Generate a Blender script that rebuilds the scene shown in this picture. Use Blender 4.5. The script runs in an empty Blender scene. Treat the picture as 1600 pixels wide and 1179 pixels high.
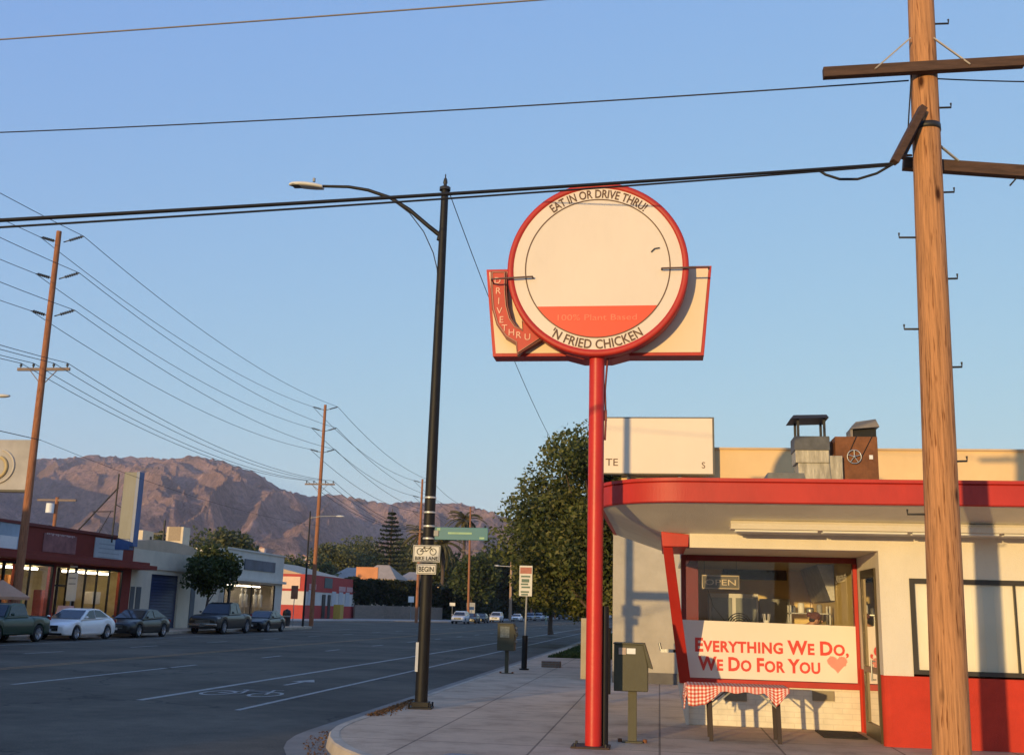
import bpy, bmesh, math, random
import numpy as np
from math import sin, cos, pi, radians, sqrt, atan2
from mathutils import Vector, Matrix

S = bpy.context.scene
COL = S.collection
random.seed(7)

# ------------------------------------------------------------------ camera, world, sun, exposure
FPX = 1650.0
PITCH, ROLL, YAW, EYE = radians(12.47), radians(1.6), radians(8.1), 1.85
cam = bpy.data.cameras.new('camera'); cam.sensor_width = 36.0; cam.lens = 36.0 * FPX / 1600.0
cam.clip_start = 0.1; cam.clip_end = 20000
co = bpy.data.objects.new('camera', cam); COL.objects.link(co)
co.matrix_world = (Matrix.Translation((0, 0, EYE)) @ Matrix.Rotation(YAW, 4, 'Z') @ Matrix.Rotation(pi/2 + PITCH, 4, 'X') @ Matrix.Rotation(ROLL, 4, 'Z'))
S.camera = co

SUN_EL, SUN_AZ = radians(5.0), radians(20.0)       # light travels 20 degrees to the right of the street's direction
W = bpy.data.worlds.new('World'); S.world = W; W.use_nodes = True
nt = W.node_tree; nt.nodes.clear()
sky = nt.nodes.new('ShaderNodeTexSky'); sky.sky_type = 'NISHITA'; sky.sun_disc = False
sky.sun_elevation = SUN_EL; sky.sun_rotation = pi + SUN_AZ
sky.altitude = 0; sky.air_density = 1.0; sky.dust_density = 0.0; sky.ozone_density = 3.0
# a softer tone response for the sky: each channel of the Nishita colour raised to a power below one
sep = nt.nodes.new('ShaderNodeSeparateColor'); hs = nt.nodes.new('ShaderNodeCombineColor')
for k, (gain, power) in enumerate(((1.02, 0.52), (1.20, 0.45), (2.05, 0.05))):
    pw = nt.nodes.new('ShaderNodeMath'); pw.operation = 'POWER'; pw.inputs[1].default_value = power
    ml = nt.nodes.new('ShaderNodeMath'); ml.operation = 'MULTIPLY'; ml.inputs[1].default_value = gain
    nt.links.new(sep.outputs[k], pw.inputs[0]); nt.links.new(pw.outputs[0], ml.inputs[0]); nt.links.new(ml.outputs[0], hs.inputs[k])
bg = nt.nodes.new('ShaderNodeBackground'); bg.inputs['Strength'].default_value = 0.15
ow = nt.nodes.new('ShaderNodeOutputWorld')
nt.links.new(sky.outputs[0], sep.inputs[0]); nt.links.new(hs.outputs[0], bg.inputs[0]); nt.links.new(bg.outputs[0], ow.inputs[0])
sl = bpy.data.lights.new('sun', 'SUN'); sl.energy = 2.6; sl.angle = radians(0.6); sl.color = (1.0, 0.69, 0.29)
so = bpy.data.objects.new('sun', sl); COL.objects.link(so)
sd = Vector((sin(SUN_AZ) * cos(SUN_EL), cos(SUN_AZ) * cos(SUN_EL), -sin(SUN_EL)))
so.rotation_euler = sd.to_track_quat('-Z', 'Y').to_euler(); so.location = (-20, -40, 30)
S.view_settings.view_transform = 'Standard'; S.view_settings.look = 'None'; S.view_settings.gamma = 1
S.view_settings.use_curve_mapping = False
S.view_settings.exposure = 1.35
S.cycles.use_denoising = True
S.cycles.max_bounces = 6; S.cycles.transparent_max_bounces = 12

# ------------------------------------------------------------------ measuring: a pixel of the photograph to a point at a real distance
def ray(px, py):
    dx = (px - 800.0) / FPX; dy = -(py - 589.5) / FPX
    c, s = cos(ROLL), sin(ROLL)
    x, y = c*dx - s*dy, s*dx + c*dy
    v = (x, cos(PITCH) - y*sin(PITCH), sin(PITCH) + y*cos(PITCH))
    c, s = cos(YAW), sin(YAW)
    return Vector((c*v[0] - s*v[1], s*v[0] + c*v[1], v[2]))
O = Vector((0, 0, EYE))
def G(px, py, z=0.0): d = ray(px, py); return O + d*((z - EYE)/d.z)
def PY(px, py, Y): d = ray(px, py); return O + d*(Y/d.y)
def PX(px, py, X): d = ray(px, py); return O + d*(X/d.x)

# ------------------------------------------------------------------ materials
MC = {}
def nm(name):
    m = bpy.data.materials.new(name); m.use_nodes = True
    t = m.node_tree; b = t.nodes['Principled BSDF']
    return m, t, b
def N(t, typ, **k):
    n = t.nodes.new(typ)
    for a, v in k.items():
        if a in n.inputs: n.inputs[a].default_value = v
        else: setattr(n, a, v)
    return n
def ramp(t, stops):
    r = t.nodes.new('ShaderNodeValToRGB'); e = r.color_ramp.elements
    while len(e) < len(stops): e.new(0.5)
    for x, (p, c) in zip(e, stops): x.position = p; x.color = (*c, 1) if len(c) == 3 else c
    return r
def mat(name, col, rough=0.6, var=0.12, scale=3.0, bump=0.0, bscale=40.0, metal=0.0, spec=0.4, stretch=(1, 1, 1), dirt=0.0, coat=0.0):
    """plain surface: base colour with slow and fine variation, wear and a little relief"""
    if name in MC: return MC[name]
    m, t, b = nm(name); L = t.links.new
    tc = N(t, 'ShaderNodeTexCoord'); mp = N(t, 'ShaderNodeMapping'); mp.inputs['Scale'].default_value = stretch
    L(tc.outputs['Object'], mp.inputs[0])
    n1 = N(t, 'ShaderNodeTexNoise', Scale=scale, Detail=6.0, Roughness=0.65); L(mp.outputs[0], n1.inputs['Vector'])
    lo = tuple(max(0, c*(1 - var)) for c in col); hi = tuple(min(1, c*(1 + var)) for c in col)
    r = ramp(t, [(0.3, lo), (0.7, hi)]); L(n1.outputs['Fac'], r.inputs[0]); out = r.outputs[0]
    if dirt > 0:
        n2 = N(t, 'ShaderNodeTexNoise', Scale=scale*0.35, Detail=8.0, Roughness=0.75); L(mp.outputs[0], n2.inputs['Vector'])
        r2 = ramp(t, [(0.45, (0, 0, 0)), (0.72, (1, 1, 1))]); L(n2.outputs['Fac'], r2.inputs[0])
        mu = N(t, 'ShaderNodeMath', operation='MULTIPLY'); mu.inputs[1].default_value = dirt; L(r2.outputs[0], mu.inputs[0])
        mx = N(t, 'ShaderNodeMixRGB'); mx.inputs[2].default_value = (col[0]*.35+.02, col[1]*.33+.018, col[2]*.3+.012, 1)
        L(mu.outputs[0], mx.inputs[0]); L(out, mx.inputs[1]); out = mx.outputs[0]
    L(out, b.inputs['Base Color'])
    b.inputs['Roughness'].default_value = rough; b.inputs['Metallic'].default_value = metal
    b.inputs['Specular IOR Level'].default_value = spec
    if coat: b.inputs['Coat Weight'].default_value = coat; b.inputs['Coat Roughness'].default_value = 0.08
    if bump > 0:
        n3 = N(t, 'ShaderNodeTexNoise', Scale=bscale, Detail=5.0); L(mp.outputs[0], n3.inputs['Vector'])
        bp = N(t, 'ShaderNodeBump', Strength=bump, Distance=0.02); L(n3.outputs['Fac'], bp.inputs['Height']); L(bp.outputs[0], b.inputs['Normal'])
    MC[name] = m
    return m
def emit(name, col, s):
    if name in MC: return MC[name]
    m, t, b = nm(name); b.inputs['Base Color'].default_value = (*col, 1)
    b.inputs['Emission Color'].default_value = (*col, 1); b.inputs['Emission Strength'].default_value = s
    MC[name] = m; return m
def glass(name, tint=(0.85, 0.88, 0.86), refl=0.25):
    if name in MC: return MC[name]
    m, t, b = nm(name); t.nodes.remove(b); L = t.links.new
    tr = N(t, 'ShaderNodeBsdfTransparent'); tr.inputs[0].default_value = (*tint, 1)
    gl = N(t, 'ShaderNodeBsdfGlossy'); gl.inputs['Roughness'].default_value = 0.03
    fr = N(t, 'ShaderNodeFresnel', IOR=1.5); ad = N(t, 'ShaderNodeMath', operation='ADD'); ad.inputs[1].default_value = refl*0.25
    mx = N(t, 'ShaderNodeMixShader'); L(fr.outputs[0], ad.inputs[0]); L(ad.outputs[0], mx.inputs[0]); L(tr.outputs[0], mx.inputs[1]); L(gl.outputs[0], mx.inputs[2])
    L(mx.outputs[0], t.nodes['Material Output'].inputs[0])
    MC[name] = m; return m
def foliage(name, a, b_, c):
    m, t, b = nm(name); L = t.links.new
    g = N(t, 'ShaderNodeNewGeometry'); r = ramp(t, [(0.0, a), (0.55, b_), (1.0, c)])
    L(g.outputs['Random Per Island'], r.inputs[0])
    tc = N(t, 'ShaderNodeTexCoord'); n = N(t, 'ShaderNodeTexNoise', Scale=0.9, Detail=3.0); L(tc.outputs['Object'], n.inputs['Vector'])
    r2 = ramp(t, [(0.3, (0.6, 0.6, 0.6)), (0.7, (1.3, 1.3, 1.25))]); L(n.outputs['Fac'], r2.inputs[0])
    mx = N(t, 'ShaderNodeMixRGB', blend_type='MULTIPLY'); mx.inputs[0].default_value = 1; L(r.outputs[0], mx.inputs[1]); L(r2.outputs[0], mx.inputs[2])
    L(mx.outputs[0], b.inputs['Base Color']); b.inputs['Roughness'].default_value = 0.6; b.inputs['Specular IOR Level'].default_value = 0.25
    tl = N(t, 'ShaderNodeBsdfTranslucent'); L(mx.outputs[0], tl.inputs[0])
    ms = N(t, 'ShaderNodeMixShader'); ms.inputs[0].default_value = 0.35
    L(b.outputs[0], ms.inputs[1]); L(tl.outputs[0], ms.inputs[2]); L(ms.outputs[0], t.nodes['Material Output'].inputs[0])
    return m
def wood(name, base, dark, zs=0.35, knots=True):
    m, t, b = nm(name); L = t.links.new
    tc = N(t, 'ShaderNodeTexCoord'); mp = N(t, 'ShaderNodeMapping'); mp.inputs['Scale'].default_value = (34, 34, zs*3)
    L(tc.outputs['Object'], mp.inputs[0])
    n = N(t, 'ShaderNodeTexNoise', Scale=1.3, Detail=9.0, Roughness=0.72); L(mp.outputs[0], n.inputs['Vector'])
    r = ramp(t, [(0.30, dark), (0.44, tuple(x*.72 for x in base)), (0.58, base), (0.8, tuple(min(1, x*1.3) for x in base))]); L(n.outputs['Fac'], r.inputs[0])
    out = r.outputs[0]
    # short dark checks in the grain
    mp2 = N(t, 'ShaderNodeMapping'); mp2.inputs['Scale'].default_value = (46, 46, 3.0); L(tc.outputs['Object'], mp2.inputs[0])
    v = N(t, 'ShaderNodeTexNoise', Scale=1.0, Detail=2.0); L(mp2.outputs[0], v.inputs['Vector'])
    r3 = ramp(t, [(0.60, (1, 1, 1)), (0.70, (0.42, 0.33, 0.27))]); L(v.outputs['Fac'], r3.inputs[0])
    mx = N(t, 'ShaderNodeMixRGB', blend_type='MULTIPLY'); mx.inputs[0].default_value = 1; L(out, mx.inputs[1]); L(r3.outputs[0], mx.inputs[2]); out = mx.outputs[0]
    if knots:
        mp3 = N(t, 'ShaderNodeMapping'); mp3.inputs['Scale'].default_value = (3.4, 3.4, 1.3); L(tc.outputs['Object'], mp3.inputs[0])
        vo = N(t, 'ShaderNodeTexVoronoi', Scale=1.0); L(mp3.outputs[0], vo.inputs['Vector'])
        r4 = ramp(t, [(0.05, (0.12, 0.08, 0.06)), (0.15, (1, 1, 1))]); L(vo.outputs['Distance'], r4.inputs[0])
        mx2 = N(t, 'ShaderNodeMixRGB', blend_type='MULTIPLY'); mx2.inputs[0].default_value = 1; L(out, mx2.inputs[1]); L(r4.outputs[0], mx2.inputs[2]); out = mx2.outputs[0]
    L(out, b.inputs['Base Color']); b.inputs['Roughness'].default_value = 0.8; b.inputs['Specular IOR Level'].default_value = 0.2
    bp = N(t, 'ShaderNodeBump', Strength=0.6, Distance=0.02); L(n.outputs['Fac'], bp.inputs['Height']); L(bp.outputs[0], b.inputs['Normal'])
    return m
def brick(name, c1, c2, mortar, scale=1.0, bw=0.4, bh=0.1, ms=0.012, bump=0.5, rough=0.75, plane='xz'):
    m, t, b = nm(name); L = t.links.new
    tc = N(t, 'ShaderNodeTexCoord'); sp = N(t, 'ShaderNodeSeparateXYZ'); cb = N(t, 'ShaderNodeCombineXYZ'); L(tc.outputs['Object'], sp.inputs[0])
    ad = N(t, 'ShaderNodeMath', operation='ADD'); L(sp.outputs[0], ad.inputs[0]); L(sp.outputs[1], ad.inputs[1])
    if plane == 'xy': L(sp.outputs[0], cb.inputs[0]); L(sp.outputs[1], cb.inputs[1])
    else: L(ad.outputs[0], cb.inputs[0]); L(sp.outputs[2], cb.inputs[1])
    bt = N(t, 'ShaderNodeTexBrick', Scale=scale); bt.inputs['Color1'].default_value = (*c1, 1); bt.inputs['Color2'].default_value = (*c2, 1); bt.inputs['Mortar'].default_value = (*mortar, 1)
    bt.inputs['Brick Width'].default_value = bw; bt.inputs['Row Height'].default_value = bh; bt.inputs['Mortar Size'].default_value = ms; bt.inputs['Mortar Smooth'].default_value = 0.3
    L(cb.outputs[0], bt.inputs['Vector'])
    n = N(t, 'ShaderNodeTexNoise', Scale=5.0, Detail=6.0); L(tc.outputs['Object'], n.inputs['Vector']); r = ramp(t, [(0.3, (.86, .86, .86)), (0.7, (1.05, 1.05, 1.05))]); L(n.outputs['Fac'], r.inputs[0])
    mx = N(t, 'ShaderNodeMixRGB', blend_type='MULTIPLY'); mx.inputs[0].default_value = 1; L(bt.outputs['Color'], mx.inputs[1]); L(r.outputs[0], mx.inputs[2])
    L(mx.outputs[0], b.inputs['Base Color']); b.inputs['Roughness'].default_value = rough
    iv = N(t, 'ShaderNodeMath', operation='SUBTRACT'); iv.inputs[0].default_value = 1; L(bt.outputs['Fac'], iv.inputs[1])
    bp = N(t, 'ShaderNodeBump', Strength=bump, Distance=0.01); L(iv.outputs[0], bp.inputs['Height']); L(bp.outputs[0], b.inputs['Normal'])
    return m
def asphalt(name, c, patch=0.35):
    m, t, b = nm(name); L = t.links.new
    tc = N(t, 'ShaderNodeTexCoord')
    n1 = N(t, 'ShaderNodeTexNoise', Scale=45.0, Detail=3.0); n2 = N(t, 'ShaderNodeTexNoise', Scale=0.22, Detail=6.0, Roughness=0.6); n3 = N(t, 'ShaderNodeTexNoise', Scale=2.5, Detail=8.0, Roughness=0.7)
    for n in (n1, n2, n3): L(tc.outputs['Object'], n.inputs['Vector'])
    r1 = ramp(t, [(0.25, tuple(x*.55 for x in c)), (0.5, c), (0.85, tuple(x*1.7 for x in c))]); L(n1.outputs['Fac'], r1.inputs[0])
    r2 = ramp(t, [(0.35, (1-patch,)*3), (0.62, (1.15,)*3)]); L(n2.outputs['Fac'], r2.inputs[0])
    r3 = ramp(t, [(0.35, (.8,)*3), (0.65, (1.12,)*3)]); L(n3.outputs['Fac'], r3.inputs[0])
    a = N(t, 'ShaderNodeMixRGB', blend_type='MULTIPLY'); a.inputs[0].default_value = 1; L(r1.outputs[0], a.inputs[1]); L(r2.outputs[0], a.inputs[2])
    e = N(t, 'ShaderNodeMixRGB', blend_type='MULTIPLY'); e.inputs[0].default_value = 1; L(a.outputs[0], e.inputs[1]); L(r3.outputs[0], e.inputs[2])
    # tar-sealed cracks
    vo = N(t, 'ShaderNodeTexVoronoi', feature='DISTANCE_TO_EDGE', Scale=0.13)
    wn = N(t, 'ShaderNodeTexNoise', Scale=0.8, Detail=4.0); L(tc.outputs['Object'], wn.inputs['Vector'])
    wm = N(t, 'ShaderNodeMixRGB', blend_type='LINEAR_LIGHT'); wm.inputs[0].default_value = 1.2; L(tc.outputs['Object'], wm.inputs[1]); L(wn.outputs['Color'], wm.inputs[2]); L(wm.outputs[0], vo.inputs['Vector'])
    r5 = ramp(t, [(0.0015, (.42, .42, .42)), (0.006, (1, 1, 1))]); L(vo.outputs['Distance'], r5.inputs[0])
    f = N(t, 'ShaderNodeMixRGB', blend_type='MULTIPLY'); f.inputs[0].default_value = 1; L(e.outputs[0], f.inputs[1]); L(r5.outputs[0], f.inputs[2])
    L(f.outputs[0], b.inputs['Base Color']); b.inputs['Roughness'].default_value = 0.85; b.inputs['Specular IOR Level'].default_value = 0.25
    bp = N(t, 'ShaderNodeBump', Strength=0.4, Distance=0.01); L(n1.outputs['Fac'], bp.inputs['Height']); L(bp.outputs[0], b.inputs['Normal'])
    return m
def concrete_walk(name, c, sx=1.6, sy=1.6):
    m, t, b = nm(name); L = t.links.new
    tc = N(t, 'ShaderNodeTexCoord')
    bt = N(t, 'ShaderNodeTexBrick', Scale=1.0); bt.offset = 0.0
    bt.inputs['Color1'].default_value = (*c, 1); bt.inputs['Color2'].default_value = (*(x*.93 for x in c), 1); bt.inputs['Mortar'].default_value = (*(x*.45 for x in c), 1)
    bt.inputs['Brick Width'].default_value = sx; bt.inputs['Row Height'].default_value = sy; bt.inputs['Mortar Size'].default_value = 0.016; bt.inputs['Mortar Smooth'].default_value = 0.2
    L(tc.outputs['Object'], bt.inputs['Vector'])
    n1 = N(t, 'ShaderNodeTexNoise', Scale=1.1, Detail=8.0, Roughness=0.7); L(tc.outputs['Object'], n1.inputs['Vector']); r1 = ramp(t, [(0.3, (.62, .60, .58)), (0.5, (.95, .95, .95)), (0.72, (1.14, 1.13, 1.12))]); L(n1.outputs['Fac'], r1.inputs[0])
    n2 = N(t, 'ShaderNodeTexNoise', Scale=60.0, Detail=3.0); L(tc.outputs['Object'], n2.inputs['Vector']); r2 = ramp(t, [(0.3, (.85,)*3), (0.7, (1.1,)*3)]); L(n2.outputs['Fac'], r2.inputs[0])
    vo = N(t, 'ShaderNodeTexVoronoi', Scale=2.2); L(tc.outputs['Object'], vo.inputs['Vector']); r3 = ramp(t, [(0.03, (.6,)*3), (0.05, (1,)*3)]); L(vo.outputs['Distance'], r3.inputs[0])
    out = bt.outputs['Color']
    for r in (r1, r2, r3):
        a = N(t, 'ShaderNodeMixRGB', blend_type='MULTIPLY'); a.inputs[0].default_value = 1; L(out, a.inputs[1]); L(r.outputs[0], a.inputs[2]); out = a.outputs[0]
    L(out, b.inputs['Base Color']); b.inputs['Roughness'].default_value = 0.9; b.inputs['Specular IOR Level'].default_value = 0.2
    iv = N(t, 'ShaderNodeMath', operation='SUBTRACT'); iv.inputs[0].default_value = 1; L(bt.outputs['Fac'], iv.inputs[1])
    ad = N(t, 'ShaderNodeMath', operation='ADD'); L(iv.outputs[0], ad.inputs[0]); L(n2.outputs['Fac'], ad.inputs[1])
    bp = N(t, 'ShaderNodeBump', Strength=0.35, Distance=0.01); L(ad.outputs[0], bp.inputs['Height']); L(bp.outputs[0], b.inputs['Normal'])
    return m

M_asph = asphalt('asphalt', (0.108, 0.088, 0.062), .5)
M_asph2 = asphalt('older_asphalt', (0.075, 0.068, 0.06))
M_walk = concrete_walk('sidewalk_concrete', (0.56, 0.42, 0.285))
M_kerb = mat('kerb_concrete', (0.46, 0.38, 0.28), .9, .2, 2, .4, 30, dirt=.5)
M_gutter = mat('gutter_concrete', (0.24, 0.205, 0.165), .9, .2, 1.5, .3, 40, dirt=.5)
M_paint = mat('road_paint', (0.36, 0.34, 0.30), .8, .35, 9, .2, 60, dirt=.6)
M_yel = mat('yellow_road_paint', (0.36, 0.19, 0.07), .8, .35, 6, .2, 60, dirt=.7)
M_cream = mat('cream_stucco', (0.78, 0.70, 0.57), .85, .05, 1.6, .4, 90, spec=.2, dirt=.14, stretch=(1, 1, .45))
M_soffit = mat('soffit_stucco', (0.72, 0.68, 0.58), .9, .06, 1.5, .35, 60, spec=.15, dirt=.12)
M_red = mat('red_paint', (0.50, 0.030, 0.019), .5, .12, 2.2, .12, 60, dirt=.28, stretch=(1, 1, .5))
M_redst = mat('red_stucco', (0.56, 0.048, 0.026), .8, .1, 2.5, .4, 70, spec=.2, dirt=.22)
M_redmetal = mat('red_enamel', (0.56, 0.026, 0.018), .4, .1, 2, .08, 20, spec=.4, dirt=.16)
M_darkred = mat('dark_red_frame', (0.20, 0.018, 0.015), .4, .1, 3)
M_black = mat('black_paint', (0.012, 0.011, 0.011), .55, .25, 5, .15, 30, spec=.3)
M_dark = mat('dark_metal', (0.03, 0.028, 0.026), .5, .2, 6)
M_steel = mat('galvanised_steel', (0.42, 0.42, 0.40), .42, .25, 5, .1, 20, metal=.8)
M_dull = mat('dull_grey_metal', (0.30, 0.30, 0.29), .6, .15, 5, .1, 20)
M_white = mat('white_paint', (0.78, 0.77, 0.74), .5, .04, 3, dirt=.06)
M_signface = mat('sign_face_cream', (0.77, 0.655, 0.545), .5, .05, .9, .05, 6, dirt=.12, stretch=(1, 1, .4))
M_brown = mat('brown_lettering', (0.12, 0.055, 0.03), .6, .1)
M_redface = mat('red_sign_panel', (0.80, 0.085, 0.035), .45, .05)
M_pink = mat('faded_pink_lettering', (0.85, 0.22, 0.12), .5, .1)
M_glass = glass('window_glass', (.97, .97, .96), .02)
M_dglass = mat('car_glass', (0.02, 0.025, 0.03), .06, .1, 2, spec=.6)
M_tyre = mat('tyre_rubber', (0.018, 0.018, 0.018), .85, .2, 8)
M_rim = mat('alloy_rim', (0.45, 0.45, 0.46), .3, .1, 8, metal=.7)
M_rust = mat('rusty_sheet_metal', (0.20, 0.075, 0.028), .8, .35, 5, .3, 40, dirt=.4)
M_galvd = mat('stained_galvanised_duct', (0.46, 0.41, 0.31), .5, .4, 5, .2, 20, metal=.35, dirt=.75, stretch=(3, 3, .5))
M_olive = mat('olive_green_paint', (0.066, 0.060, 0.034), .5, .12, 3, .08, 30, dirt=.2)
M_tan = mat('tan_paint', (0.36, 0.30, 0.22), .6, .12, 3, dirt=.2)
M_rear = mat('peach_stucco', (0.80, 0.55, 0.28), .88, .05, 1.0, .2, 60, spec=.15, dirt=.08)
M_rearlow = mat('worn_grey_plaster', (0.46, 0.41, 0.33), .9, .13, .9, .25, 40, spec=.15, dirt=.35)
M_pole = wood('pine_pole_wood', (0.58, 0.275, 0.120), (0.15, 0.07, 0.035))
M_polefar = wood('weathered_pole_wood', (0.40, 0.17, 0.085), (0.10, 0.045, 0.025), knots=False)
M_beam = mat('creosoted_timber', (0.085, 0.045, 0.028), .8, .35, 4, .4, 20, stretch=(1, 6, 6))
M_wire = mat('black_cable', (0.02, 0.019, 0.02), .6, .1)
M_wire2 = mat('pale_cable', (0.22, 0.18, 0.15), .6, .1)
M_insul = mat('grey_insulator', (0.06, 0.065, 0.075), .35, .1)
M_bark = mat('bark', (0.10, 0.07, 0.05), .9, .3, 8, .6, 20)
M_lampwhite = mat('lamp_housing', (0.62, 0.60, 0.56), .5, .08, 5)
M_lens = mat('lamp_lens', (0.12, 0.11, 0.09), .3, .1)

# ------------------------------------------------------------------ mesh builder
class MB:
    def __init__(s): s.v = []; s.f = []; s.mi = []; s.m = 0; s.sm = []; s.smooth = False
    def quad(s, *p):
        i = len(s.v); s.v += [tuple(q) for q in p]; s.f.append(tuple(range(i, i + len(p)))); s.mi.append(s.m); s.sm.append(s.smooth); return s
    def add(s, vs, fs, smooth=None):
        i = len(s.v); s.v += [tuple(q) for q in vs]
        for f in fs: s.f.append(tuple(i + k for k in f)); s.mi.append(s.m); s.sm.append(s.smooth if smooth is None else smooth)
        return s
    def box(s, a, b):
        x0, y0, z0 = a; x1, y1, z1 = b
        v = [(x0,y0,z0),(x1,y0,z0),(x1,y1,z0),(x0,y1,z0),(x0,y0,z1),(x1,y0,z1),(x1,y1,z1),(x0,y1,z1)]
        return s.add(v, [(0,3,2,1),(4,5,6,7),(0,1,5,4),(1,2,6,5),(2,3,7,6),(3,0,4,7)], False)
    def cbox(s, c, d, rz=0.0):
        hx, hy, hz = d[0]/2, d[1]/2, d[2]/2; ca, sa = cos(rz), sin(rz)
        v = []
        for z in (-hz, hz):
            for x, y in ((-hx,-hy),(hx,-hy),(hx,hy),(-hx,hy)): v.append((c[0]+ca*x-sa*y, c[1]+sa*x+ca*y, c[2]+z))
        return s.add(v, [(0,3,2,1),(4,5,6,7),(0,1,5,4),(1,2,6,5),(2,3,7,6),(3,0,4,7)], False)
    def hexa(s, b4, t4):
        return s.add(list(b4) + list(t4), [(0,3,2,1),(4,5,6,7),(0,1,5,4),(1,2,6,5),(2,3,7,6),(3,0,4,7)], False)
    def bar(s, p, q, w, h, up=(0, 0, 1)):
        p, q = Vector(p), Vector(q); d = (q - p).normalized(); r = d.cross(Vector(up))
        if r.length < 1e-4: r = d.cross(Vector((1, 0, 0)))
        r.normalize(); u = r.cross(d)
        v = [e + r*a*w/2 + u*b*h/2 for e in (p, q) for a, b in ((-1,-1),(1,-1),(1,1),(-1,1))]
        return s.add(v, [(0,1,2,3),(7,6,5,4),(0,4,5,1),(1,5,6,2),(2,6,7,3),(3,7,4,0)], False)
    def tube(s, pts, r, n=8, caps=True):
        pts = [Vector(p) for p in pts]; rs = r if isinstance(r, (list, tuple)) else [r]*len(pts)
        vs = []; ref = None
        for i, p in enumerate(pts):
            d = (pts[min(i+1, len(pts)-1)] - pts[max(i-1, 0)]).normalized()
            if ref is None: ref = d.cross(Vector((0, 0, 1))) if abs(d.z) < .95 else d.cross(Vector((0, 1, 0)))
            a = (ref - d*ref.dot(d)).normalized(); ref = a; b = d.cross(a)
            for k in range(n): t = 2*pi*k/n; vs.append(p + (a*cos(t) + b*sin(t))*rs[i])
        fs = [(i*n+k, i*n+(k+1) % n, (i+1)*n+(k+1) % n, (i+1)*n+k) for i in range(len(pts)-1) for k in range(n)]
        s.add(vs, fs, True)
        if caps:
            s.add(vs[:n], [tuple(range(n))[::-1]], False); s.add(vs[-n:], [tuple(range(n))], False)
        return s
    def cyl(s, p, q, r, n=12, r2=None): return s.tube([p, q], [r, r if r2 is None else r2], n)
    def lathe(s, c, prof, n=16, axis='z'):
        vs = []
        for r, h in prof:
            for k in range(n):
                t = 2*pi*k/n
                if axis == 'z': vs.append((c[0]+r*cos(t), c[1]+r*sin(t), c[2]+h))
                elif axis == 'y': vs.append((c[0]+r*cos(t), c[1]+h, c[2]+r*sin(t)))
                else: vs.append((c[0]+h, c[1]+r*cos(t), c[2]+r*sin(t)))
        fs = [(i*n+k, i*n+(k+1) % n, (i+1)*n+(k+1) % n, (i+1)*n+k) for i in range(len(prof)-1) for k in range(n)]
        return s.add(vs, fs, True)
    def prism(s, poly, lo, hi, axis='z'):
        """poly of 2D points pushed from lo to hi along an axis; axis z: (x,y), y: (x,z), x: (y,z)"""
        def P(p, h): return (p[0], p[1], h) if axis == 'z' else (p[0], h, p[1]) if axis == 'y' else (h, p[0], p[1])
        n = len(poly); vs = [P(p, lo) for p in poly] + [P(p, hi) for p in poly]
        fs = [tuple(range(n))[::-1], tuple(range(n, 2*n))] + [(k, (k+1) % n, n+(k+1) % n, n+k) for k in range(n)]
        return s.add(vs, fs, False)
    def blob(s, c, r, n=10, seed=0, amp=.12):
        rnd = random.Random(seed); rx, ry, rz = r if isinstance(r, (tuple, list)) else (r, r, r)
        vs = []; m = n//2 + 1
        for i in range(m+1):
            th = pi*i/m
            for k in range(n):
                ph = 2*pi*k/n; q = 1 + amp*(rnd.random()-.5)
                vs.append((c[0]+rx*q*sin(th)*cos(ph), c[1]+ry*q*sin(th)*sin(ph), c[2]+rz*q*cos(th)))
        fs = [(i*n+k, (i+1)*n+k, (i+1)*n+(k+1) % n, i*n+(k+1) % n) for i in range(m) for k in range(n)]
        return s.add(vs, fs, True)
    def build(s, name, mats, parent=None, bevel=0.0, seg=2):
        me = bpy.data.meshes.new(name)
        o = bpy.data.objects.new(name, me); COL.objects.link(o)
        off = Vector((0, 0, 0))
        if parent is not None:
            off = Vector(parent.get('_o', (0, 0, 0))); o.parent = parent; o['_o'] = tuple(off)
        vs = [(v[0]-off.x, v[1]-off.y, v[2]-off.z) for v in s.v]
        me.from_pydata(vs, [], s.f)
        mats = mats if isinstance(mats, (list, tuple)) else [mats]
        for m in mats: me.materials.append(m)
        me.polygons.foreach_set('material_index', s.mi); me.polygons.foreach_set('use_smooth', s.sm)
        me.update()
        bm = bmesh.new(); bm.from_mesh(me); bmesh.ops.remove_doubles(bm, verts=bm.verts, dist=1e-5) if len(s.v) < 60000 and bevel else None
        if bevel:
            bmesh.ops.recalc_face_normals(bm, faces=bm.faces)
            es = [e for e in bm.edges if len(e.link_faces) == 2 and e.calc_face_angle(0) > 0.6]
            if es: bmesh.ops.bevel(bm, geom=es, offset=bevel, segments=seg, affect='EDGES', profile=.6, clamp_overlap=True)
            bm.to_mesh(me); me.update()
        bm.free()
        return o

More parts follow.
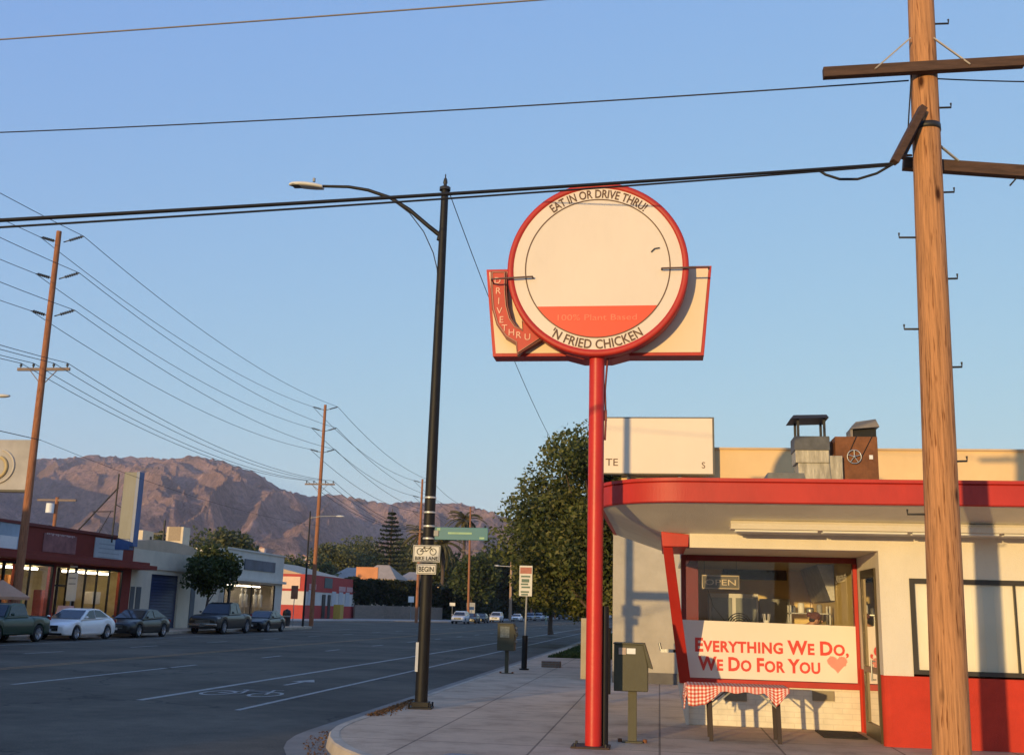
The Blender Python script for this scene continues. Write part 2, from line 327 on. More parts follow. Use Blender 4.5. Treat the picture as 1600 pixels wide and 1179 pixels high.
def meta(o, label=None, cat=None, group=None, kind=None):
    if label: o['label'] = label
    if cat: o['category'] = cat
    if group: o['group'] = group
    if kind: o['kind'] = kind
    return o
def thing(name, loc, label, cat, group=None):
    o = bpy.data.objects.new(name, None); COL.objects.link(o); o.location = loc; o['_o'] = tuple(loc); o.empty_display_size = .2
    return meta(o, label, cat, group)
def single(mb, name, mats, label, cat, group=None, origin=None, bevel=0.0):
    if origin is not None:
        mb.v = [(v[0]-origin[0], v[1]-origin[1], v[2]-origin[2]) for v in mb.v]
    o = mb.build(name, mats, None, bevel)
    if origin is not None: o.location = origin
    return meta(o, label, cat, group)
def struct(mb, name, mats): return meta(mb.build(name, mats), kind='structure')
def copy_tree(o, loc=None, rz=None, label=None, group=None, scale=None):
    c = o.copy(); COL.objects.link(c)
    def kids(src, dst):
        for ch in list(src.children):
            d = ch.copy(); COL.objects.link(d); d.parent = dst; kids(ch, d)
    kids(o, c)
    if loc is not None: c.location = loc
    if rz is not None: c.rotation_euler[2] = rz
    if label: c['label'] = label
    if group: c['group'] = group
    if scale is not None: c.scale = (scale,)*3 if not isinstance(scale, tuple) else scale
    return c

# ---- lettering from Blender's built-in font
_G = {}
def _mesh_text(txt, bold=0.0):
    k = (txt, bold)
    if k in _G: return _G[k]
    c = bpy.data.curves.new('t', 'FONT'); c.body = txt; c.size = 1.0; c.offset = bold; c.resolution_u = 3
    o = bpy.data.objects.new('t', c); COL.objects.link(o); bpy.context.view_layer.update()
    dg = bpy.context.evaluated_depsgraph_get(); me = bpy.data.meshes.new_from_object(o.evaluated_get(dg))
    vs = [(v.co.x, v.co.y) for v in me.vertices]; fs = [tuple(p.vertices) for p in me.polygons]
    bpy.data.objects.remove(o); bpy.data.curves.remove(c); bpy.data.meshes.remove(me)
    xs = [v[0] for v in vs] or [0, 0]
    _G[k] = (vs, fs, min(xs), max(xs)); return _G[k]
def adv(ch):
    a = _mesh_text('I' + ch + 'I'); b = _mesh_text('II'); return (a[3]-a[2]) - (b[3]-b[2])
CAPH = 0.729
def layout(txt):
    """list of (glyph, x, scale) for unit capital height; '^' before a letter keeps it full size in small-caps text"""
    out = []; x = 0.0; sc = '^' in txt; i = 0
    while i < len(txt):
        s = .8 if sc else 1.0
        if txt[i] == '^': i += 1; s = 1.0
        out.append((txt[i], x, s/CAPH)); x += adv(txt[i])*s/CAPH + (.04 if sc else 0); i += 1
    return out, x
def write(mb, txt, o, r, u, h, width=None, bold=0.0, center=False, th=.003):
    """lay txt on a plane: origin o (left end of the base line), unit right r, unit up u, capital height h"""
    o, r, u = Vector(o), Vector(r), Vector(u); n = r.cross(u)
    lay, w = layout(txt); k = (width/w) if width else h
    if center: o = o - r*(w*k/2)
    for ch, x, s in lay:
        if ch == ' ': continue
        vs, fs, _, _ = _mesh_text(ch, bold)
        base = [o + r*((x + v[0]*s)*k) + u*(v[1]*s*h) for v in vs]
        mb.add([p + n*th for p in base], fs, False)
def write_arc(mb, txt, c, R, a0, a1, h, y, bold=0.0, inward=False, th=.004):
    """letters round a circle in a plane y=const facing -y; angles in radians from the top, clockwise"""
    lay, w = layout(txt)
    for ch, x, s in lay:
        if ch == ' ': continue
        ad = adv(ch)*s; t = (x + ad/2)/w; a = a0 + (a1-a0)*t
        k = abs(a1-a0)*R/w
        up = Vector((sin(a), 0, cos(a))); rt = Vector((cos(a), 0, -sin(a)))
        if inward: up = -up; rt = -rt
        vs, fs, _, _ = _mesh_text(ch, bold)
        ctr = Vector((c[0], y, c[2])) + Vector((sin(a), 0, cos(a)))*R
        mb.add([ctr + rt*((v[0]*s - ad/2)*k) + up*((v[1]*s - .5)*h) + Vector((0, -th, 0)) for v in vs], fs, False)

def catenary(p, q, sag, n=24):
    p, q = Vector(p), Vector(q)
    return [p.lerp(q, t) - Vector((0, 0, 4*sag*t*(1-t))) for t in (i/n for i in range(n+1))]
def wire(name, p, q, sag, r, label, group=None, m=None, n=24, cat='wire'):
    b = MB(); b.tube(catenary(p, q, sag, n), r, 5)
    return single(b, name, m or M_wire, label, cat, group)

# =================================================================== THE SETTING
def grid_sheet(mb, x0, x1, y0, y1, z, n=1):
    mb.quad((x0, y0, z), (x1, y0, z), (x1, y1, z), (x0, y1, z))
M_land = mat('dry_ground', (0.16, 0.13, 0.09), .95, .35, .02)
b = MB(); n = 64
rr = [0, 60, 200, 600, 1500, 3000, 6200]
for i in range(len(rr)-1):
    for k in range(n):
        a0, a1 = 2*pi*k/n, 2*pi*(k+1)/n
        p = [(rr[i]*cos(a0), rr[i]*sin(a0), -.03), (rr[i+1]*cos(a0), rr[i+1]*sin(a0), -.03), (rr[i+1]*cos(a1), rr[i+1]*sin(a1), -.03), (rr[i]*cos(a1), rr[i]*sin(a1), -.03)]
        b.quad(*(p if i else (p[0], p[1], p[2])))
struct(b, 'ground', M_land)
b = MB()
grid_sheet(b, -41.5, -4.75, -120, 900, 0.0)
struct(b, 'road', M_asph)
b = MB(); grid_sheet(b, -4.75, 60, -12, 21, 0.0); grid_sheet(b, -140, -41.5, -12, 8, 0.0); grid_sheet(b, -140, -41.5, 95, 115, 0.0)
struct(b, 'side_street', M_asph2)

# right-hand corner: kerb line, gutter, kerb, walk
def corner_path(r):
    c = (1.05, 16.3); R = 5.8
    pts = [(30, c[1]-R-r)]
    for k in range(15):
        a = -pi/2 - (pi/2)*k/14
        pts.append((c[0] + (R+r)*cos(a), c[1] + (R+r)*sin(a)))
    for y in (30, 60, 120, 300, 800): pts.append((c[0]-R-r, y))
    return pts
def band(mb, ro, ri, z, zo=None):
    A, B = corner_path(ro), corner_path(ri)
    for i in range(len(A)-1):
        mb.quad((*A[i], z if zo is None else zo), (*B[i], z), (*B[i+1], z), (*A[i+1], z if zo is None else zo))
b = MB(); band(b, .55, 0, .006, .004); struct(b, 'gutter', M_gutter)
b = MB()
A, A2, B = corner_path(0), corner_path(-.03), corner_path(-.17)
for i in range(len(A)-1):
    b.quad((*A[i], 0), (*A[i+1], 0), (*A2[i+1], .13), (*A2[i], .13))
    b.quad((*A2[i], .13), (*A2[i+1], .13), (*corner_path(-.05)[i+1], .153), (*corner_path(-.05)[i], .153))
    C = corner_path(-.05)
    b.quad((*C[i], .153), (*C[i+1], .153), (*B[i+1], .153), (*B[i], .153))
struct(b, 'kerb', M_kerb)
b = MB(); P = corner_path(-.17)
right = [(30, p[1]) for p in P]
poly = P + [(30, 800)]
b.add([(x, y, .15) for x, y in poly], [tuple(range(len(poly)))[::-1]])
struct(b, 'sidewalk', M_walk)
# brick-edged tactile ramp pad at the corner
M_domes = mat('tactile_pad', (0.20, 0.21, 0.22), .8, .1, 8)
c = G(742, 1186, .15); b = MB(); b.cbox((c.x, c.y, .157), (.9, .6, .012), radians(-12))
for i in range(12):
    for k in range(8):
        x, y = -.41+i*.0745, -.26+k*.0745; ca, sa = cos(radians(-12)), sin(radians(-12))
        b.lathe((c.x+ca*x-sa*y, c.y+sa*x+ca*y, .163), [(.016, 0), (.013, .006), (0, .007)], 6)
struct(b, 'tactile_paving', M_domes)

# left side walk with its rounded corner, and the far block beyond the cross street
def left_walk(mb, ring=0.0):
    pts = [(-28.5-ring, -80), (-28.5-ring, 85)]
    for k in range(1, 9):
        a = (pi/2)*k/8; pts.append((-33.5-ring + 5*cos(a), 86 + 5*sin(a) - ring))
    pts += [(-60, 91-ring)]
    return pts
b = MB(); p = left_walk(b); q = left_walk(b, .18)
for i in range(len(p)-1):
    b.quad((*p[i], .0), (*p[i+1], .0), (*p[i+1], .153), (*p[i], .153)); b.quad((*p[i], .153), (*p[i+1], .153), (*q[i+1], .153), (*q[i], .153))
struct(b, 'kerb', M_kerb)
b = MB(); poly = left_walk(b, .18) + [(-60, -80)]; b.add([(x, y, .15) for x, y in poly], [tuple(range(len(poly)))]); struct(b, 'sidewalk', M_walk)
far = [(-44, 116), (-42, 118), (-40, 135), (-37, 148), (-31, 158), (-29, 170), (-28.5, 300), (-28.5, 800)]
b = MB()
for i in range(len(far)-1):
    b.quad((*far[i], 0), (*far[i+1], 0), (*far[i+1], .15), (*far[i], .15))
poly = far + [(-200, 800), (-200, 116)]; b.add([(x, y, .15) for x, y in poly], [tuple(range(len(poly)))])
struct(b, 'sidewalk', mat('pale_concrete', (.33, .31, .28), .9, .15, .4))

# painted markings, 4 mm above the asphalt
def strip(mb, x, y0, y1, w, z=.004, x1=None):
    n = max(1, int((y1-y0)/12)); x1 = x if x1 is None else x1
    for i in range(n):
        a, c = y0+(y1-y0)*i/n, y0+(y1-y0)*(i+1)/n; xa, xc = x+(x1-x)*i/n, x+(x1-x)*(i+1)/n
        mb.quad((xa-w/2, a, z), (xa+w/2, a, z), (xc+w/2, c, z), (xc-w/2, c, z))
b = MB(); strip(b, -9.85, 19.9, 52, .16, x1=-9.55); strip(b, -9.55, 52, 300, .16); struct(b, 'bike_lane_line', M_paint)
b = MB(); strip(b, -7.45, 18.8, 300, .12, x1=-7.0); struct(b, 'parking_lane_line', M_paint)
b = MB()
for y in [14.0] + [22.2 + 7.45*k for k in range(0, 34)]: strip(b, -13.95, y, y + (7.7 if y < 24 else 2.0), .13)
struct(b, 'lane_dashes', M_paint)
b = MB()
strip(b, -17.2, -5, 300, .11, x1=-15.6); strip(b, -17.5, -5, 300, .11, x1=-15.9); struct(b, 'centre_line', M_yel)
b = MB()
for k in range(36): strip(b, -21.3, 12 + 7.45*k, 14.4 + 7.45*k, .12)
strip(b, -25.6, 10, 88, .1); struct(b, 'far_lane_lines', M_paint)
# bicycle symbol and arrow in the bike lane
b = MB(); c = G(378, 1083)
def ring2(mb, cx, cy, r, w, ky=1.9, n=20):
    for i in range(n):
        a0, a1 = 2*pi*i/n, 2*pi*(i+1)/n
        mb.quad(*[(cx + q*cos(a), cy + q*ky*sin(a), .004) for q, a in ((r, a0), (r+w, a0), (r+w, a1), (r, a1))])
def seg2(mb, x0, y0, x1, y1, w):
    d = Vector((x1-x0, y1-y0)).normalized(); n_ = Vector((-d.y, d.x))*w/2
    mb.quad((x0-n_.x, y0-n_.y, .0045), (x1-n_.x, y1-n_.y, .0045), (x1+n_.x, y1+n_.y, .0045), (x0+n_.x, y0+n_.y, .0045))
cx, cy = c.x, c.y
ring2(b, cx-.52, cy, .27, .07); ring2(b, cx+.52, cy, .27, .07)
for s in ((-.52, 0, -.2, .75), (-.2, .75, .35, .75), (.35, .75, -.02, 0), (-.02, 0, -.52, 0), (-.02, 0, -.25, 1.0), (.52, 0, .3, 1.15), (.3, 1.15, .5, 1.2), (-.38, 1.02, -.12, 1.02), (-.02, 0, .35, .75)):
    seg2(b, cx+s[0], cy+s[1], cx+s[2], cy+s[3], .07)
struct(b, 'bicycle_road_marking', M_paint)
b = MB(); c = G(470, 1066); cx, cy = c.x-.05, c.y
b.quad((cx-.06, cy-1.0, .004), (cx+.06, cy-1.0, .004), (cx+.06, cy+.3, .004), (cx-.06, cy+.3, .004))
b.quad((cx-.3, cy+.3, .004), (cx+.3, cy+.3, .004), (cx, cy+1.2, .004)); struct(b, 'arrow_road_marking', M_paint)

# lawn strip beside the walk, and its blades
M_lawn = mat('lawn_soil', (0.040, 0.055, 0.018), .95, .3, 2.5, .6, 30)
b = MB(); grid_sheet(b, -4.3, -1.75, 42, 120, .156); struct(b, 'lawn', M_lawn)
M_blade = foliage('grass_blades', (0.03, 0.05, 0.012), (0.05, 0.085, 0.02), (0.09, 0.11, 0.035))
b = MB(); rnd = random.Random(3)
for i in range(9000):
    y = 42 + (rnd.random()**1.7)*60; x = rnd.uniform(-4.28, -1.78); h = rnd.uniform(.04, .10); a = rnd.uniform(0, pi); w = .03
    b.quad((x-w*cos(a), y-w*sin(a), .155), (x+w*cos(a), y+w*sin(a), .155), (x+rnd.uniform(-.04, .04), y, .155+h))
meta(b.build('grass', M_blade), 'short green grass on the strip beside the sidewalk', 'grass', kind='stuff')

# ---------------------------------------------------------------- the mountains, a height field some kilometres off
sky_px = [(-700, 700), (-300, 722), (-120, 700), (0, 722), (40, 716), (90, 716), (150, 711), (200, 714), (250, 716), (300, 712), (340, 718), (370, 728), (400, 738), (440, 764), (480, 776), (520, 772), (560, 779), (600, 787), (640, 783), (680, 786), (720, 786), (760, 797), (800, 812), (900, 850), (1000, 880), (1200, 905), (1700, 930)]
def az_el(px, py):
    d = ray(px, py); return atan2(d.x, d.y), atan2(d.z, math.hypot(d.x, d.y))
prof = sorted(az_el(*p) for p in sky_px)
pa = np.array([p[0] for p in prof]); pe = np.array([p[1] for p in prof])
rs = np.random.RandomState(11)
def vnoise(x, y, seed=0):
    tab = np.random.RandomState(seed).rand(256, 256)
    xi = np.floor(x).astype(int); yi = np.floor(y).astype(int); fx = x-xi; fy = y-yi
    fx = fx*fx*(3-2*fx); fy = fy*fy*(3-2*fy)
    g = lambda a, c: tab[a & 255, c & 255]
    return (g(xi, yi)*(1-fx)+g(xi+1, yi)*fx)*(1-fy) + (g(xi, yi+1)*(1-fx)+g(xi+1, yi+1)*fx)*fy
NA, NR = 900, 270
az = np.linspace(radians(-62), radians(28), NA); r_arr = np.linspace(1500, 5600, NR)
AZ, RR = np.meshgrid(az, r_arr, indexing='ij')
X = RR*np.sin(AZ); Y = RR*np.cos(AZ)
RC = 4300.0
crest = np.interp(az, pa, pe)[:, None]
Hc = np.tan(crest)*RC
t = np.clip((RR-1900)/(RC-1900), 0, 1)
U = AZ*RC; V = RR
wu = U + 150*(vnoise(U/520, V/520, 1)-.5)*2 + 50*(vnoise(U/160, V/160, 12)-.5)*2; wv = V + 150*(vnoise(U/520, V/520, 2)-.5)*2
def ridged(su, sv, skew, seed, p=1.0):
    return (1 - np.abs(2*vnoise((wu + skew*wv)/su + 50, wv/sv + 50, seed) - 1))**p
R1 = ridged(520, 1500, .15, 3, 1.2); R2 = ridged(230, 620, -.45, 4); R3 = ridged(105, 260, .55, 5); R4 = ridged(46, 110, -.3, 6); R5 = ridged(22, 40, .4, 7)
amp = np.clip(3.2*t*(1.02-t), 0, 1)
Z = Hc*(t**1.15) + amp*(300*(R1-.62) + 135*(R2-.6)) + (.22+amp)*(40*(R3-.6) + 15*(R4-.6) + 6*(R5-.6)) + 40*t*(1-t)
Z += 45*t**4
Z = np.maximum(Z, -8 + 30*t)
front = np.exp(-((RR-2500)/330)**2)
Z += front*60*vnoise(X/240, Y/240, 8)
Z *= np.clip((RR-1500)/350, 0, 1)
cap = np.tan(crest) + .0007*(vnoise(AZ*420, AZ*0, 9)-.5)*4 - .004*np.clip((RC-RR)/900, 0, 1)*(1-R3)
Z = np.where(RR <= RC, np.minimum(Z, cap*RR + EYE), Z)
back = np.clip((RR-RC)/1300, 0, 1); Z = np.where(RR > RC, (Hc + 12*(R3-.6))*(1-back)**1.3, Z)
Z[:, 0] = -1
m, tt, bs = nm('mountain_scrub'); L = tt.links.new
tc = N(tt, 'ShaderNodeTexCoord'); n1 = N(tt, 'ShaderNodeTexNoise', Scale=0.006, Detail=9.0, Roughness=0.68); L(tc.outputs['Object'], n1.inputs['Vector'])
r1 = ramp(tt, [(0.30, (0.17, 0.13, 0.10)), (0.46, (0.34, 0.21, 0.17)), (0.60, (0.50, 0.31, 0.25)), (0.75, (0.60, 0.43, 0.36))]); L(n1.outputs['Fac'], r1.inputs[0])
n2 = N(tt, 'ShaderNodeTexNoise', Scale=0.075, Detail=6.0, Roughness=0.75); L(tc.outputs['Object'], n2.inputs['Vector'])
r2 = ramp(tt, [(0.35, (.55, .58, .5)), (0.6, (1.15, 1.12, 1.1))]); L(n2.outputs['Fac'], r2.inputs[0])
mx = N(tt, 'ShaderNodeMixRGB', blend_type='MULTIPLY'); mx.inputs[0].default_value = 1; L(r1.outputs[0], mx.inputs[1]); L(r2.outputs[0], mx.inputs[2])
L(mx.outputs[0], bs.inputs['Base Color']); bs.inputs['Roughness'].default_value = 1; bs.inputs['Specular IOR Level'].default_value = 0
bp = N(tt, 'ShaderNodeBump', Strength=1.0, Distance=20.0); L(n2.outputs['Fac'], bp.inputs['Height']); L(bp.outputs[0], bs.inputs['Normal'])
MAZ, MR, MZ = az, r_arr, Z
vs = np.stack([X, Y, Z], -1).reshape(-1, 3).tolist()
fs = [(i*NR+k, i*NR+k+1, (i+1)*NR+k+1, (i+1)*NR+k) for i in range(NA-1) for k in range(NR-1)]
b = MB(); b.add(vs, fs, False); struct(b, 'mountains', m)
def zmount(x, y):
    a = atan2(x, y); q = math.hypot(x, y)
    i = int(round((a-MAZ[0])/(MAZ[1]-MAZ[0]))); k = int(round((q-MR[0])/(MR[1]-MR[0])))
    return float(MZ[max(0, min(NA-1, i)), max(0, min(NR-1, k))])
# =================================================================== THE DINER
M_ceil = mat('kitchen_ceiling', (0.66, 0.60, 0.46), .8, .05); M_kwall = mat('kitchen_wall', (0.82, 0.62, 0.27), .6, .1, 2, dirt=.2)
M_tile = brick('painted_brick', (0.80, 0.73, 0.59), (0.78, 0.71, 0.57), (0.70, 0.64, 0.52), bw=.30, bh=.085, ms=.008, bump=.35)
M_floor = mat('kitchen_floor', (0.18, 0.13, 0.09), .6, .2, 4)
D = thing('diner', (0.46, 18.1, .15), 'white and red corner diner with a rounded red canopy and wide front window', 'restaurant')
ZF = .15
# white walls: header over the recess, front of the right wing, back and side
b = MB()
b.box((.45, 16.1, 2.85), (3.15, 16.35, 3.06))                       # header
b.box((3.15, 16.1, 1.11), (3.56, 16.35, 3.06)); b.box((3.56, 16.1, 2.47), (12, 16.35, 3.06)); b.box((11.6, 16.1, 1.11), (12, 16.35, 2.47))
b.box((3.19, 17.55, 1.11), (3.39, 18.1, 2.85)); b.box((3.17, 16.35, 2.62), (3.37, 17.55, 2.85))
b.box((.45, 23.4, ZF), (12, 23.6, 3.6))
b.box((.45, 19.9, ZF), (.6, 23.4, 3.06)); b.box((11.8, 16.35, ZF), (12, 23.4, 3.6))
wall = b.build('wall', M_cream, D)
b = MB(); b.box((3.19, 18.1, ZF), (3.31, 23.4, 3.0)); b.build('partition', M_kwall, D)
b = MB(); b.box((.62, 23.34, .17), (3.14, 23.395, 2.85)); b.build('back_wall_lining', M_kwall, D)
b = MB()   # red lower wall of the wing with a rounded corner
pl = [(12, 16.07), (12, 16.33), (3.17, 16.33)] + [(3.12+.1-.1*cos(a), 16.07+.1-.1*sin(a)) for a in (0, .4, .8, 1.2, pi/2)]
b.prism(pl, ZF, 1.11); b.box((3.18, 17.52, ZF), (3.38, 18.04, 1.11)); b.box((3.15, 17.98, ZF), (3.21, 18.06, 1.11)); b.build('lower_wall', M_redst, D)
b = MB(); b.prism([(.43, 18.08), (3.185, 18.08), (3.185, 18.3), (.43, 18.3)], ZF, .78); b.prism([(.43, 18.3), (.62, 18.3), (.62, 19.9), (.43, 19.9)], ZF, .78)
sw = b.build('base_wall', M_tile, D)
M_grille = mat('vent_grille', (.30, .25, .17), .7, .1, 5)
for px0, px1, col in ((1132, 1167, 0), (1269, 1304, 0)):
    a, c = PY(px0, 1078, 18.07), PY(px1, 1097, 18.07); g = MB(); g.box((a.x, 18.055, c.z+.02), (c.x, 18.085, a.z))
    for k in range(7): z = c.z+.03+k*.022; g.box((a.x+.01, 18.045, z), (c.x-.01, 18.056, z+.01))
    g.build('vent_grille', M_grille, D)
b = MB(); b.box((.40, 18.02, .78), (3.18, 18.3, .875)); b.box((.40, 18.3, .78), (.64, 19.9, .875)); b.build('sill', M_red, D, .008)
# ceiling of recess + interior
b = MB(); b.box((.40, 16.36, 2.852), (3.19, 18.3, 2.91)); b.box((.40, 18.3, 2.852), (11.8, 23.4, 2.91)); b.build('ceiling', M_ceil, D)
b = MB(); b.box((.6, 18.3, .152), (11.8, 23.4, .17)); b.build('floor', M_floor, D)
# front window
F = MB(); F.box((.45, 18.06, 2.76), (3.185, 18.16, 2.85)); F.box((3.115, 18.05, .875), (3.185, 18.16, 2.76)); F.box((.36, 18.06, .875), (.44, 18.16, 2.85))
F.box((.46, 19.8, .875), (.70, 19.95, 2.85)); F.box((.40, 18.16, 2.76), (.5, 19.8, 2.85))
fr = F.build('front_window', M_darkred, D)
b = MB(); b.quad((.44, 18.11, .875), (3.115, 18.11, .875), (3.115, 18.11, 2.76), (.44, 18.11, 2.76)); b.build('pane', M_glass, fr)
b = MB(); b.quad((.41, 18.16, .875), (.41, 19.8, .875), (.41, 19.8, 2.76), (.41, 18.16, 2.76)); b.build('pane', M_glass, fr)
b = MB(); b.box((3.122, 18.035, .876), (3.18, 18.052, 2.75)); b.build('window_trim', M_red, fr)
# leaning red strut with its capital and the white fin below it
b = MB(); b.hexa([(.32, 17.86, .80), (.50, 17.86, .80), (.50, 18.04, .80), (.32, 18.04, .80)], [(.055, 16.14, 2.853), (.20, 16.14, 2.853), (.20, 16.40, 2.853), (.055, 16.40, 2.853)]); b.build('strut', M_red, D, .006)
b = MB(); b.hexa([(.42, 18.02, ZF), (.47, 18.02, ZF), (.47, 18.14, ZF), (.42, 18.14, ZF)], [(.29, 17.9, .80), (.46, 17.9, .80), (.46, 18.06, .80), (.29, 18.06, .80)]); b.build('fin', M_cream, D)
b = MB(); b.prism([(.05, 2.855), (.43, 2.858), (.44, 3.04), (.03, 3.075)], 16.07, 18.1, 'y'); b.build('capital', M_red, D, .01)
b = MB(); c = PY(1045, 1016, 17.6); b.cbox((c.x, c.y, c.z), (.26, .1, .05)); b.cyl((c.x-.12, c.y, c.z), (c.x-.15, c.y, c.z+.12), .02); b.cbox((c.x+.1, c.y+.2, c.z), (.06, .5, .04)); b.build('bracket', M_steel, D)
# canopy: fascia with a rounded corner, soffit sloping up and out
NS_ = 36
def canopy_line(off):
    pts = [(13, 14.8+off)]; c0, R0 = (.35, 16.05), 1.25-off
    for k in range(NS_+1): a = -pi/2 - (pi/2)*k/NS_; pts.append((c0[0]+R0*cos(a), c0[1]+R0*sin(a)))
    pts += [(-.9+off, 21.3-off*.2), (.45, 21.3-off*.2)]
    return pts
def wallband(mb, line0, line1, z0, z1):
    for i in range(len(line0)-1): mb.quad((*line0[i], z0), (*line0[i+1], z0), (*line1[i+1], z1), (*line1[i], z1))
b = MB(); b.smooth = False
wallband(b, canopy_line(.02), canopy_line(0), 3.385, 3.40); wallband(b, canopy_line(0), canopy_line(0), 3.40, 3.66); wallband(b, canopy_line(0), canopy_line(.02), 3.66, 3.675)
wallband(b, canopy_line(.02), canopy_line(-.02), 3.675, 3.68); wallband(b, canopy_line(-.02), canopy_line(-.02), 3.68, 3.725); wallband(b, canopy_line(-.02), canopy_line(.1), 3.725, 3.726); wallband(b, canopy_line(.02), canopy_line(.08), 3.385, 3.386)
fascia = b.build('fascia', M_red, D)
b = MB(); inner = [(13, 16.1), (.44, 16.1)] + [(.05, 16.1)]*12 + [(.05, 20.7), (.45, 20.7)]
o_ = canopy_line(.06)
for i in range(len(o_)-1):
    a0, a1 = o_[i], o_[i+1]
    if i == 0: b.quad((*a0, 3.39), (*a1, 3.39), (.35, 16.12, 3.05), (13, 16.12, 3.05))
    elif i < NS_+1: b.quad((*a0, 3.39), (*a1, 3.39), (.05, 16.12, 3.06)); 
    elif i == NS_+1: b.quad((*a0, 3.39), (*a1, 3.39), (.05, 20.7, 3.06), (.05, 16.12, 3.06))
    else: b.quad((*a0, 3.39), (*a1, 3.39), (.45, 20.7, 3.06), (.05, 20.7, 3.06))
b.quad((o_[1][0], o_[1][1], 3.39), (.05, 16.12, 3.06), (.35, 16.12, 3.05))
b.quad((.05, 18.08, 3.058), (.05, 20.7, 3.058), (.62, 20.7, 3.058), (.62, 18.08, 3.058))
b.build('soffit', M_soffit, D)
b = MB(); q = canopy_line(.08); pts = q + [(.45, 23.6), (13, 23.6)]; b.add([(x, y, 3.64) for x, y in pts], [tuple(range(len(pts)))]); b.build('roof', mat('roof_gravel', (.33, .30, .26), .95, .2, 8), D)
# fluorescent fixture under the soffit
b = MB(); a = PY(1141, 822, 15.6); b.prism([(15.47, a.z-.045), (15.73, a.z-.045), (15.78, a.z+.03), (15.70, a.z+.075), (15.5, a.z+.075), (15.44, a.z+.03)], a.x, 8.6, 'x'); fx = b.build('light_fixture', M_cream, D, .005)
for k in range(6):
    b = MB(); x = a.x+.06+k*1.22; b.cyl((x, 15.54, a.z-.06), (x+1.15, 15.54, a.z-.06), .02, 8); b.cyl((x, 15.66, a.z-.06), (x+1.15, 15.66, a.z-.06), .02, 8); b.build('tube', mat('unlit_tube', (.8, .78, .7), .3, .02), fx)
for x in (2.4, 4.2, 6.0, 7.8): b = MB(); b.cyl((x, 15.6, a.z+.07), (x, 15.6, 3.2), .015, 6); b.build('hanger', M_steel, fx)
# wing window: black frame, blind behind the pane
b = MB(); x0, x1, z0, z1 = 3.56, 7.6, 1.14, 2.47
for s in (((x0, z0), (x1, z0+.06)), ((x0, z1-.07), (x1, z1)), ((x0, z0+.06), (x0+.07, z1-.07)), ((x1-.07, z0+.06), (x1, z1-.07)), ((4.98, z0+.06), (5.0, z1-.07))): b.box((s[0][0], 16.085, s[0][1]), (s[1][0], 16.2, s[1][1]))
fw = b.build('side_window', mat('dark_bronze_frame', (.045, .036, .028), .45, .1), D)
b = MB()
b.box((x0+.06, 16.150, z0+.05), (x1-.06, 16.17, z1-.06))
for k in range(26): x = x0+.08+k*.154; b.box((x, 16.144, z0+.055), (x+.004, 16.1505, z1-.065))
b.build('blind', mat('white_blind', (.84, .78, .68), .7, .02), fw)
b = MB(); b.quad((x0+.07, 16.12, z0+.06), (x1-.07, 16.12, z0+.06), (x1-.07, 16.12, z1-.07), (x0+.07, 16.12, z1-.07)); b.build('pane', M_glass, fw)
b = MB(); b.box((7.6, 16.12, 1.11), (11.6, 16.34, 2.47)); b.build('wing_wall', M_cream, D)
# side door in the wing's left return
b = MB(); M_bronze = mat('bronze_door_frame', (.10, .075, .045), .4, .1, 4, metal=.5)
b.box((3.13, 16.40, ZF), (3.2, 16.47, 2.62)); b.box((3.13, 17.44, ZF), (3.2, 17.51, 2.62)); b.box((3.13, 16.47, 2.5), (3.2, 17.44, 2.62)); b.box((3.13, 16.47, ZF+.01), (3.2, 17.44, .36)); b.box((3.13, 16.47, 1.1), (3.19, 17.44, 1.18))
dr = b.build('door', M_bronze, D)
b = MB(); b.quad((3.165, 16.47, .36), (3.165, 17.44, .36), (3.165, 17.44, 2.5), (3.165, 16.47, 2.5)); b.build('pane', M_glass, dr)
b = MB(); b.cyl((3.08, 16.6, 1.0), (3.08, 16.6, 1.3), .014, 8); b.cyl((3.08, 16.6, 1.02), (3.14, 16.6, 1.02), .01, 6); b.cyl((3.08, 16.6, 1.28), (3.14, 16.6, 1.28), .01, 6); b.build('handle', M_steel, dr)
# things of the kitchen
def kit(name, label, cat, mb, m, bevel=0.0, group=None): return single(mb, name, m, label, cat, group, bevel=bevel)
b = MB(); b.box((.75, 19.1, .17), (3.0, 19.6, 1.05)); b.box((.72, 19.05, 1.05), (3.02, 19.65, 1.09)); kit('service_counter', 'long service counter standing just inside the front window', 'counter', b, M_steel)
b = MB(); a, c = PY(1108, 926, 21.6), PY(1186, 1000, 21.6); b.box((a.x, 21.6, .17), (c.x, 22.3, a.z)); 
fr_ = thing('cabinet', (a.x, 21.6, .17), 'white upright cabinet with two grey glass doors behind the open sign', 'cabinet'); b.build('body', M_white, fr_)
for k in (0, 1):
    w = (c.x-a.x)/2; b = MB(); b.box((a.x+.04+k*w, 21.57, .5), (a.x+w-.04+k*w, 21.597, a.z-.08)); b.build('door', mat('grey_door_glass', (.30, .32, .29), .15, .1), fr_)
b = MB(); b.box((PY(1186, 930, 23.2).x, 23.0, .17), (PY(1232, 930, 23.2).x, 23.38, 2.25)); kit('refrigerator', 'grey steel refrigerator against the back wall of the kitchen', 'refrigerator', b, mat('grey_fridge', (.36, .37, .35), .35, .1))
a, c = PY(1130, 888, 23.2), PY(1230, 906, 23.2); b = MB(); b.box((a.x, 23.28, c.z), (c.x, 23.38, a.z)); b.m = 1; b.box((a.x+.05, 23.26, c.z+.05), (c.x-.05, 23.279, a.z-.05)); single(b, 'serving_hatch', [M_dark, mat('dark_hatch', (.03, .025, .02), .6, .1)], 'dark serving hatch high in the kitchen back wall', 'hatch')
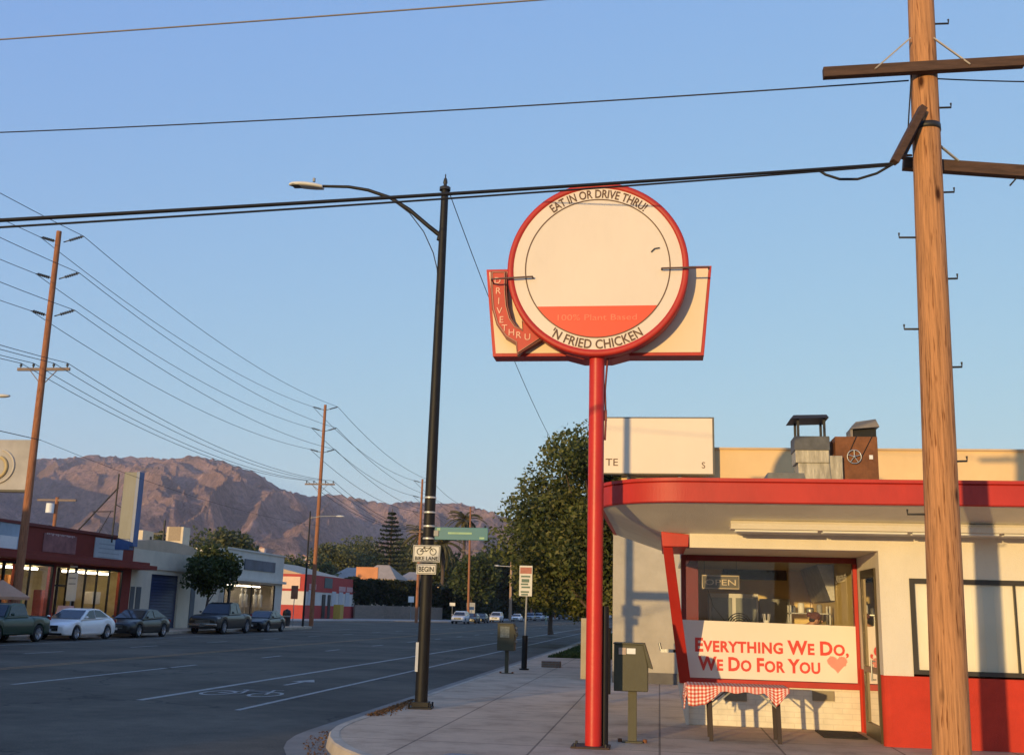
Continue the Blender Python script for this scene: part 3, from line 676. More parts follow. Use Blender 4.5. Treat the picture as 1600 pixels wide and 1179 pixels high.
# range hood
a = PY(1310, 870, 21.0); b = MB(); b.prism([(2.88, 2.84), (3.17, 2.84), (3.17, 2.2), (3.10, 2.2)], 20.3, 22.8, 'y'); kit('range_hood', 'slanting stainless steel hood over the cooking line on the right', 'range hood', b, M_steel)
b = MB(); b.box((2.45, 20.2, .17), (3.1, 22.8, 1.07)); b.box((2.45, 20.2, 1.07), (3.1, 22.8, 1.12)); kit('cooking_range', 'steel cooking range under the slanting hood', 'range', b, M_steel)
b = MB(); rnd = random.Random(4)
for z in (1.75, 1.95): b.box((2.35, 20.35, z), (3.1, 20.75, z+.02))
for x in (2.37, 3.07): b.box((x, 20.35, 1.12), (x+.03, 20.4, 2.1)); b.box((x, 20.72, 1.12), (x+.03, 20.75, 2.1))
kit('wire_shelf', 'steel shelf stacked with kitchen tins beside the cook', 'shelf', b, M_steel)
for k, (x, z, h, rr_, m) in enumerate([(2.45, 1.97, .13, .05, M_steel), (2.6, 1.97, .18, .06, M_white), (2.76, 1.97, .10, .07, M_steel), (2.93, 1.97, .16, .05, M_dull)]):
    b = MB(); b.lathe((x, 20.55, z), [(rr_*.9, 0), (rr_, .02), (rr_, h-.02), (rr_*.7, h), (0, h)], 12)
    single(b, 'tin', m, ['small steel tin at the left end of the kitchen shelf', 'tall white tin second along the kitchen shelf', 'wide low steel pot third along the kitchen shelf', 'grey tin at the right end of the kitchen shelf'][k], 'tin', 'tins on the kitchen shelf')
for k, px in enumerate((1190, 1198, 1206)):
    c = PY(px, 976, 19.3); b = MB(); b.lathe((c.x, c.y, 1.09), [(.035, 0), (.05, .72 if k == 1 else .66), (.052, .73 if k == 1 else .67), (.047, .73 if k == 1 else .67)], 14)
    for q in range(6 if k == 1 else 0): t_ = q*1.05; b.cyl((c.x+.02*cos(t_), c.y+.02*sin(t_), 1.5), (c.x+.06*cos(t_), c.y+.06*sin(t_), 1.93), .005, 5)
    single(b, 'paper_cup_stack', M_white, ['left stack of white paper cups on the counter', 'middle stack of paper cups holding drinking straws', 'right stack of white paper cups on the counter'][k], 'cup stack', 'cup stacks on the service counter')
# coiled dark fan shape behind the counter
c = PY(1155, 972, 19.9); b = MB()
for rr_ in (.21, .17, .13, .09): b.tube([(c.x+rr_*cos(t_), 19.9+.0*rr_, 1.72+rr_*1.0*sin(t_)) for t_ in [2*pi*i/24 for i in range(25)]], .010, 5, False)
for k in range(8): b.cyl((c.x, 19.9, 1.72), (c.x+.21*cos(k*pi/4), 19.9, 1.72+.21*sin(k*pi/4)), .006, 5)
b.cyl((c.x, 19.9, 1.72), (c.x, 19.95, 1.12), .02, 8); b.lathe((c.x, 19.92, 1.09), [(.12, 0), (.12, .02), (.03, .05)], 16)
single(b, 'table_fan', M_black, 'black table fan standing behind the service counter', 'fan')
# unlit neon sign in the window
a, c = PY(1096, 897, 18.5), PY(1156, 921, 18.5)
os_ = thing('open_sign', ((a.x+c.x)/2, 18.5, c.z), 'unlit OPEN window sign with pale tube letters hanging in the front window', 'sign')
b = MB(); b.box((a.x, 18.5, c.z), (c.x, 18.52, a.z)); b.build('back_panel', mat('smoked_panel', (.12, .105, .075), .4, .05), os_)
b = MB(); w = c.x-a.x; h = a.z-c.z
b.tube([(a.x+.015, 18.485, c.z+.015), (c.x-.015, 18.485, c.z+.015), (c.x-.015, 18.485, a.z-.015), (a.x+.015, 18.485, a.z-.015), (a.x+.015, 18.485, c.z+.015)], .009, 6)
write(b, 'OPEN', (a.x+.05, 18.485, c.z+.07), (1, 0, 0), (0, 0, 1), h-.14, w-.1)
b.build('tube_lettering', mat('unlit_neon_glass', (.75, .62, .42), .3, .05), os_)
b = MB(); b.cyl((a.x+.05, 18.51, a.z), (a.x+.05, 18.51, 2.85), .004, 5); b.cyl((c.x-.05, 18.51, a.z), (c.x-.05, 18.51, 2.85), .004, 5); b.tube([(a.x+.1, 18.51, c.z), (a.x+.2, 18.5, c.z-.3), (a.x+.45, 18.5, c.z-.6)], .005, 5); b.build('cord', M_black, os_)

# the cook behind the window
P = thing('person', (0, 0, 0), 'cook in a black shirt and brown headscarf bending over behind the front window', 'person')
hc = PY(1275, 959, 19.95); px_, py_ = hc.x, hc.y
P.location = (px_-.12, py_, .17); P['_o'] = (px_-.12, py_, .17)
def skinned(name, joints, edges, m, parent, sub=2, root=0):
    me = bpy.data.meshes.new(name); off = Vector(parent['_o'])
    me.from_pydata([Vector(j[0])-off for j in joints], edges, []); o = bpy.data.objects.new(name, me); COL.objects.link(o)
    md = o.modifiers.new('s', 'SKIN'); md.use_smooth_shade = True
    for v, j in zip(me.skin_vertices[0].data, joints): v.radius = (j[1], j[1]) if not isinstance(j[1], tuple) else j[1]
    me.skin_vertices[0].data[root].use_root = True
    s_ = o.modifiers.new('u', 'SUBSURF'); s_.levels = sub; s_.render_levels = sub
    bpy.context.view_layer.update(); dg = bpy.context.evaluated_depsgraph_get(); nme = bpy.data.meshes.new_from_object(o.evaluated_get(dg))
    bpy.data.objects.remove(o); nme.materials.clear(); nme.materials.append(m)
    for p in nme.polygons: p.use_smooth = True
    o = bpy.data.objects.new(name, nme); COL.objects.link(o); o.parent = parent; o['_o'] = parent['_o']; return o
M_skin = mat('skin', (.50, .27, .17), .5, .06, 5); M_shirt = mat('black_shirt', (.015, .014, .015), .85, .2, 5); M_scarf = mat('brown_headscarf', (.13, .045, .03), .8, .2, 9); M_hair = mat('dark_hair', (.03, .018, .012), .6, .2, 20)
bx_, by_, z0 = px_-.20, py_, .17
J = [((bx_-.1, by_, z0+.95), .15), ((bx_-.08, by_, z0+1.15), .14), ((bx_-.02, by_, z0+1.42), (.19, .13)), ((bx_+.07, by_, z0+1.56), .075), ((bx_+.13, by_-.01, z0+1.61), .055), ((px_, by_-.02, z0+1.70), .088), ((px_+.03, by_-.03, z0+1.60), .06),
     ((bx_-.05, by_-.19, z0+1.49), .07), ((bx_+.02, by_-.27, z0+1.16), .045), ((bx_+.24, by_-.22, z0+1.02), .034), ((bx_+.31, by_-.21, z0+1.0), .03),
     ((bx_-.05, by_+.19, z0+1.49), .07), ((bx_+.04, by_+.26, z0+1.16), .045), ((bx_+.26, by_+.2, z0+1.02), .034), ((bx_+.33, by_+.19, z0+1.0), .03),
     ((bx_-.1, by_-.1, z0+.88), .11), ((bx_-.06, by_-.11, z0+.48), .07), ((bx_-.1, by_-.11, z0+.08), .05), ((bx_+.04, by_-.12, z0+.035), .04),
     ((bx_-.1, by_+.1, z0+.88), .11), ((bx_-.06, by_+.11, z0+.48), .07), ((bx_-.1, by_+.11, z0+.08), .05), ((bx_+.04, by_+.12, z0+.035), .04)]
Ed = [(0,1),(1,2),(2,3),(3,4),(4,5),(5,6),(2,7),(7,8),(8,9),(9,10),(2,11),(11,12),(12,13),(13,14),(0,15),(15,16),(16,17),(17,18),(0,19),(19,20),(20,21),(21,22)]
fig = skinned('body', J, Ed, M_skin, P)
b = MB(); b.blob((px_-.02, by_-.02, z0+1.735), (.105, .09, .085), 14, 3, .02); b.blob((px_-.12, by_, z0+1.77), (.05, .045, .045), 8, 4, .05); b.build('headscarf', M_scarf, P)
b = MB(); b.blob((px_-.06, by_-.01, z0+1.68), (.07, .088, .06), 10, 5, .05); b.build('hair', M_hair, P)
b = MB(); b.blob((px_+.10, by_-.02, z0+1.655), (.018, .013, .02), 6, 1, 0); b.build('nose', M_skin, P)
b = MB(); b.blob((px_-.0, by_-.105, z0+1.665), (.02, .012, .03), 6, 1, 0); b.build('ear', M_skin, P)
b = MB()
for sy in (-1, 1): b.blob((px_+.085, by_-.025+sy*.033, z0+1.685), (.010, .012, .008), 6, 1, 0)

JS = [((j[0][0], j[0][1], j[0][2]), (j[1][0]*1.12, j[1][1]*1.12) if isinstance(j[1], tuple) else j[1]*1.14) for j in J]
keep = [0, 1, 2, 3, 7, 8, 11, 12]; mp_ = {k: i for i, k in enumerate(keep)}
skinned('shirt', [JS[k] for k in keep], [(mp_[a], mp_[c]) for a, c in Ed if a in mp_ and c in mp_], M_shirt, P)
keep = [0, 15, 16, 17, 19, 20, 21]; mp_ = {k: i for i, k in enumerate(keep)}
skinned('trousers', [JS[k] for k in keep], [(mp_[a], mp_[c]) for a, c in Ed if a in mp_ and c in mp_], mat('dark_trousers', (.03, .035, .05), .9, .1), P)
for s_ in (-1, 1):
    hx, hy = bx_+.34+(.02 if s_ > 0 else 0), by_+s_*.2
    b = MB(); b.blob((hx, hy, z0+1.0), (.045, .036, .018), 8, 2, .05)
    for k in range(4): y_ = hy-.027+k*.018; l_ = (.060, .072, .068, .052)[k]; b.tube([(hx+.03, y_, z0+1.0), (hx+.04+l_*.6, y_, z0+.995), (hx+.03+l_, y_, z0+.975)], [.009, .0085, .007], 6)
    b.tube([(hx, hy-s_*.03, z0+1.0), (hx+.035, hy-s_*.055, z0+.99), (hx+.06, hy-s_*.055, z0+.98)], [.011, .010, .008], 6); b.build('hand', M_skin, P)

# banner under the glass
Bn = MB(); tl, tr, br_, bl = (.365, 1.795), (3.12, 1.765), (3.12, .885), (.43, .885)
Bn.add([(tl[0], 18.02, tl[1]), (tr[0], 18.02, tr[1]), (br_[0], 18.02, br_[1]), (bl[0], 18.02, bl[1]), (tl[0], 18.03, tl[1]), (tr[0], 18.03, tr[1]), (br_[0], 18.03, br_[1]), (bl[0], 18.03, bl[1])], [(0,3,2,1),(4,5,6,7),(0,1,5,4),(1,2,6,5),(2,3,7,6),(3,0,4,7)])
ban = single(Bn, 'banner', mat('pale_pink_banner', (.84, .74, .66), .6, .02, 1.5), 'pale banner reading EVERYTHING WE DO, WE DO FOR YOU below the front window', 'banner', origin=(1.7, 18.03, .885)); ban['_o'] = (1.7, 18.03, .885)
b = MB(); a, c = PY(1085, 1014, 18.02), PY(1327, 1018, 18.02)
write(b, '^EVERYTHING ^WE ^DO,', (a.x, 18.018, a.z-.02), (1, 0, 0), (0, 0, 1), .215, c.x-a.x, bold=.036)
a, c = PY(1092, 1043, 18.02), PY(1283, 1047, 18.02); write(b, '^WE ^DO ^FOR ^YOU', (a.x, 18.018, a.z-.02), (1, 0, 0), (0, 0, 1), .215, c.x-a.x, bold=.036)
b.build('lettering', mat('banner_red', (.72, .065, .05), .6, .05), ban)
b = MB(); c = PY(1308, 1036, 18.02); hp = []
for i in range(40):
    t_ = 2*pi*i/40; hp.append((c.x + .0098*16*sin(t_)**3, c.z + .0093*(13*cos(t_)-5*cos(2*t_)-2*cos(3*t_)-cos(4*t_))))
# hatched heart: strokes clipped to the outline
def inside(x, z):
    k = False
    for i in range(len(hp)):
        x1, z1 = hp[i]; x2, z2 = hp[i-1]
        if (z1 > z) != (z2 > z) and x < (x2-x1)*(z-z1)/(z2-z1)+x1: k = not k
    return k
for q in range(-22, 23):
    s0 = None
    for i in range(121):
        t_ = -.3+.6*i/120; x = c.x + q*.016*.75 + t_*.66; z = c.z - q*.016*.66 + t_*.75 + .0
        ins = inside(x, z)
        if ins and s0 is None: s0 = (x, z)
        if (not ins or i == 120) and s0 is not None:
            if math.hypot(x-s0[0], z-s0[1]) > .015: b.bar((s0[0], 18.014, s0[1]), (x, 18.014, z), .004, .0085, up=(0, 0, 1))
            s0 = None
b.build('heart', mat('heart_red', (.75, .10, .08), .6, .05), ban)
# =================================================================== ON THE DINER'S ROOF
RZ = 3.64
def rbox(name, px0, px1, pyt, Y, d, m, label, cat, zb=RZ, bevel=.01):
    a, c = PY(px0, pyt, Y), PY(px1, pyt, Y); b = MB(); b.box((a.x, Y, zb), (c.x, Y+d, a.z)); return single(b, name, m, label, cat, bevel=bevel)
# rooftop sign box
a, c = PY(936, 651, 28.0), PY(1117, 742, 28.0)
rs_ = thing('rooftop_sign', ((a.x+c.x)/2, 28.0, 4.2), 'cream sign box with few letters left, just right of the red sign pole', 'sign')
b = MB(); b.box((a.x, 28.0, c.z), (c.x, 28.22, a.z)); b.build('cabinet', mat('sign_cabinet', (.13, .12, .10), .6, .1), rs_, .006)
b = MB(); b.box((a.x+.03, 27.98, c.z+.03), (c.x-.05, 28.0, a.z-.04)); b.build('face', mat('sign_face_pinkish', (.80, .655, .50), .5, .03, 1), rs_)
for x in (-.85, .5): b = MB(); b.box((x, 28.26, 4.2), (x+.1, 28.36, a.z-.3)); b.box((x, 28.2, c.z+.3), (x+.1, 28.27, c.z+.4)); b.box((x, 28.2, a.z-.4), (x+.1, 28.27, a.z-.3)); b.build('post', M_dull, rs_)
b = MB(); q = PY(946, 727, 27.97); write(b, 'TE', (q.x, 27.975, q.z), (1, 0, 0), (0, 0, 1), .20, .34)
q = PY(1096, 731, 27.97); write(b, 'S', (q.x, 27.975, q.z), (1, 0, 0), (0, 0, 1), .17); b.build('lettering', M_brown, rs_)
# kerb rail behind the fascia
b = MB(); b.box((-.3, 16.6, RZ), (12.5, 16.75, 3.83)); single(b, 'roof_curb', mat('pale_roof_curb', (.55, .45, .33), .8, .2, 2, dirt=.3), 'low pale curb running along the roof just behind the red fascia', 'curb', bevel=.02)
q = PY(1108, 745, 17.5); v = thing('turbine_vent', (q.x, 17.5, RZ), 'low ribbed dome vent at the foot of the rooftop sign', 'vent')
b = MB()
for k in range(16):
    t_ = 2*pi*k/16; b.tube([(q.x+.20*cos(t_+j*.12)*sin(pi*.5*j/5+.05), 17.5+.20*sin(t_+j*.12)*sin(pi*.5*j/5+.05), 3.86+.2*cos(pi*.5*j/5)) for j in range(6)], .014, 4)
b.build('ribs', M_dark, v); b = MB(); b.lathe((q.x, 17.5, RZ), [(.16, 0), (.16, .2), (.19, .22), (.12, .36), (0, .39)], 16); b.build('drum', M_dull, v)
# low grey hood
a, c = PY(1195, 738, 18.2), PY(1245, 751, 18.2); b = MB(); b.prism([(a.x, RZ), (c.x+.28, RZ), (c.x+.12, a.z), (a.x+.05, a.z)], 18.2, 18.9, 'y')
single(b, 'roof_hatch', mat('weathered_grey_sheet', (.16, .16, .15), .7, .3, 5), 'low grey sheet metal hood left of the tall duct', 'roof hatch')
# tall flared duct with a cap
a = PY(1240, 684, 18.4); c = PY(1292, 684, 18.4); t_ = PY(1262, 655, 18.4)
du = thing('exhaust_duct', ((a.x+c.x)/2, 18.4, RZ), 'tall stained metal exhaust duct with a flat dark cap on four stilts', 'exhaust duct')
b = MB(); x0, x1 = a.x, c.x
b.hexa([(x0-.02+.08, 18.2, RZ), (x1+.06, 18.2, RZ), (x1+.06, 18.75, RZ), (x0+.06, 18.75, RZ)], [(x0+.04, 18.22, a.z-.45), (x1, 18.22, a.z-.45), (x1, 18.7, a.z-.45), (x0+.04, 18.7, a.z-.45)])
b.box((x0, 18.2, a.z-.452), (x1, 18.72, a.z-.05)); b.box((x1+.0, 18.25, RZ), (x1+.22, 18.7, a.z-.32))
b.build('duct', M_galvd, du, .01)
b = MB(); b.box((x0-.015, 18.185, a.z-.24), (x1+.012, 18.735, a.z)); b.build('collar', mat('dark_galvanised', (.10, .10, .10), .6, .3, 6), du, .01)
for x in (x0+.06, x1-.06):
    for y in (18.25, 18.66): b = MB(); b.box((x-.02, y-.02, a.z), (x+.02, y+.02, t_.z-.02)); b.build('stilt', M_dark, du)
b = MB(); b.hexa([(x0-.08, 18.1, t_.z-.04), (x1+.0, 18.1, t_.z-.02), (x1+.0, 18.8, t_.z-.02), (x0-.08, 18.8, t_.z-.04)], [(x0-.02, 18.15, t_.z+.03), (x1-.03, 18.15, t_.z+.04), (x1-.03, 18.75, t_.z+.04), (x0-.02, 18.75, t_.z+.03)]); b.build('cap', M_dark, du)
# rusty blower box
a, c = PY(1303, 683, 18.5), PY(1372, 750, 18.5); x0, x1 = a.x, c.x
co_ = thing('swamp_cooler', ((x0+x1)/2, 18.5, RZ), 'rusty brown cooler box with a spoked fan wheel and grey hood on the roof', 'air cooler')
b = MB(); b.box((x0, 18.4, RZ+.06), (x1, 19.1, a.z)); b.box((x0-.05, 18.5, RZ+.2), (x0, 19.0, a.z-.08)); b.box((x0+.03, 18.385, RZ+.36), (x1-.0, 18.4, RZ+.375)); b.build('casing', M_rust, co_, .01)
b = MB(); w_ = PY(1335, 713, 18.35); 
for rr_ in (.115,): b.tube([(w_.x+rr_*cos(q*pi/12), 18.36, w_.z+rr_*sin(q*pi/12)) for q in range(25)], .011, 6, False)
for q in range(5): b.cyl((w_.x, 18.36, w_.z), (w_.x+.11*cos(q*2*pi/5+.3), 18.36, w_.z+.11*sin(q*2*pi/5+.3)), .009, 5)
b.lathe((w_.x, 18.34, w_.z), [(.0, 0), (.025, 0), (.025, .06)], 8, 'y'); b.build('fan_wheel', M_steel, co_)
b = MB(); p0, p1 = (w_.x+.10, 18.375, w_.z-.04), (x1-.09, 18.375, a.z); b.cyl(p0, p1, .006, 5); b.cyl((w_.x-.07, 18.375, w_.z+.09), (x0+.35, 18.375, a.z), .006, 5); b.build('belt', M_black, co_)
b = MB(); b.cyl((x0+.05, 18.38, RZ+.22), (x0+.36, 18.38, RZ+.21), .014, 6); b.cyl((x0+.36, 18.38, RZ+.21), (x0+.4, 18.38, RZ+.1), .014, 6); b.build('pipe', mat('copper_pipe', (.4, .2, .12), .5, .1), co_)
b = MB(); q = PY(1361, 714, 18.4); b.box((q.x-.03, 18.39, q.z-.035), (q.x+.03, 18.399, q.z+.035)); b.build('rating_plate', M_white, co_)
b = MB(); q = PY(1328, 683, 18.6); r_ = PY(1372, 657, 18.6)
b.hexa([(q.x, 18.5, q.z+.13), (r_.x, 18.5, q.z+.17), (r_.x, 19.0, q.z+.17), (q.x, 19.0, q.z+.13)], [(q.x+.1, 18.55, r_.z-.03), (r_.x-.05, 18.55, r_.z+.02), (r_.x-.05, 18.95, r_.z+.02), (q.x+.1, 18.95, r_.z-.03)])
b.box((q.x+.0, 18.53, q.z), (q.x+.04, 18.95, q.z+.14)); b.build('hood', mat('grey_brown_sheet', (.24, .20, .155), .6, .15, 5), co_)
b = MB(); b.box((q.x+.04, 18.6, q.z), (r_.x-.04, 18.95, q.z+.15)); b.build('motor', M_black, co_)
b = MB()
for j, (dx, dz) in enumerate(((.05, .45), (.1, .3), (.16, .12))): b.tube([(x1+.0, 18.6+.05*j, RZ+dz+.2), (x1+.04+dx*.3, 18.6, RZ+dz), (x1+.05+dx, 18.6, RZ+.02)], .010, 5)
b.tube([(x1+.24, 18.6, RZ), (x1+.38, 18.6, RZ+.28)], .009, 5); b.build('conduit', M_dark, co_)
b = MB(); b.box((x1+.02, 18.5, RZ), (x1+.09, 18.6, RZ+.38)); b.build('junction_box', M_dull, co_, .005)
q = PY(1590, 756, 17.6); b = MB(); b.prism([(q.x-.22, RZ), (q.x+.5, RZ), (q.x+.5, q.z-.05), (q.x+.1, q.z+.03), (q.x-.02, q.z+.03)], 17.6, 18.2, 'y'); single(b, 'roof_hatch', mat('weathered_grey_sheet', (.16, .16, .15), .7, .3, 5), 'grey sheet metal hood at the right end of the red roofline', 'roof hatch')

# =================================================================== THE POLE SIGN
PSX, PSY = -.86, 14.5
ps = thing('pole_sign', (PSX, PSY, .15), 'tall red pole sign with a round cream face, trapezoid box and curved arrow', 'pole sign')
b = MB(); b.cyl((PSX, PSY, .17), (PSX, PSY, 5.45), .108, 32); b.build('pole', M_redmetal, ps)
b = MB(); b.cyl((PSX, PSY, 5.2), (PSX, PSY, 5.46), .085, 24); b.tube([(PSX+.16, PSY+.02, 5.45), (PSX+.14, PSY+.02, 5.25), (PSX+.115, PSY+.02, 4.9), (PSX+.13, PSY+.02, 4.5), (PSX+.12, PSY+.02, 4.2)], .014, 6); b.cbox((PSX+.12, PSY+.03, 4.55), (.05, .06, .14)); b.build('conduit', M_darkred, ps)
b = MB(); b.cbox((PSX-.03, PSY, .162), (.5, .42, .024)); b.build('base_plate', mat('rusty_plate', (.06, .035, .025), .8, .2, 8), ps, .004)
b = MB()
for sx in (-1, 1):
    for sy in (-1, 1): b.cyl((PSX-.03+sx*.2, PSY+sy*.16, .17), (PSX-.03+sx*.2, PSY+sy*.16, .21), .016, 6)
b.build('bolts', M_dark, ps)
b = MB(); b.cyl((PSX+.135, PSY+.09, .15), (PSX+.135, PSY+.09, 1.95), .055, 12); b.build('rear_conduit', M_black, ps)
# trapezoid box
YB = 14.62; TL, TR, BR, BL = [PY(*p, YB) for p in ((760, 419), (1112, 417), (1100, 556), (770, 556))]
zt = (TL.z+TR.z)/2; zb = (BR.z+BL.z)/2
b = MB(); poly = [(TL.x, zt), (TR.x, zt), (BR.x, zb), (BL.x, zb)][::-1]; b.prism(poly, YB, YB+.32, 'y'); bx = b.build('box', M_red, ps, .008)
cxm = (TL.x+TR.x)/2; ins = .045
b = MB(); b.prism([(TL.x+ins, zt-ins), (TR.x-ins, zt-ins), (BR.x-ins, zb+ins), (BL.x+ins, zb+ins)][::-1], YB-.012, YB-.002, 'y'); b.build('face', mat('cream_box_panel', (.80, .62, .42), .5, .03, 1), bx)  # plain cream colour for the trapezoid box face
b = MB(); b.prism([(PSX-.45, zb-.001), (PSX+.45, zb-.001), (PSX+.2, zb-.07), (PSX-.2, zb-.07)][::-1], YB-.1, YB+.3, 'y'); b.build('saddle', M_red, ps)
# disc
RC_ = 1.285; CZ = 6.635; YD = 14.30; dc = (PSX+.0, YD, CZ)
b = MB(); b.lathe(dc, [(0, .22), (RC_, .22), (RC_, 0), (RC_-.02, -.015), (RC_-.085, -.015), (RC_-.09, 0)], 96, 'y'); b.f = b.f; dk = b.build('disc_rim', M_red, ps)
b = MB(); n = 96; b.add([(PSX+(RC_-.085)*cos(2*pi*k/n), YD-.002, CZ+(RC_-.085)*sin(2*pi*k/n)) for k in range(n)], [tuple(range(n))]); b.build('disc_face', M_signface, ps)
# thin ring, red segment and lettering
RI = 1.015
b = MB()
for k in range(n):
    a0, a1 = 2*pi*k/n, 2*pi*(k+1)/n; b.quad(*[(PSX+q*cos(a), YD-.008, CZ+q*sin(a)) for q, a in ((RI, a0), (RI, a1), (RI+.016, a1), (RI+.016, a0))])
b.build('ring_line', M_brown, ps)
zs = PY(930, 478, YD).z - CZ; a0 = math.asin(zs/RI); pts = [((RI)*cos(a), (RI)*sin(a)) for a in [(-pi-a0) + (2*a0+pi)*k/40 for k in range(41)]]
b = MB(); b.add([(PSX+x, YD-.005, CZ+z) for x, z in pts], [tuple(range(len(pts)))]); b.build('red_panel', M_redface, ps)
b = MB(); write_arc(b, 'EAT IN OR DRIVE THRU!', dc, 1.115, radians(-37.5), radians(38.5), .13, YD-.006, bold=.014); b.build('lettering', M_brown, ps)
b = MB(); write_arc(b, "'N FRIED CHICKEN", dc, 1.115, radians(180+34), radians(180-34), .135, YD-.006, bold=.014, inward=True); b.build('lettering', M_brown, ps)
b = MB(); q = PY(873, 502, YD); write(b, '100% Plant Based', (PSX-.58, YD-.010, q.z+.01), (1, 0, 0), (0, 0, 1), .09, 1.15); b.build('lettering', M_pink, ps)
b = MB(); q = PY(1024, 391, YD); b.tube([(q.x-.06, YD-.02, q.z-.03), (q.x-.01, YD-.02, q.z+.02), (q.x+.06, YD-.02, q.z+.03)], .008, 5); b.build('bracket_stub', M_dark, ps)
b = MB()
for p0, p1 in (((768, 436), (832, 432)), ((1034, 419), (1108, 417))):
    u, w = PY(*p0, YD-.07), PY(*p1, YD-.07); b.cyl(u, w, .013, 6); b.cyl(u, u+Vector((0, .3, 0)), .012, 6); b.cyl(w, w+Vector((0, .1, 0)), .012, 6)
b.build('brace_rod', mat('brown_rod', (.12, .07, .06), .6, .1), ps)
# curved arrow box
YA = 14.46
cl = [(779, 426), (779, 455), (781, 480), (787, 502), (798, 518), (812, 526)]
def offs(pts, d):
    out = []
    for i, p in enumerate(pts):
        q0 = Vector(pts[max(i-1, 0)]); q1 = Vector(pts[min(i+1, len(pts)-1)]); t_ = (q1-q0).normalized(); out.append((p[0]+t_.y*d, p[1]-t_.x*d))
    return out
def arrow_poly(w, grow=0):
    L_, R_ = offs(cl, w), offs(cl, -w)
    L_[0] = (L_[0][0], L_[0][1]-grow); R_[0] = (R_[0][0], R_[0][1]-grow)
    head = [(816-grow*.3, 501-grow*1.6), (846+grow*1.3, 527+grow*.4), (809-grow*.5, 551+grow*1.4)]
    return [(PY(*p, YA).x, PY(*p, YA).z) for p in R_ + [head[2], head[1], head[0]] + L_[::-1]]
pa1 = arrow_poly(12.6, 2.4); pa2 = arrow_poly(9.6)
def orient(p):
    A_ = sum(p[i-1][0]*p[i][1]-p[i][0]*p[i-1][1] for i in range(len(p))); return p if A_ < 0 else p[::-1]
b = MB(); b.prism(orient(pa1), YA, YA+.14, 'y'); ar = b.build('arrow', M_darkred, ps)
b = MB(); b.prism(orient(pa2), YA-.012, YA-.001, 'y'); b.build('arrow_face', mat('deep_red_panel', (.52, .05, .03), .5, .08), ar)
b = MB(); b.tube([(x, YA-.022, z) for x, z in pa2 + pa2[:1]], .007, 5); b.build('neon_tube', mat('pale_neon_tube', (.55, .30, .2), .4, .05), ar)
b = MB()
for ch, px, py in (('D', 774, 442), ('R', 775, 458), ('I', 776, 474), ('V', 777, 489), ('E', 780, 503)):
    q = PY(px, py, YA-.02); write(b, ch, (q.x+.03, q.y, q.z-.01), (1, 0, 0), (0, 0, 1), .10, center=True)
for ch, px, py in (('T', 788, 517), ('H', 799, 524), ('R', 810, 528), ('U', 824, 531)):
    q = PY(px, py, YA-.02); write(b, ch, (q.x, q.y, q.z), (1, 0, 0), (0, 0, 1), .10, center=True)
b.build('lettering', mat('pink_white_letters', (.85, .50, .36), .5, .05), ar)

# =================================================================== STREET FURNITURE ON THE CORNER
# street lamp
LX, LY = -4.15, 18.95
lp = thing('street_lamp', (LX, LY, .15), 'black street lamp on the corner with one curved arm reaching over the street', 'street lamp')
b = MB(); b.smooth = True; b.tube([(LX, LY, .17), (LX+.01, LY, 5), (LX+.03, LY, 9.85)], [.115, .098, .072], 14); b.build('pole', M_black, lp)
b = MB(); b.cbox((LX, LY, .165), (.42, .42, .03), .1); b.cbox((LX, LY, .22), (.3, .3, .09), .1)
for k in range(4): a = pi/4+.1+k*pi/2; b.cyl((LX+.26*cos(a), LY+.26*sin(a), .18), (LX+.26*cos(a), LY+.26*sin(a), .25), .02, 6)
b.build('base', M_black, lp, .012)
b = MB(); b.lathe((LX+.03, LY, 9.85), [(.11, -.03), (.11, .03), (.05, .05), (.03, .09), (.045, .13), (.035, .2), (.012, .24), (.012, .3), (0, .32)], 10); b.build('finial', M_dark, lp)
arm = [PY(*p, LY) for p in ((688, 368), (668, 352), (640, 328), (610, 309), (575, 297), (545, 292), (504, 291))]
b = MB(); b.tube(arm, [.045, .042, .04, .037, .034, .032, .03], 8); b.cyl(arm[0]-Vector((.02, 0, .1)), arm[0]-Vector((-.03, 0, -.12)), .055, 8); b.build('arm', M_black, lp)
h0, h1 = PY(452, 288, LY), PY(505, 293, LY); L_ = h1.x-h0.x; b = MB(); vs = []
for i in range(11):
    t_ = i/10; w = .145*sin(pi*min(1, (t_*.82+.06)))**.6 if i else .02; h = .075*sin(pi*min(.93, t_*.8+.06))**.6; z = h0.z+(h1.z-h0.z)*t_
    for k in range(10): a = 2*pi*k/10; vs.append((h0.x+L_*t_, LY+w*cos(a), z+max(-.025, h*sin(a))))
b.add(vs, [(i*10+k, (i+1)*10+k, (i+1)*10+(k+1) % 10, i*10+(k+1) % 10) for i in range(10) for k in range(10)] , True)
b.add(vs[-10:], [tuple(range(10))]); lh = b.build('lamp_head', M_lampwhite, lp)
b = MB(); b.box((h0.x+.08, LY-.10, h0.z-.055), (h0.x+L_*.75, LY+.10, h0.z-.024)); b.build('lens', M_lens, lh, .01); b = MB(); b.cyl((h0.x+L_*.72, LY, h0.z+.04), (h0.x+L_*.72, LY, h0.z+.11), .03, 8); b.build('photocell', M_dull, lh)
b = MB(); q = [PY(*p, LY-.06) for p in ((612, 312), (640, 333), (662, 362), (677, 395), (683, 420), (684, 440))]; b.tube(q, .010, 5); b.build('cable', M_wire, lp)
b = MB()
for z in (3.82, 3.55, 3.3, 3.08, 2.86): b.lathe((LX+.01, LY, z), [(.110, 0), (.112, .01), (.112, .022), (.110, .03)], 14)
b.build('steel_band', mat('bright_band', (.62, .60, .56), .35, .05, 5, metal=.4), lp)
b = MB(); b.cbox((LX-.09, LY-.08, 1.02), (.05, .04, .5)); b.build('conduit', mat('white_strip', (.6, .6, .58), .6, .1), lp)
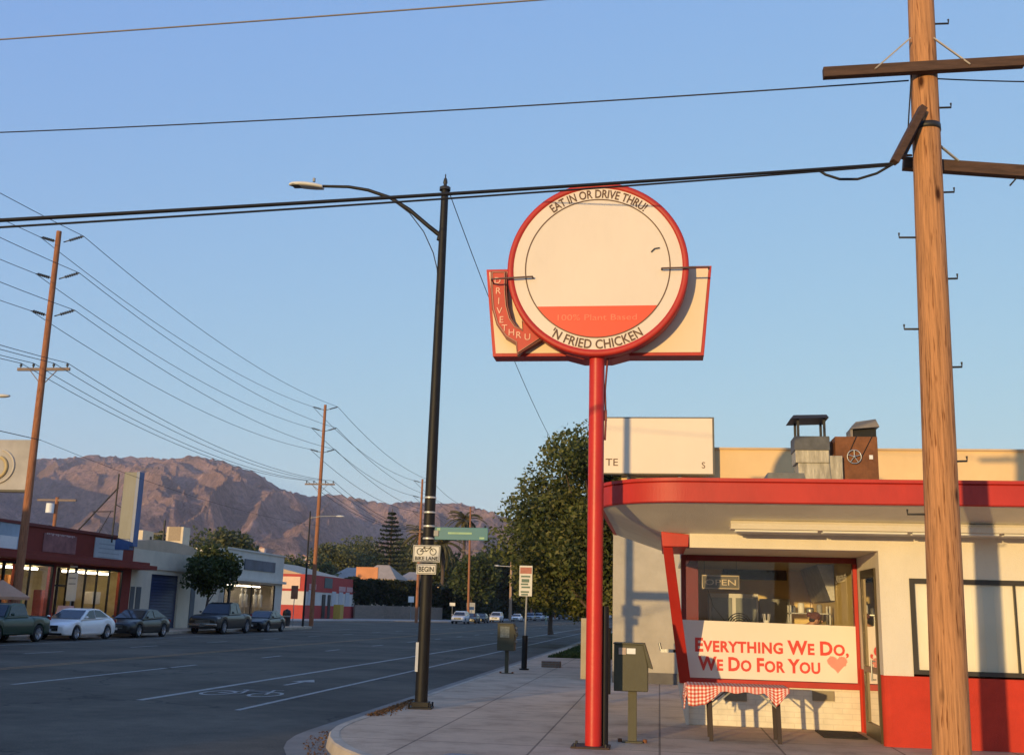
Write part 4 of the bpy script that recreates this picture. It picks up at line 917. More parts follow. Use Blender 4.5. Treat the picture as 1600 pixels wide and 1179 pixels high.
# signs on the lamp post
def plate(name, px0, py0, px1, py1, Y, label, cat, m=M_white, rim=True, th=.006, group=None):
    a, c = PY(px0, py0, Y), PY(px1, py1, Y); t = thing(name, ((a.x+c.x)/2, Y, (a.z+c.z)/2), label, cat, group)
    b = MB(); x0, x1, z0, z1 = a.x, c.x, c.z, a.z
    b.box((x0, Y, z0), (x1, Y+th, z1)); b.build('panel', m, t, .003)
    if rim:
        b = MB(); e, w = .012, .010; y = Y-.002
        for s in ((x0+e, z0+e, x1-e, z0+e+w), (x0+e, z1-e-w, x1-e, z1-e), (x0+e, z0+e+w, x0+e+w, z1-e-w), (x1-e-w, z0+e+w, x1-e, z1-e-w)): b.quad((s[0], y, s[1]), (s[2], y, s[1]), (s[2], y, s[3]), (s[0], y, s[3]))
        b.build('border', M_black, t)
    return t, x0, x1, z0, z1
M_sgn = mat('reflective_white', (.62, .60, .55), .5, .05, 5, dirt=.1)
t, x0, x1, z0, z1 = plate('bike_lane_sign', 646, 851, 687, 878, LY-.14, 'white BIKE LANE sign with a bicycle, strapped to the black lamp post', 'road sign', M_sgn)
w, h = x1-x0, z1-z0; y = LY-.146; b = MB(); cx, cz = (x0+x1)/2, z0+h*.64; r_ = h*.19
for s in (-1, 1): b.tube([(cx+s*w*.24+r_*cos(k*pi/10), y, cz-h*.02+r_*sin(k*pi/10)) for k in range(21)], .006, 5, False)
for u in (((-.24, 0), (-.1, .2)), ((-.1, .2), (.13, .2)), ((.13, .2), (0, 0)), ((0, 0), (-.1, .2)), ((-.24, 0), (0, 0)), ((.24, 0), (.12, .25)), ((.12, .25), (.18, .27)), ((-.12, .25), (-.05, .25)), ((-.1, .2), (-.1, .25))): b.cyl((cx+u[0][0]*w, y, cz+u[0][1]*h), (cx+u[1][0]*w, y, cz+u[1][1]*h), .0055, 5)
write(b, 'BIKE LANE', (x0+w*.07, y+.002, z0+h*.12), (1, 0, 0), (0, 0, 1), h*.22, w*.86, bold=.02); b.build('symbol', M_black, t)
t, x0, x1, z0, z1 = plate('begin_sign', 651, 880, 681, 897, LY-.14, 'small white BEGIN plate directly under the bicycle sign', 'road sign', M_sgn)
b = MB(); write(b, 'BEGIN', (x0+(x1-x0)*.1, LY-.143, z0+(z1-z0)*.25), (1, 0, 0), (0, 0, 1), (z1-z0)*.5, (x1-x0)*.8, bold=.02); b.build('lettering', M_black, t)
M_green = mat('green_sign', (.008, .145, .20), .45, .06, 2); a, c = PY(680, 823, LY), PY(762, 844, LY)
t = thing('street_name_sign', (a.x, LY, (a.z+c.z)/2), 'long green street name blade with blurred lettering on the lamp post', 'street sign')
b = MB(); b.box((a.x, LY-.012, c.z), (c.x, LY+.012, a.z)); b.build('panel', M_green, t, .004)
b = MB(); w = c.x-a.x; z = (a.z+c.z)/2; b.box((a.x+.04, LY-.016, a.z-.06), (a.x+.10, LY-.013, a.z-.015)); b.box((c.x-.15, LY-.016, c.z+.02), (c.x-.06, LY-.013, c.z+.055)); b.box((a.x+w*.25, LY-.016, z-.01), (a.x+w*.7, LY-.013, z+.025)); b.build('faded_marks', mat('pale_green_marks', (.25, .42, .25), .5, .2, 6), t)
b = MB(); b.cbox((a.x+.02, LY-.0, (a.z+c.z)/2), (.1, .06, .1)); b.build('clamp', M_dull, t)

# letter relay boxes
def mailbox(name, x, y, label, w=.50, zb=.68, zt=1.30, rz=0.0, post=.06):
    t = thing(name, (x, y, .15), label, 'mailbox', 'olive boxes on the pavement'); d = .4; hw = w/2
    b = MB(); b.prism([(-hw, zb), (hw*.86, zb), (hw*.86, zt-.28), (hw*.62, zt), (-hw, zt)], -d/2, d/2, 'y'); b.v = [(x+v[0]*cos(rz)-v[1]*sin(rz), y+v[0]*sin(rz)+v[1]*cos(rz), v[2]+.15) for v in b.v]; b.build('body', M_olive, t, .012)
    def loc(b): b.v = [(x+v[0]*cos(rz)-v[1]*sin(rz), y+v[0]*sin(rz)+v[1]*cos(rz), v[2]+.15) for v in b.v]; return b
    b = MB(); b.hexa([(hw*.88, -d/2-.02, zt-.30), (hw*1.12, -d/2-.02, zt-.32), (hw*1.12, d/2+.02, zt-.32), (hw*.88, d/2+.02, zt-.30)], [(hw*.60, -d/2-.02, zt-.0), (hw*.68, -d/2-.02, zt+.02), (hw*.68, d/2+.02, zt+.02), (hw*.60, d/2+.02, zt-.0)]); loc(b).build('door', M_olive, t, .004)
    b = MB(); b.box((-hw-.01, -d/2-.015, zt), (hw*.66, d/2+.015, zt+.02)); loc(b).build('lid', M_olive, t, .004)
    b = MB(); b.box((-post, -.045, .02), (post, .045, zb)); b.box((-.14, -.09, 0), (.14, .09, .02)); loc(b).build('post', M_olive, t, .004)
    b = MB()
    for sx in (-.17, .17): b.cyl((sx, 0, 0), (sx, 0, .045), .03, 8)
    loc(b).build('bolt', M_rust, t)
    return t, loc
t, loc = mailbox('mailbox', -.37, 15.25, 'olive mailbox with two paper stickers, standing right of the red sign pole')
b = MB(); b.box((-.185, -.212, 1.165), (-.085, -.206, 1.255)); b.m = 1; b.box((-.075, -.212, 1.175), (.045, -.206, 1.25)); loc(b).build('sticker', [mat('brown_sticker', (.45, .33, .25), .6, .2, 20), M_white], t)
t, loc = mailbox('mailbox', -4.25, 30.4, 'dark olive mailbox with a torn pale poster, standing at the kerb down the street', w=.52, zb=.62, zt=1.35, post=.05)
b = MB(); b.box((-.18, -.212, .98), (.08, -.206, 1.28)); loc(b).build('poster', mat('torn_poster', (.26, .26, .20), .8, .4, 20), t)
b = MB()
for z in (1.22, 1.12, 1.0, .85): b.box((.20, -.1, z), (.27, .1, z+.05))
loc(b).build('hardware', M_dull, t)
# parking sign on a post
sx_, sy_ = PY(820, 1045, 32.6).x, 32.6
t, x0, x1, z0, z1 = plate('parking_sign', 812, 883, 831, 931, 32.5, 'tall white parking restriction sign on a thin post at the kerb', 'road sign', M_sgn, rim=False)
b = MB(); b.box((x0+.02, 32.495, z1-.24), (x1-.02, 32.499, z1-.05)); b.build('red_block', mat('faded_red_print', (.40, .14, .10), .6, .2, 10), t)
b = MB(); w = x1-x0
for k, (z, h) in enumerate(((.30, .05), (.40, .10), (.53, .05), (.62, .05), (.76, .05), (.84, .05))): b.box((x0+.05+.02*(k % 2), 32.495, z1-z-h), (x1-.06-.03*(k % 3), 32.499, z1-z))
b.build('printed_lines', mat('dark_green_print', (.10, .16, .12), .6, .3, 30), t)
b = MB(); b.cyl((sx_-.02, 32.55, .15), (sx_+.02, 32.55, z1), .028, 8); b.build('post', M_dull, t)
b = MB(); b.cyl((sx_-.02, 32.55, .15), (sx_-.01, 32.55, 1.15), .085, 12); b.cyl((sx_-.02, 32.55, .15), (sx_-.02, 32.55, .19), .15, 12); b.build('sleeve', M_black, t)
# brick block
q = G(861, 1042, .15); b = MB(); b.box((q.x-.30, q.y-.1, .15), (q.x+.3, q.y+.25, .34)); single(b, 'meter_box', brick('old_brick', (.24, .15, .10), (.20, .12, .08), (.2, .18, .15), bw=.2, bh=.07), 'low brown block on the pavement beside the lawn', 'block', bevel=.015)
# tan cabinet behind the sign pole
a, c = PY(908, 965, 21.0), PY(922, 1055, 21.0)
t = thing('utility_cabinet', (a.x+.2, 21.0, .15), 'narrow tan utility cabinet half hidden behind the red sign pole', 'cabinet')
b = MB(); b.box((a.x, 21.0, .62), (a.x+.42, 21.3, a.z)); b.build('body', M_tan, t, .01); b = MB(); b.box((a.x+.1, 21.05, .15), (a.x+.32, 21.25, .62)); b.build('plinth', M_tan, t); b = MB(); b.box((a.x+.02, 20.985, .68), (a.x+.40, 20.998, a.z-.06)); b.build('door', M_tan, t)
# dark post behind
q = PY(951, 1000, 24.0); b = MB(); b.cyl((q.x, 24, .15), (q.x, 24, 1.5), .05, 10); b.lathe((q.x, 24, 1.5), [(.06, 0), (.06, .04), (0, .07)], 10); single(b, 'bollard', M_black, 'dark bollard in the gap between the red pole and the rear wall', 'bollard')
# door mat
b = MB(); b.cbox((2.72, 17.35, .162), (.62, .95, .02), 0); single(b, 'doormat', mat('rubber_mat', (.035, .03, .025), .95, .3, 60, .5, 80), 'dark ribbed doormat on the pavement before the diner door', 'doormat')

# picnic table on trestle legs with its cloth
tx0, tx1, ty0, ty1, tz = .40, 1.76, 15.75, 16.45, .90
t = thing('table', ((tx0+tx1)/2, 16.1, .15), 'narrow folding table with dark legs in front of the banner', 'table')
b = MB(); b.box((tx0, ty0, tz-.03), (tx1, ty1, tz)); b.build('tabletop', mat('table_board', (.30, .22, .15), .6, .1), t, .006)
for x in (tx0+.32, tx1-.10):
    for y in (ty0+.07, ty1-.07):
        b = MB(); b.hexa([(x-.028, y-.022, .15), (x+.028, y-.022, .15), (x+.028, y+.022, .15), (x-.028, y+.022, .15)], [(x-.03+(-.02), y-.022, tz-.03), (x+.01, y-.022, tz-.03), (x+.01, y+.022, tz-.03), (x-.05, y+.022, tz-.03)]); b.build('leg', mat('dark_table_leg', (.035, .02, .016), .6, .15), t)
for x, s in ((tx0+.32, 1), (tx1-.10, -1)):
    for y in (ty0+.07, ty1-.07): b = MB(); b.bar((x, y, tz-.30), (x+s*.33, y, tz-.03), .025, .02); b.build('brace', M_dull, t)
m, tt, bs = nm('gingham_cloth'); L = tt.links.new
uv = N(tt, 'ShaderNodeUVMap', uv_map='uv'); sp = N(tt, 'ShaderNodeSeparateXYZ'); L(uv.outputs[0], sp.inputs[0]); fs_ = []
for k in (0, 1):
    a = N(tt, 'ShaderNodeMath', operation='FRACT'); L(sp.outputs[k], a.inputs[0]); g = N(tt, 'ShaderNodeMath', operation='GREATER_THAN'); g.inputs[1].default_value = .5; L(a.outputs[0], g.inputs[0]); fs_.append(g)
ad = N(tt, 'ShaderNodeMath', operation='ADD'); L(fs_[0].outputs[0], ad.inputs[0]); L(fs_[1].outputs[0], ad.inputs[1]); dv = N(tt, 'ShaderNodeMath', operation='DIVIDE'); dv.inputs[1].default_value = 2; L(ad.outputs[0], dv.inputs[0])
r = ramp(tt, [(0, (.78, .74, .66)), (.5, (.72, .26, .18)), (1, (.55, .045, .03))]); L(dv.outputs[0], r.inputs[0]); L(r.outputs[0], bs.inputs['Base Color']); bs.inputs['Roughness'].default_value = .8; M_ging = m
def cloth_sheet(rows, name, parent=None):
    """rows: equal-length lists of (point, u, v)"""
    nr, nc = len(rows), len(rows[0]); me = bpy.data.meshes.new(name); vs = [p[0] for r_ in rows for p in r_]; uvs = [(p[1], p[2]) for r_ in rows for p in r_]
    fs = [(i*nc+k, i*nc+k+1, (i+1)*nc+k+1, (i+1)*nc+k) for i in range(nr-1) for k in range(nc-1)]
    me.from_pydata(vs, [], fs); ul = me.uv_layers.new(name='uv')
    for p in me.polygons:
        p.use_smooth = True
        for li in p.loop_indices: ul.data[li].uv = uvs[me.loops[li].vertex_index]
    me.materials.append(M_ging); o = bpy.data.objects.new(name, me); COL.objects.link(o); return o
rows = []; nx, drop = 60, .0
for k in range(-7, 27):
    v = k*.04; row = []       # across the table: front drop, top, back drop
    for i in range(-12, nx+1):
        u = i*(tx1-tx0+.04)/nx
        x = tx0+u; fy = ty0-.02; 
        edge = .085 + .012*sin(i*.5) + (.16*max(0, 1-abs(i-(nx-8))/7)) + (.19*max(0, min(1, (19-i)/9.0)) if i >= 0 else .19)
        if i < 0: x = tx0-.02+.004*i; side = -i*.021
        else: side = 0
        if k < 0: y = fy-.008*sin(i*.7)-.012*(-k/7); z = tz+.006+edge*(k/7.0)
        elif k <= 18: y = ty0-.02+(ty1-ty0+.04)*k/18; z = tz+.006
        else: y = ty1+.02; z = tz+.006-(k-18)*.015
        if side: z = (tz+.006) - side*(.85+.15*sin(k*.8)) + (0 if k >= 0 else edge*.3*k/7); x = tx0-.02-.02*sin(k*.9)-.04*(side/.36)
        row.append(((x, y, z), (u+.0)/.052, v/.052))
    rows.append(row)
tc_ = cloth_sheet(rows, 'tablecloth'); meta(tc_, 'red and white gingham tablecloth hanging over the left end of the table', 'tablecloth')
tc_.modifiers.new('s', 'SOLIDIFY').thickness = .003

# =================================================================== BUILDING BEHIND THE DINER
RB = thing('rear_building', (4, 28.2, .15), 'long peach stucco building with a flat top behind the diner', 'building')
b = MB(); b.box((-1.0, 28.45, 4.2), (24, 48, 6.22)); b.box((0.9, 28.25, .15), (24, 48, 4.2)); b.build('wall', M_rear, RB)
b = MB(); b.box((-1.2, 28.2, .15), (.9, 30.0, 4.2)); b.build('grey_wall', M_rearlow, RB); b = MB(); b.box((.9, 28.4, 6.22), (24.0, 28.75, 6.27)); b.build('coping', mat('peach_coping', (.6, .42, .24), .8, .1), RB)
b = MB(); b.box((-1.2, 28.12, .15), (3.1, 28.198, .42)); b.build('plinth', mat('grey_plinth', (.14, .13, .12), .9, .2, 2), RB)

# =================================================================== THE NEAR UTILITY POLE
UY = 11.0; q0, q1 = PY(1487.5, 1179, UY), PY(1438.6, 0, UY)
d_ = (q1-q0)/(q1.z-q0.z); pz = lambda z: q0 + d_*(z-q0.z)
ub = pz(.0)
up_ = thing('utility_pole', tuple(ub), 'close rough brown wooden pole with crossarms and step irons in front of the diner', 'utility pole')
b = MB(); b.smooth = True; zs_ = [0, 1, 2, 3, 4, 5, 6, 7, 8, 9, 10.5, 12]; b.tube([pz(z) for z in zs_], [.180-.0052*z for z in zs_], 28); b.build('shaft', M_pole, up_)
def PU(px, py, dy=0): return PY(px, py, UY+dy)
b = MB(); b.bar(PU(1286, 115, -.19), PU(1599, 97, -.19), .09, .115); b.build('crossarm', M_beam, up_, .006)
b = MB(); b.bar(PU(1411, 256, .19), PU(1640, 272, .19), .10, .13); b.build('crossarm', M_beam, up_, .006)
b = MB(); b.bar(PU(1442, 168, -.2), PU(1397, 254, -.32), .085, .075); b.bar(PU(1446, 170, -.1), PU(1408, 247, -.05), .07, .07); b.build('dead_end_arm', M_beam, up_, .006)
for p, q, dy in (((1422, 60), (1367, 108), -.24), ((1459, 60), (1516, 101), -.24), ((1464, 224), (1498, 252), .14)):
    b = MB(); b.bar(PU(*p, -.13 if dy < 0 else .1), PU(*q, dy), .03, .014); b.build('brace', mat('pale_wood_brace', (.42, .36, .29), .7, .15) if dy < 0 else M_dull, up_)
b = MB(); z = PU(1445, 202).z; c = pz(z); b.lathe(tuple(c), [(.147, -.035), (.150, -.035), (.150, .035), (.147, .035)], 24); b.build('band', M_dark, up_)
for px0, px1, py in ((1457, 1482, 37), (1461, 1486, 168), (1466, 1491, 300), (1405, 1431, 371), (1471, 1496, 435), (1413, 1435, 514), (1477, 1503, 573), (1484, 1511, 720), (1418, 1445, 803)):
    b = MB(); e0 = PU(px0 if px0 > 1450 or True else px0, py); s_ = 1 if px0 > 1450 else -1
    inn, out = (PU(px0-8, py+1), PU(px1, py)) if s_ > 0 else (PU(px1+8, py), PU(px0, py))
    b.tube([inn, out, out+Vector((0, 0, .05))], .011, 6); b.build('step_iron', M_dark, up_)
b = MB(); b.tube([PU(1424, 118, -.1), PU(1420, 180, -.1), PU(1417, 240, -.15)], .008, 5); b.tube([PU(1399, 243, -.35), PU(1424, 243, -.1)], .014, 5); b.build('jumper', M_wire, up_)

# wires across the main street to the pole standing on its far side
def far_end(px, py, X=-30.0): return PX(px, py, X)
A0 = PU(1392, 256, -.3)
def cross_wire(name, att, px_l, py_l, r, label, sag, group='cables crossing the street', m=None, ye=16.0):
    # straight plan line from the attachment through the point seen at the frame's left edge, carried on to x=-30
    Yl = 4.0; d = ray(px_l, py_l); k = (Yl+8)/1.0
    # intersection of the view ray with the vertical plane through att heading to (-30, 4)
    P1 = Vector((-30, ye, 0)); n_ = Vector((P1.y-att.y, att.x-P1.x, 0)); tt_ = n_.dot(Vector((att.x, att.y, 0)) - Vector((0, 0, 0)))/n_.dot(Vector((d.x, d.y, 0)))
    Q = O + d*tt_; f = math.hypot(Q.x-att.x, Q.y-att.y)/math.hypot(P1.x-att.x, P1.y-att.y)
    # height at the far end such that the sagging cable passes Q
    zq = Q.z; zend = (zq + 4*sag*f*(1-f) - att.z*(1-f))/f
    return wire(name, att, (P1.x, P1.y, zend), sag, r, label, group, m, 48, 'cable')
cross_wire('power_cable', A0, 0, 344, .0175, 'thick twisted black cable crossing over the street, upper of the pair', .35, ye=-4.0)
cross_wire('power_cable', A0-Vector((0, 0, .02)), 0, 355, .010, 'thinner black cable running just beneath the thick twisted one', .40, ye=-4.0)
cross_wire('power_cable', PU(1420, 126, 0), 0, 207, .009, 'single black wire crossing the sky above the lamp', .35)
cross_wire('power_cable', PU(1436, -46, 0), 0, 62, .011, 'pale wire crossing the top left corner of the sky', .10, m=M_wire2)
wire('power_cable', PU(1457, 123, 0), PU(1760, 128, 1.0), .02, .008, 'black wire leaving the near pole to the right', None, None, 8, 'cable')
b = MB(); b.tube([PU(*p, -.3) for p in ((1276, 264), (1290, 273), (1312, 280), (1340, 280), (1370, 271), (1396, 256))], .014, 6); single(b, 'drip_loop', M_wire, 'slack loop of black cable hanging left of the near pole', 'cable')
b = MB(); b.tube([PU(*p, .2) for p in ((1640, 300), (1606, 285), (1592, 274), (1578, 290))], .010, 5); b.cyl(PU(1592, 263, .2), PU(1592, 276, .2), .03, 8); single(b, 'drip_loop', M_wire, 'black cable ends dangling from the lower crossarm at the right edge', 'cable')
# =================================================================== FAR SIDE OF THE STREET: BUILDINGS
FX = -32.0
def yl(px, X=FX, py=900): return PX(px, py, X).y
def zl(px, py, X=FX): return PX(px, py, X).z
M_rb = mat('dark_red_stucco', (0.215, 0.034, 0.020), .85, .12, 1.2, .3, 40, dirt=.15)
M_int = mat('warm_shop_interior', (.42, .36, .20), .8, .25, 1.0)
M_tube = emit('lit_fluorescent_tube', (1.0, .86, .62), 5.0)
M_greyw = mat('pale_grey_stucco', (0.66, 0.56, 0.42), .9, .1, .8, .2, 30, dirt=.2)
M_greyw2 = mat('white_grey_stucco', (0.68, 0.62, 0.52), .9, .08, .8, .2, 30, dirt=.12)
M_blue = mat('blue_roller_door', (0.018, 0.03, 0.085), .5, .12, 2)
M_roof = mat('tan_roofing', (0.55, 0.41, 0.28), .95, .15, .6)

# the red shop
ye = yl(205)
R_ = thing('red_shop', (FX, ye, .15), 'low dark red shop with lit glass fronts and a blue blade sign on its roof', 'shop')
wins = [(4, 26), (29, 82), (118, 191)]
b = MB(); zt_ = 5.45; zc = 3.95
b.box((-50, 18, zt_-.25), (FX-.3, ye, zt_-.24)); b.box((-50, ye-.3, .15), (FX, ye, zt_)); b.box((-50, 18, .15), (-49.7, ye, zt_)); b.box((-50, 18, .15), (FX, 18.3, zt_))
b.box((FX-.3, 18.3, 3.6), (FX, ye-.3, zt_))
ys_ = [18.3] + [yl(p) for w in wins for p in w]
b.box((FX-.3, 18.3, .15), (FX, 24, 3.6)); b.box((FX-.3, yl(26), .15), (FX, yl(29), 3.6)); b.box((FX-.3, yl(82), .15), (FX, yl(87), 3.6)); b.box((FX-.3, yl(191), .15), (FX, ye-.3, 3.6))
b.build('wall', M_rb, R_)
b = MB(); b.box((FX, 18, 3.72), (FX+1.2, ye+.9, 3.98)); b.box((FX, 18, 3.98), (FX+.9, ye+.5, 4.15)); b.build('canopy', M_rb, R_, .02)
b = MB(); b.box((FX-.02, 18, zt_), (FX+.10, ye+.08, zt_+.16)); b.build('coping', mat('dark_red_coping', (.16, .03, .022), .7, .1), R_, .01)
b = MB(); b.box((-37, 18.3, .16), (-36.8, ye-.3, 3.6)); b.box((-37, 18.3, 3.5), (FX-.3, ye-.3, 3.55)); b.box((-36.8, ye-.34, .17), (FX-.3, ye-.302, 3.5)); b.build('interior', M_int, R_)
b = MB(); b.box((-37, 18.3, .151), (FX-.3, ye-.3, .17)); b.build('floor', M_kwall, R_)
b = MB()
for p0, p1 in ((28, 80), (118, 190), (2, 24)):
    y0, y1 = yl(p0), yl(p1); n = max(1, int((y1-y0)/1.6))
    for k in range(n): b.box((FX-.9, y0+(y1-y0)*k/n+.1, 3.30), (FX-.75, y0+(y1-y0)*(k+1)/n-.1, 3.42))
b.build('light_tube', M_tube, R_)
mull = [46, 134, 152, 171]; i_ = 0
for (p0, p1) in ((4, 26), (29, 82), (118, 191)):
    y0, y1 = yl(p0), yl(p1); F = MB()
    F.box((FX-.08, y0, .15), (FX+.04, y0+.1, 3.6)); F.box((FX-.08, y1-.1, .15), (FX+.04, y1, 3.6)); F.box((FX-.08, y0+.1, .15), (FX+.04, y1-.1, .55)); F.box((FX-.08, y0+.1, 3.5), (FX+.04, y1-.1, 3.6))
    for m_ in mull:
        if p0 < m_ < p1: y = yl(m_); F.box((FX-.07, y-.04, .55), (FX+.03, y+.04, 3.5))
    f = F.build('shop_window', M_black, R_)
    b = MB(); b.quad((FX-.02, y0+.1, .55), (FX-.02, y1-.1, .55), (FX-.02, y1-.1, 3.5), (FX-.02, y0+.1, 3.5)); b.build('pane', M_glass, f)
y0, y1 = yl(87), yl(118); b = MB()
for y in (y0, (y0+y1)/2-.05, y1-.1): b.box((FX-.5, y, .15), (FX-.4, y+.1, 3.6))
b.box((FX-.5, y0, 2.5), (FX-.4, y1, 2.6)); dd = b.build('entrance_door', M_black, R_)
b = MB(); b.quad((FX-.45, y0, .2), (FX-.45, y1, .2), (FX-.45, y1, 3.55), (FX-.45, y0, 3.55)); b.build('pane', M_glass, dd)
b = MB(); b.box((FX-.3, y0, 3.55), (FX-.2, y1, 3.62)); b.build('transom', M_rb, R_)
# shapes inside: counters and posters
rnd = random.Random(5)
MI = [mat('shop_orange', (.5, .2, .06), .7, .2, 3), mat('shop_green', (.12, .22, .05), .7, .3, 3), mat('shop_cream', (.6, .5, .32), .7, .2, 3), mat('shop_red', (.35, .06, .04), .7, .2, 3), mat('shop_white', (.7, .66, .58), .7, .1, 3)]
def goods(px, z0, z1, w, m, nm_, label, cat, dx=1.6, grp=None):
    y = yl(px); b = MB(); b.box((FX-dx-.5, y-w/2, z0), (FX-dx, y+w/2, z1)); single(b, nm_, m, label, cat, grp, bevel=.03)
goods(66, .17, 3.0, .9, MI[0], 'display_rack', 'orange display rack inside the left lit window of the red shop', 'display')
goods(60, .17, 2.1, .5, MI[1], 'display_rack', 'green display stand inside the left lit window of the red shop', 'display', .9)
goods(38, .17, 2.6, 1.2, MI[2], 'display_rack', 'cream partition behind the left lit window of the red shop', 'display', 3)
goods(124, .17, 2.3, .4, MI[3], 'display_rack', 'red display rack at the left of the right lit window', 'display', 2)
goods(156, .17, 1.05, 2.6, MI[3], 'shop_counter', 'long low red counter inside the right lit window', 'counter', 2.6)
goods(162, 1.6, 2.3, .9, MI[4], 'poster', 'white poster hanging inside the right lit window', 'poster', .3)
goods(182, .17, 1.3, .6, MI[4], 'display_rack', 'white stand at the right end of the right lit window', 'display', 1.0)
# signs on the red wall
def fpanel(px0, py0, px1, py1, m, name, label, cat, X=FX, d=.06, parent=None, extra=None):
    y0, y1 = yl(px0, X), yl(px1, X); z1 = PX((px0+px1)/2, (py0), X).z; z0 = PX((px0+px1)/2, (py1), X).z
    b = MB(); b.box((X+.002, y0, z0), (X+d, y1, z1))
    if parent: return b.build(name, m, parent, .01), y0, y1, z0, z1
    return single(b, name, m, label, cat, origin=(X, y0, z0), bevel=.01), y0, y1, z0, z1
o, y0, y1, z0, z1 = fpanel(60, 834, 112, 863, mat('faded_red_sign', (.27, .11, .10), .7, .35, 2.0), 'faded_sign', 'faded long sign with blurred pinkish lettering on the red shop wall', 'sign')
b = MB(); rnd = random.Random(9)
for k in range(16):
    y = y0+.2+(y1-y0-.4)*k/16; b.box((FX+.062, y, z1-.02-.1*rnd.random()), (FX+.07, y+.12, z1+.02))
o2 = b.build('worn_letters', mat('worn_pink', (.5, .35, .32), .7, .2)); o2.parent = o; o2.location = (-FX, -y0, -z0)
o, y0, y1, z0, z1 = fpanel(142, 841, 187, 872, mat('pale_blue_sign', (.46, .50, .52), .6, .08, 2), 'pale_sign', 'pale rectangular notice board below the blade sign on the red wall', 'sign')
b = MB()
for k in range(4): b.box((FX+.062, y0+.4, z1-.35-.25*k), (FX+.066, y1-.5, z1-.30-.25*k))
o2 = b.build('faint_lines', mat('faint_grey', (.3, .34, .38), .6)); o2.parent = o; o2.location = (-FX, -y0, -z0)
o, y0, y1, z0, z1 = fpanel(-12, 815, 20, 860, mat('grey_blue_sign', (.33, .40, .46), .6, .2, 1), 'light_box_sign', 'grey and white light box sign at the left edge of the red wall', 'sign')
b = MB(); b.box((FX+.062, y0+.1, z0+.08), (FX+.07, y1-.1, z0+.75)); o2 = b.build('lower_panel', M_white); o2.parent = o; o2.location = (-FX, -y0, -z0)
# blade sign on the roof and its bracing
a = PY(184, 840, 58.0); c = PY(203.5, 842, 58.0); a.z = PY(200, 737, 58.0).z; bl_ = thing('blade_sign', (a.x, 58.0, c.z), 'tall grey blade sign with a blue edge on the red shop roof', 'sign')
b = MB(); b.box((a.x, 58.0, c.z), (c.x, 58.5, a.z)); b.build('face_box', mat('pale_metal_face', (.055, .075, .11), .4, .35, .7, dirt=.5, stretch=(2, 2, .6)), bl_, .01)
b = MB(); b.box((c.x, 57.97, c.z-.4), (c.x+.20, 58.55, a.z+.02)); b.build('blue_edge', mat('blue_enamel', (.05, .10, .25), .4, .15, 2), bl_, .01)
b = MB(); b.box((a.x-.1, 57.95, c.z-.6), (c.x, 58.5, c.z-.01)); b.build('blue_base', mat('blue_enamel', (.05, .10, .25), .4, .15, 2), bl_, .01)
b = MB(); m0 = PY(186, 740, 58.2); b.cyl((m0.x, 58.2, c.z-.2), (m0.x, 58.2, m0.z), .05, 6); b.cyl((m0.x, 58.3, m0.z-.8), (m0.x-3.0, 59, c.z+.1), .04, 6); b.cyl((m0.x-.1, 58.2, c.z+1.6), (m0.x-1.6, 58.6, c.z+1.6), .03, 6); b.cyl((m0.x-.3, 58.3, c.z+1.6), (m0.x-1.2, 58.6, c.z+.1), .025, 6); b.cyl((m0.x, 58.2, m0.z-1.8), (a.x, 58.2, m0.z-2.0), .03, 6)
b.build('bracing', M_dark, bl_)
# billboard at the left edge
a, c = PY(-90, 686, 54.0), PY(39, 765, 54.0); bb = thing('billboard', ((a.x+c.x)/2, 54.0, c.z), 'grey billboard with a blurred yellow ring, cut by the left edge behind the wooden pole', 'billboard')
b = MB(); b.box((a.x, 54.0, c.z), (c.x, 54.4, a.z)); b.build('panel', mat('grey_billboard', (.36, .34, .33), .6, .2, .6), bb, .02)
b = MB(); q = PY(-6, 728, 53.95)
b.tube([(q.x+1.05*cos(t_), 53.96, q.z+.95*sin(t_)) for t_ in [radians(-75+150*i/20) for i in range(21)]], .06, 6); b.build('white_arc', mat('cream_arc', (.50, .45, .38), .5, .05), bb)
b = MB(); b.tube([(q.x+.62*cos(t_), 53.96, q.z-.05+.6*sin(t_)) for t_ in [radians(-80+150*i/20) for i in range(21)]], .10, 6); b.build('yellow_arc', mat('yellow_arc', (.48, .37, .18), .5, .05), bb)
b = MB(); b.box((a.x+.5, 54.1, 5.2), (a.x+.75, 54.3, c.z)); b.box((a.x-.2, 54.0, c.z-.12), (c.x+.02, 54.45, c.z)); b.build('frame', M_dark, bb)
# umbrella over the patio
q = PY(4, 905, 43.5); um = thing('patio_umbrella', (q.x, 43.5, .15), 'tan patio umbrella open in front of the red shop at the left edge', 'umbrella')
b = MB(); ap = Vector((q.x, 43.5, q.z)); rim = [Vector((q.x+1.25*cos(pi/4*k+.2), 43.5+1.25*sin(pi/4*k+.2), q.z-.72)) for k in range(8)]
for k in range(8): b.quad(ap, rim[k], rim[(k+1) % 8]); b.quad(rim[k], rim[k]-Vector((0, 0, .12)), rim[(k+1) % 8]-Vector((0, 0, .12)), rim[(k+1) % 8])
b.build('canopy', mat('tan_canvas', (.50, .27, .16), .85, .08, 3), um); b = MB(); b.cyl((q.x, 43.5, .15), (q.x, 43.5, q.z), .03, 8); b.build('pole', M_dark, um)

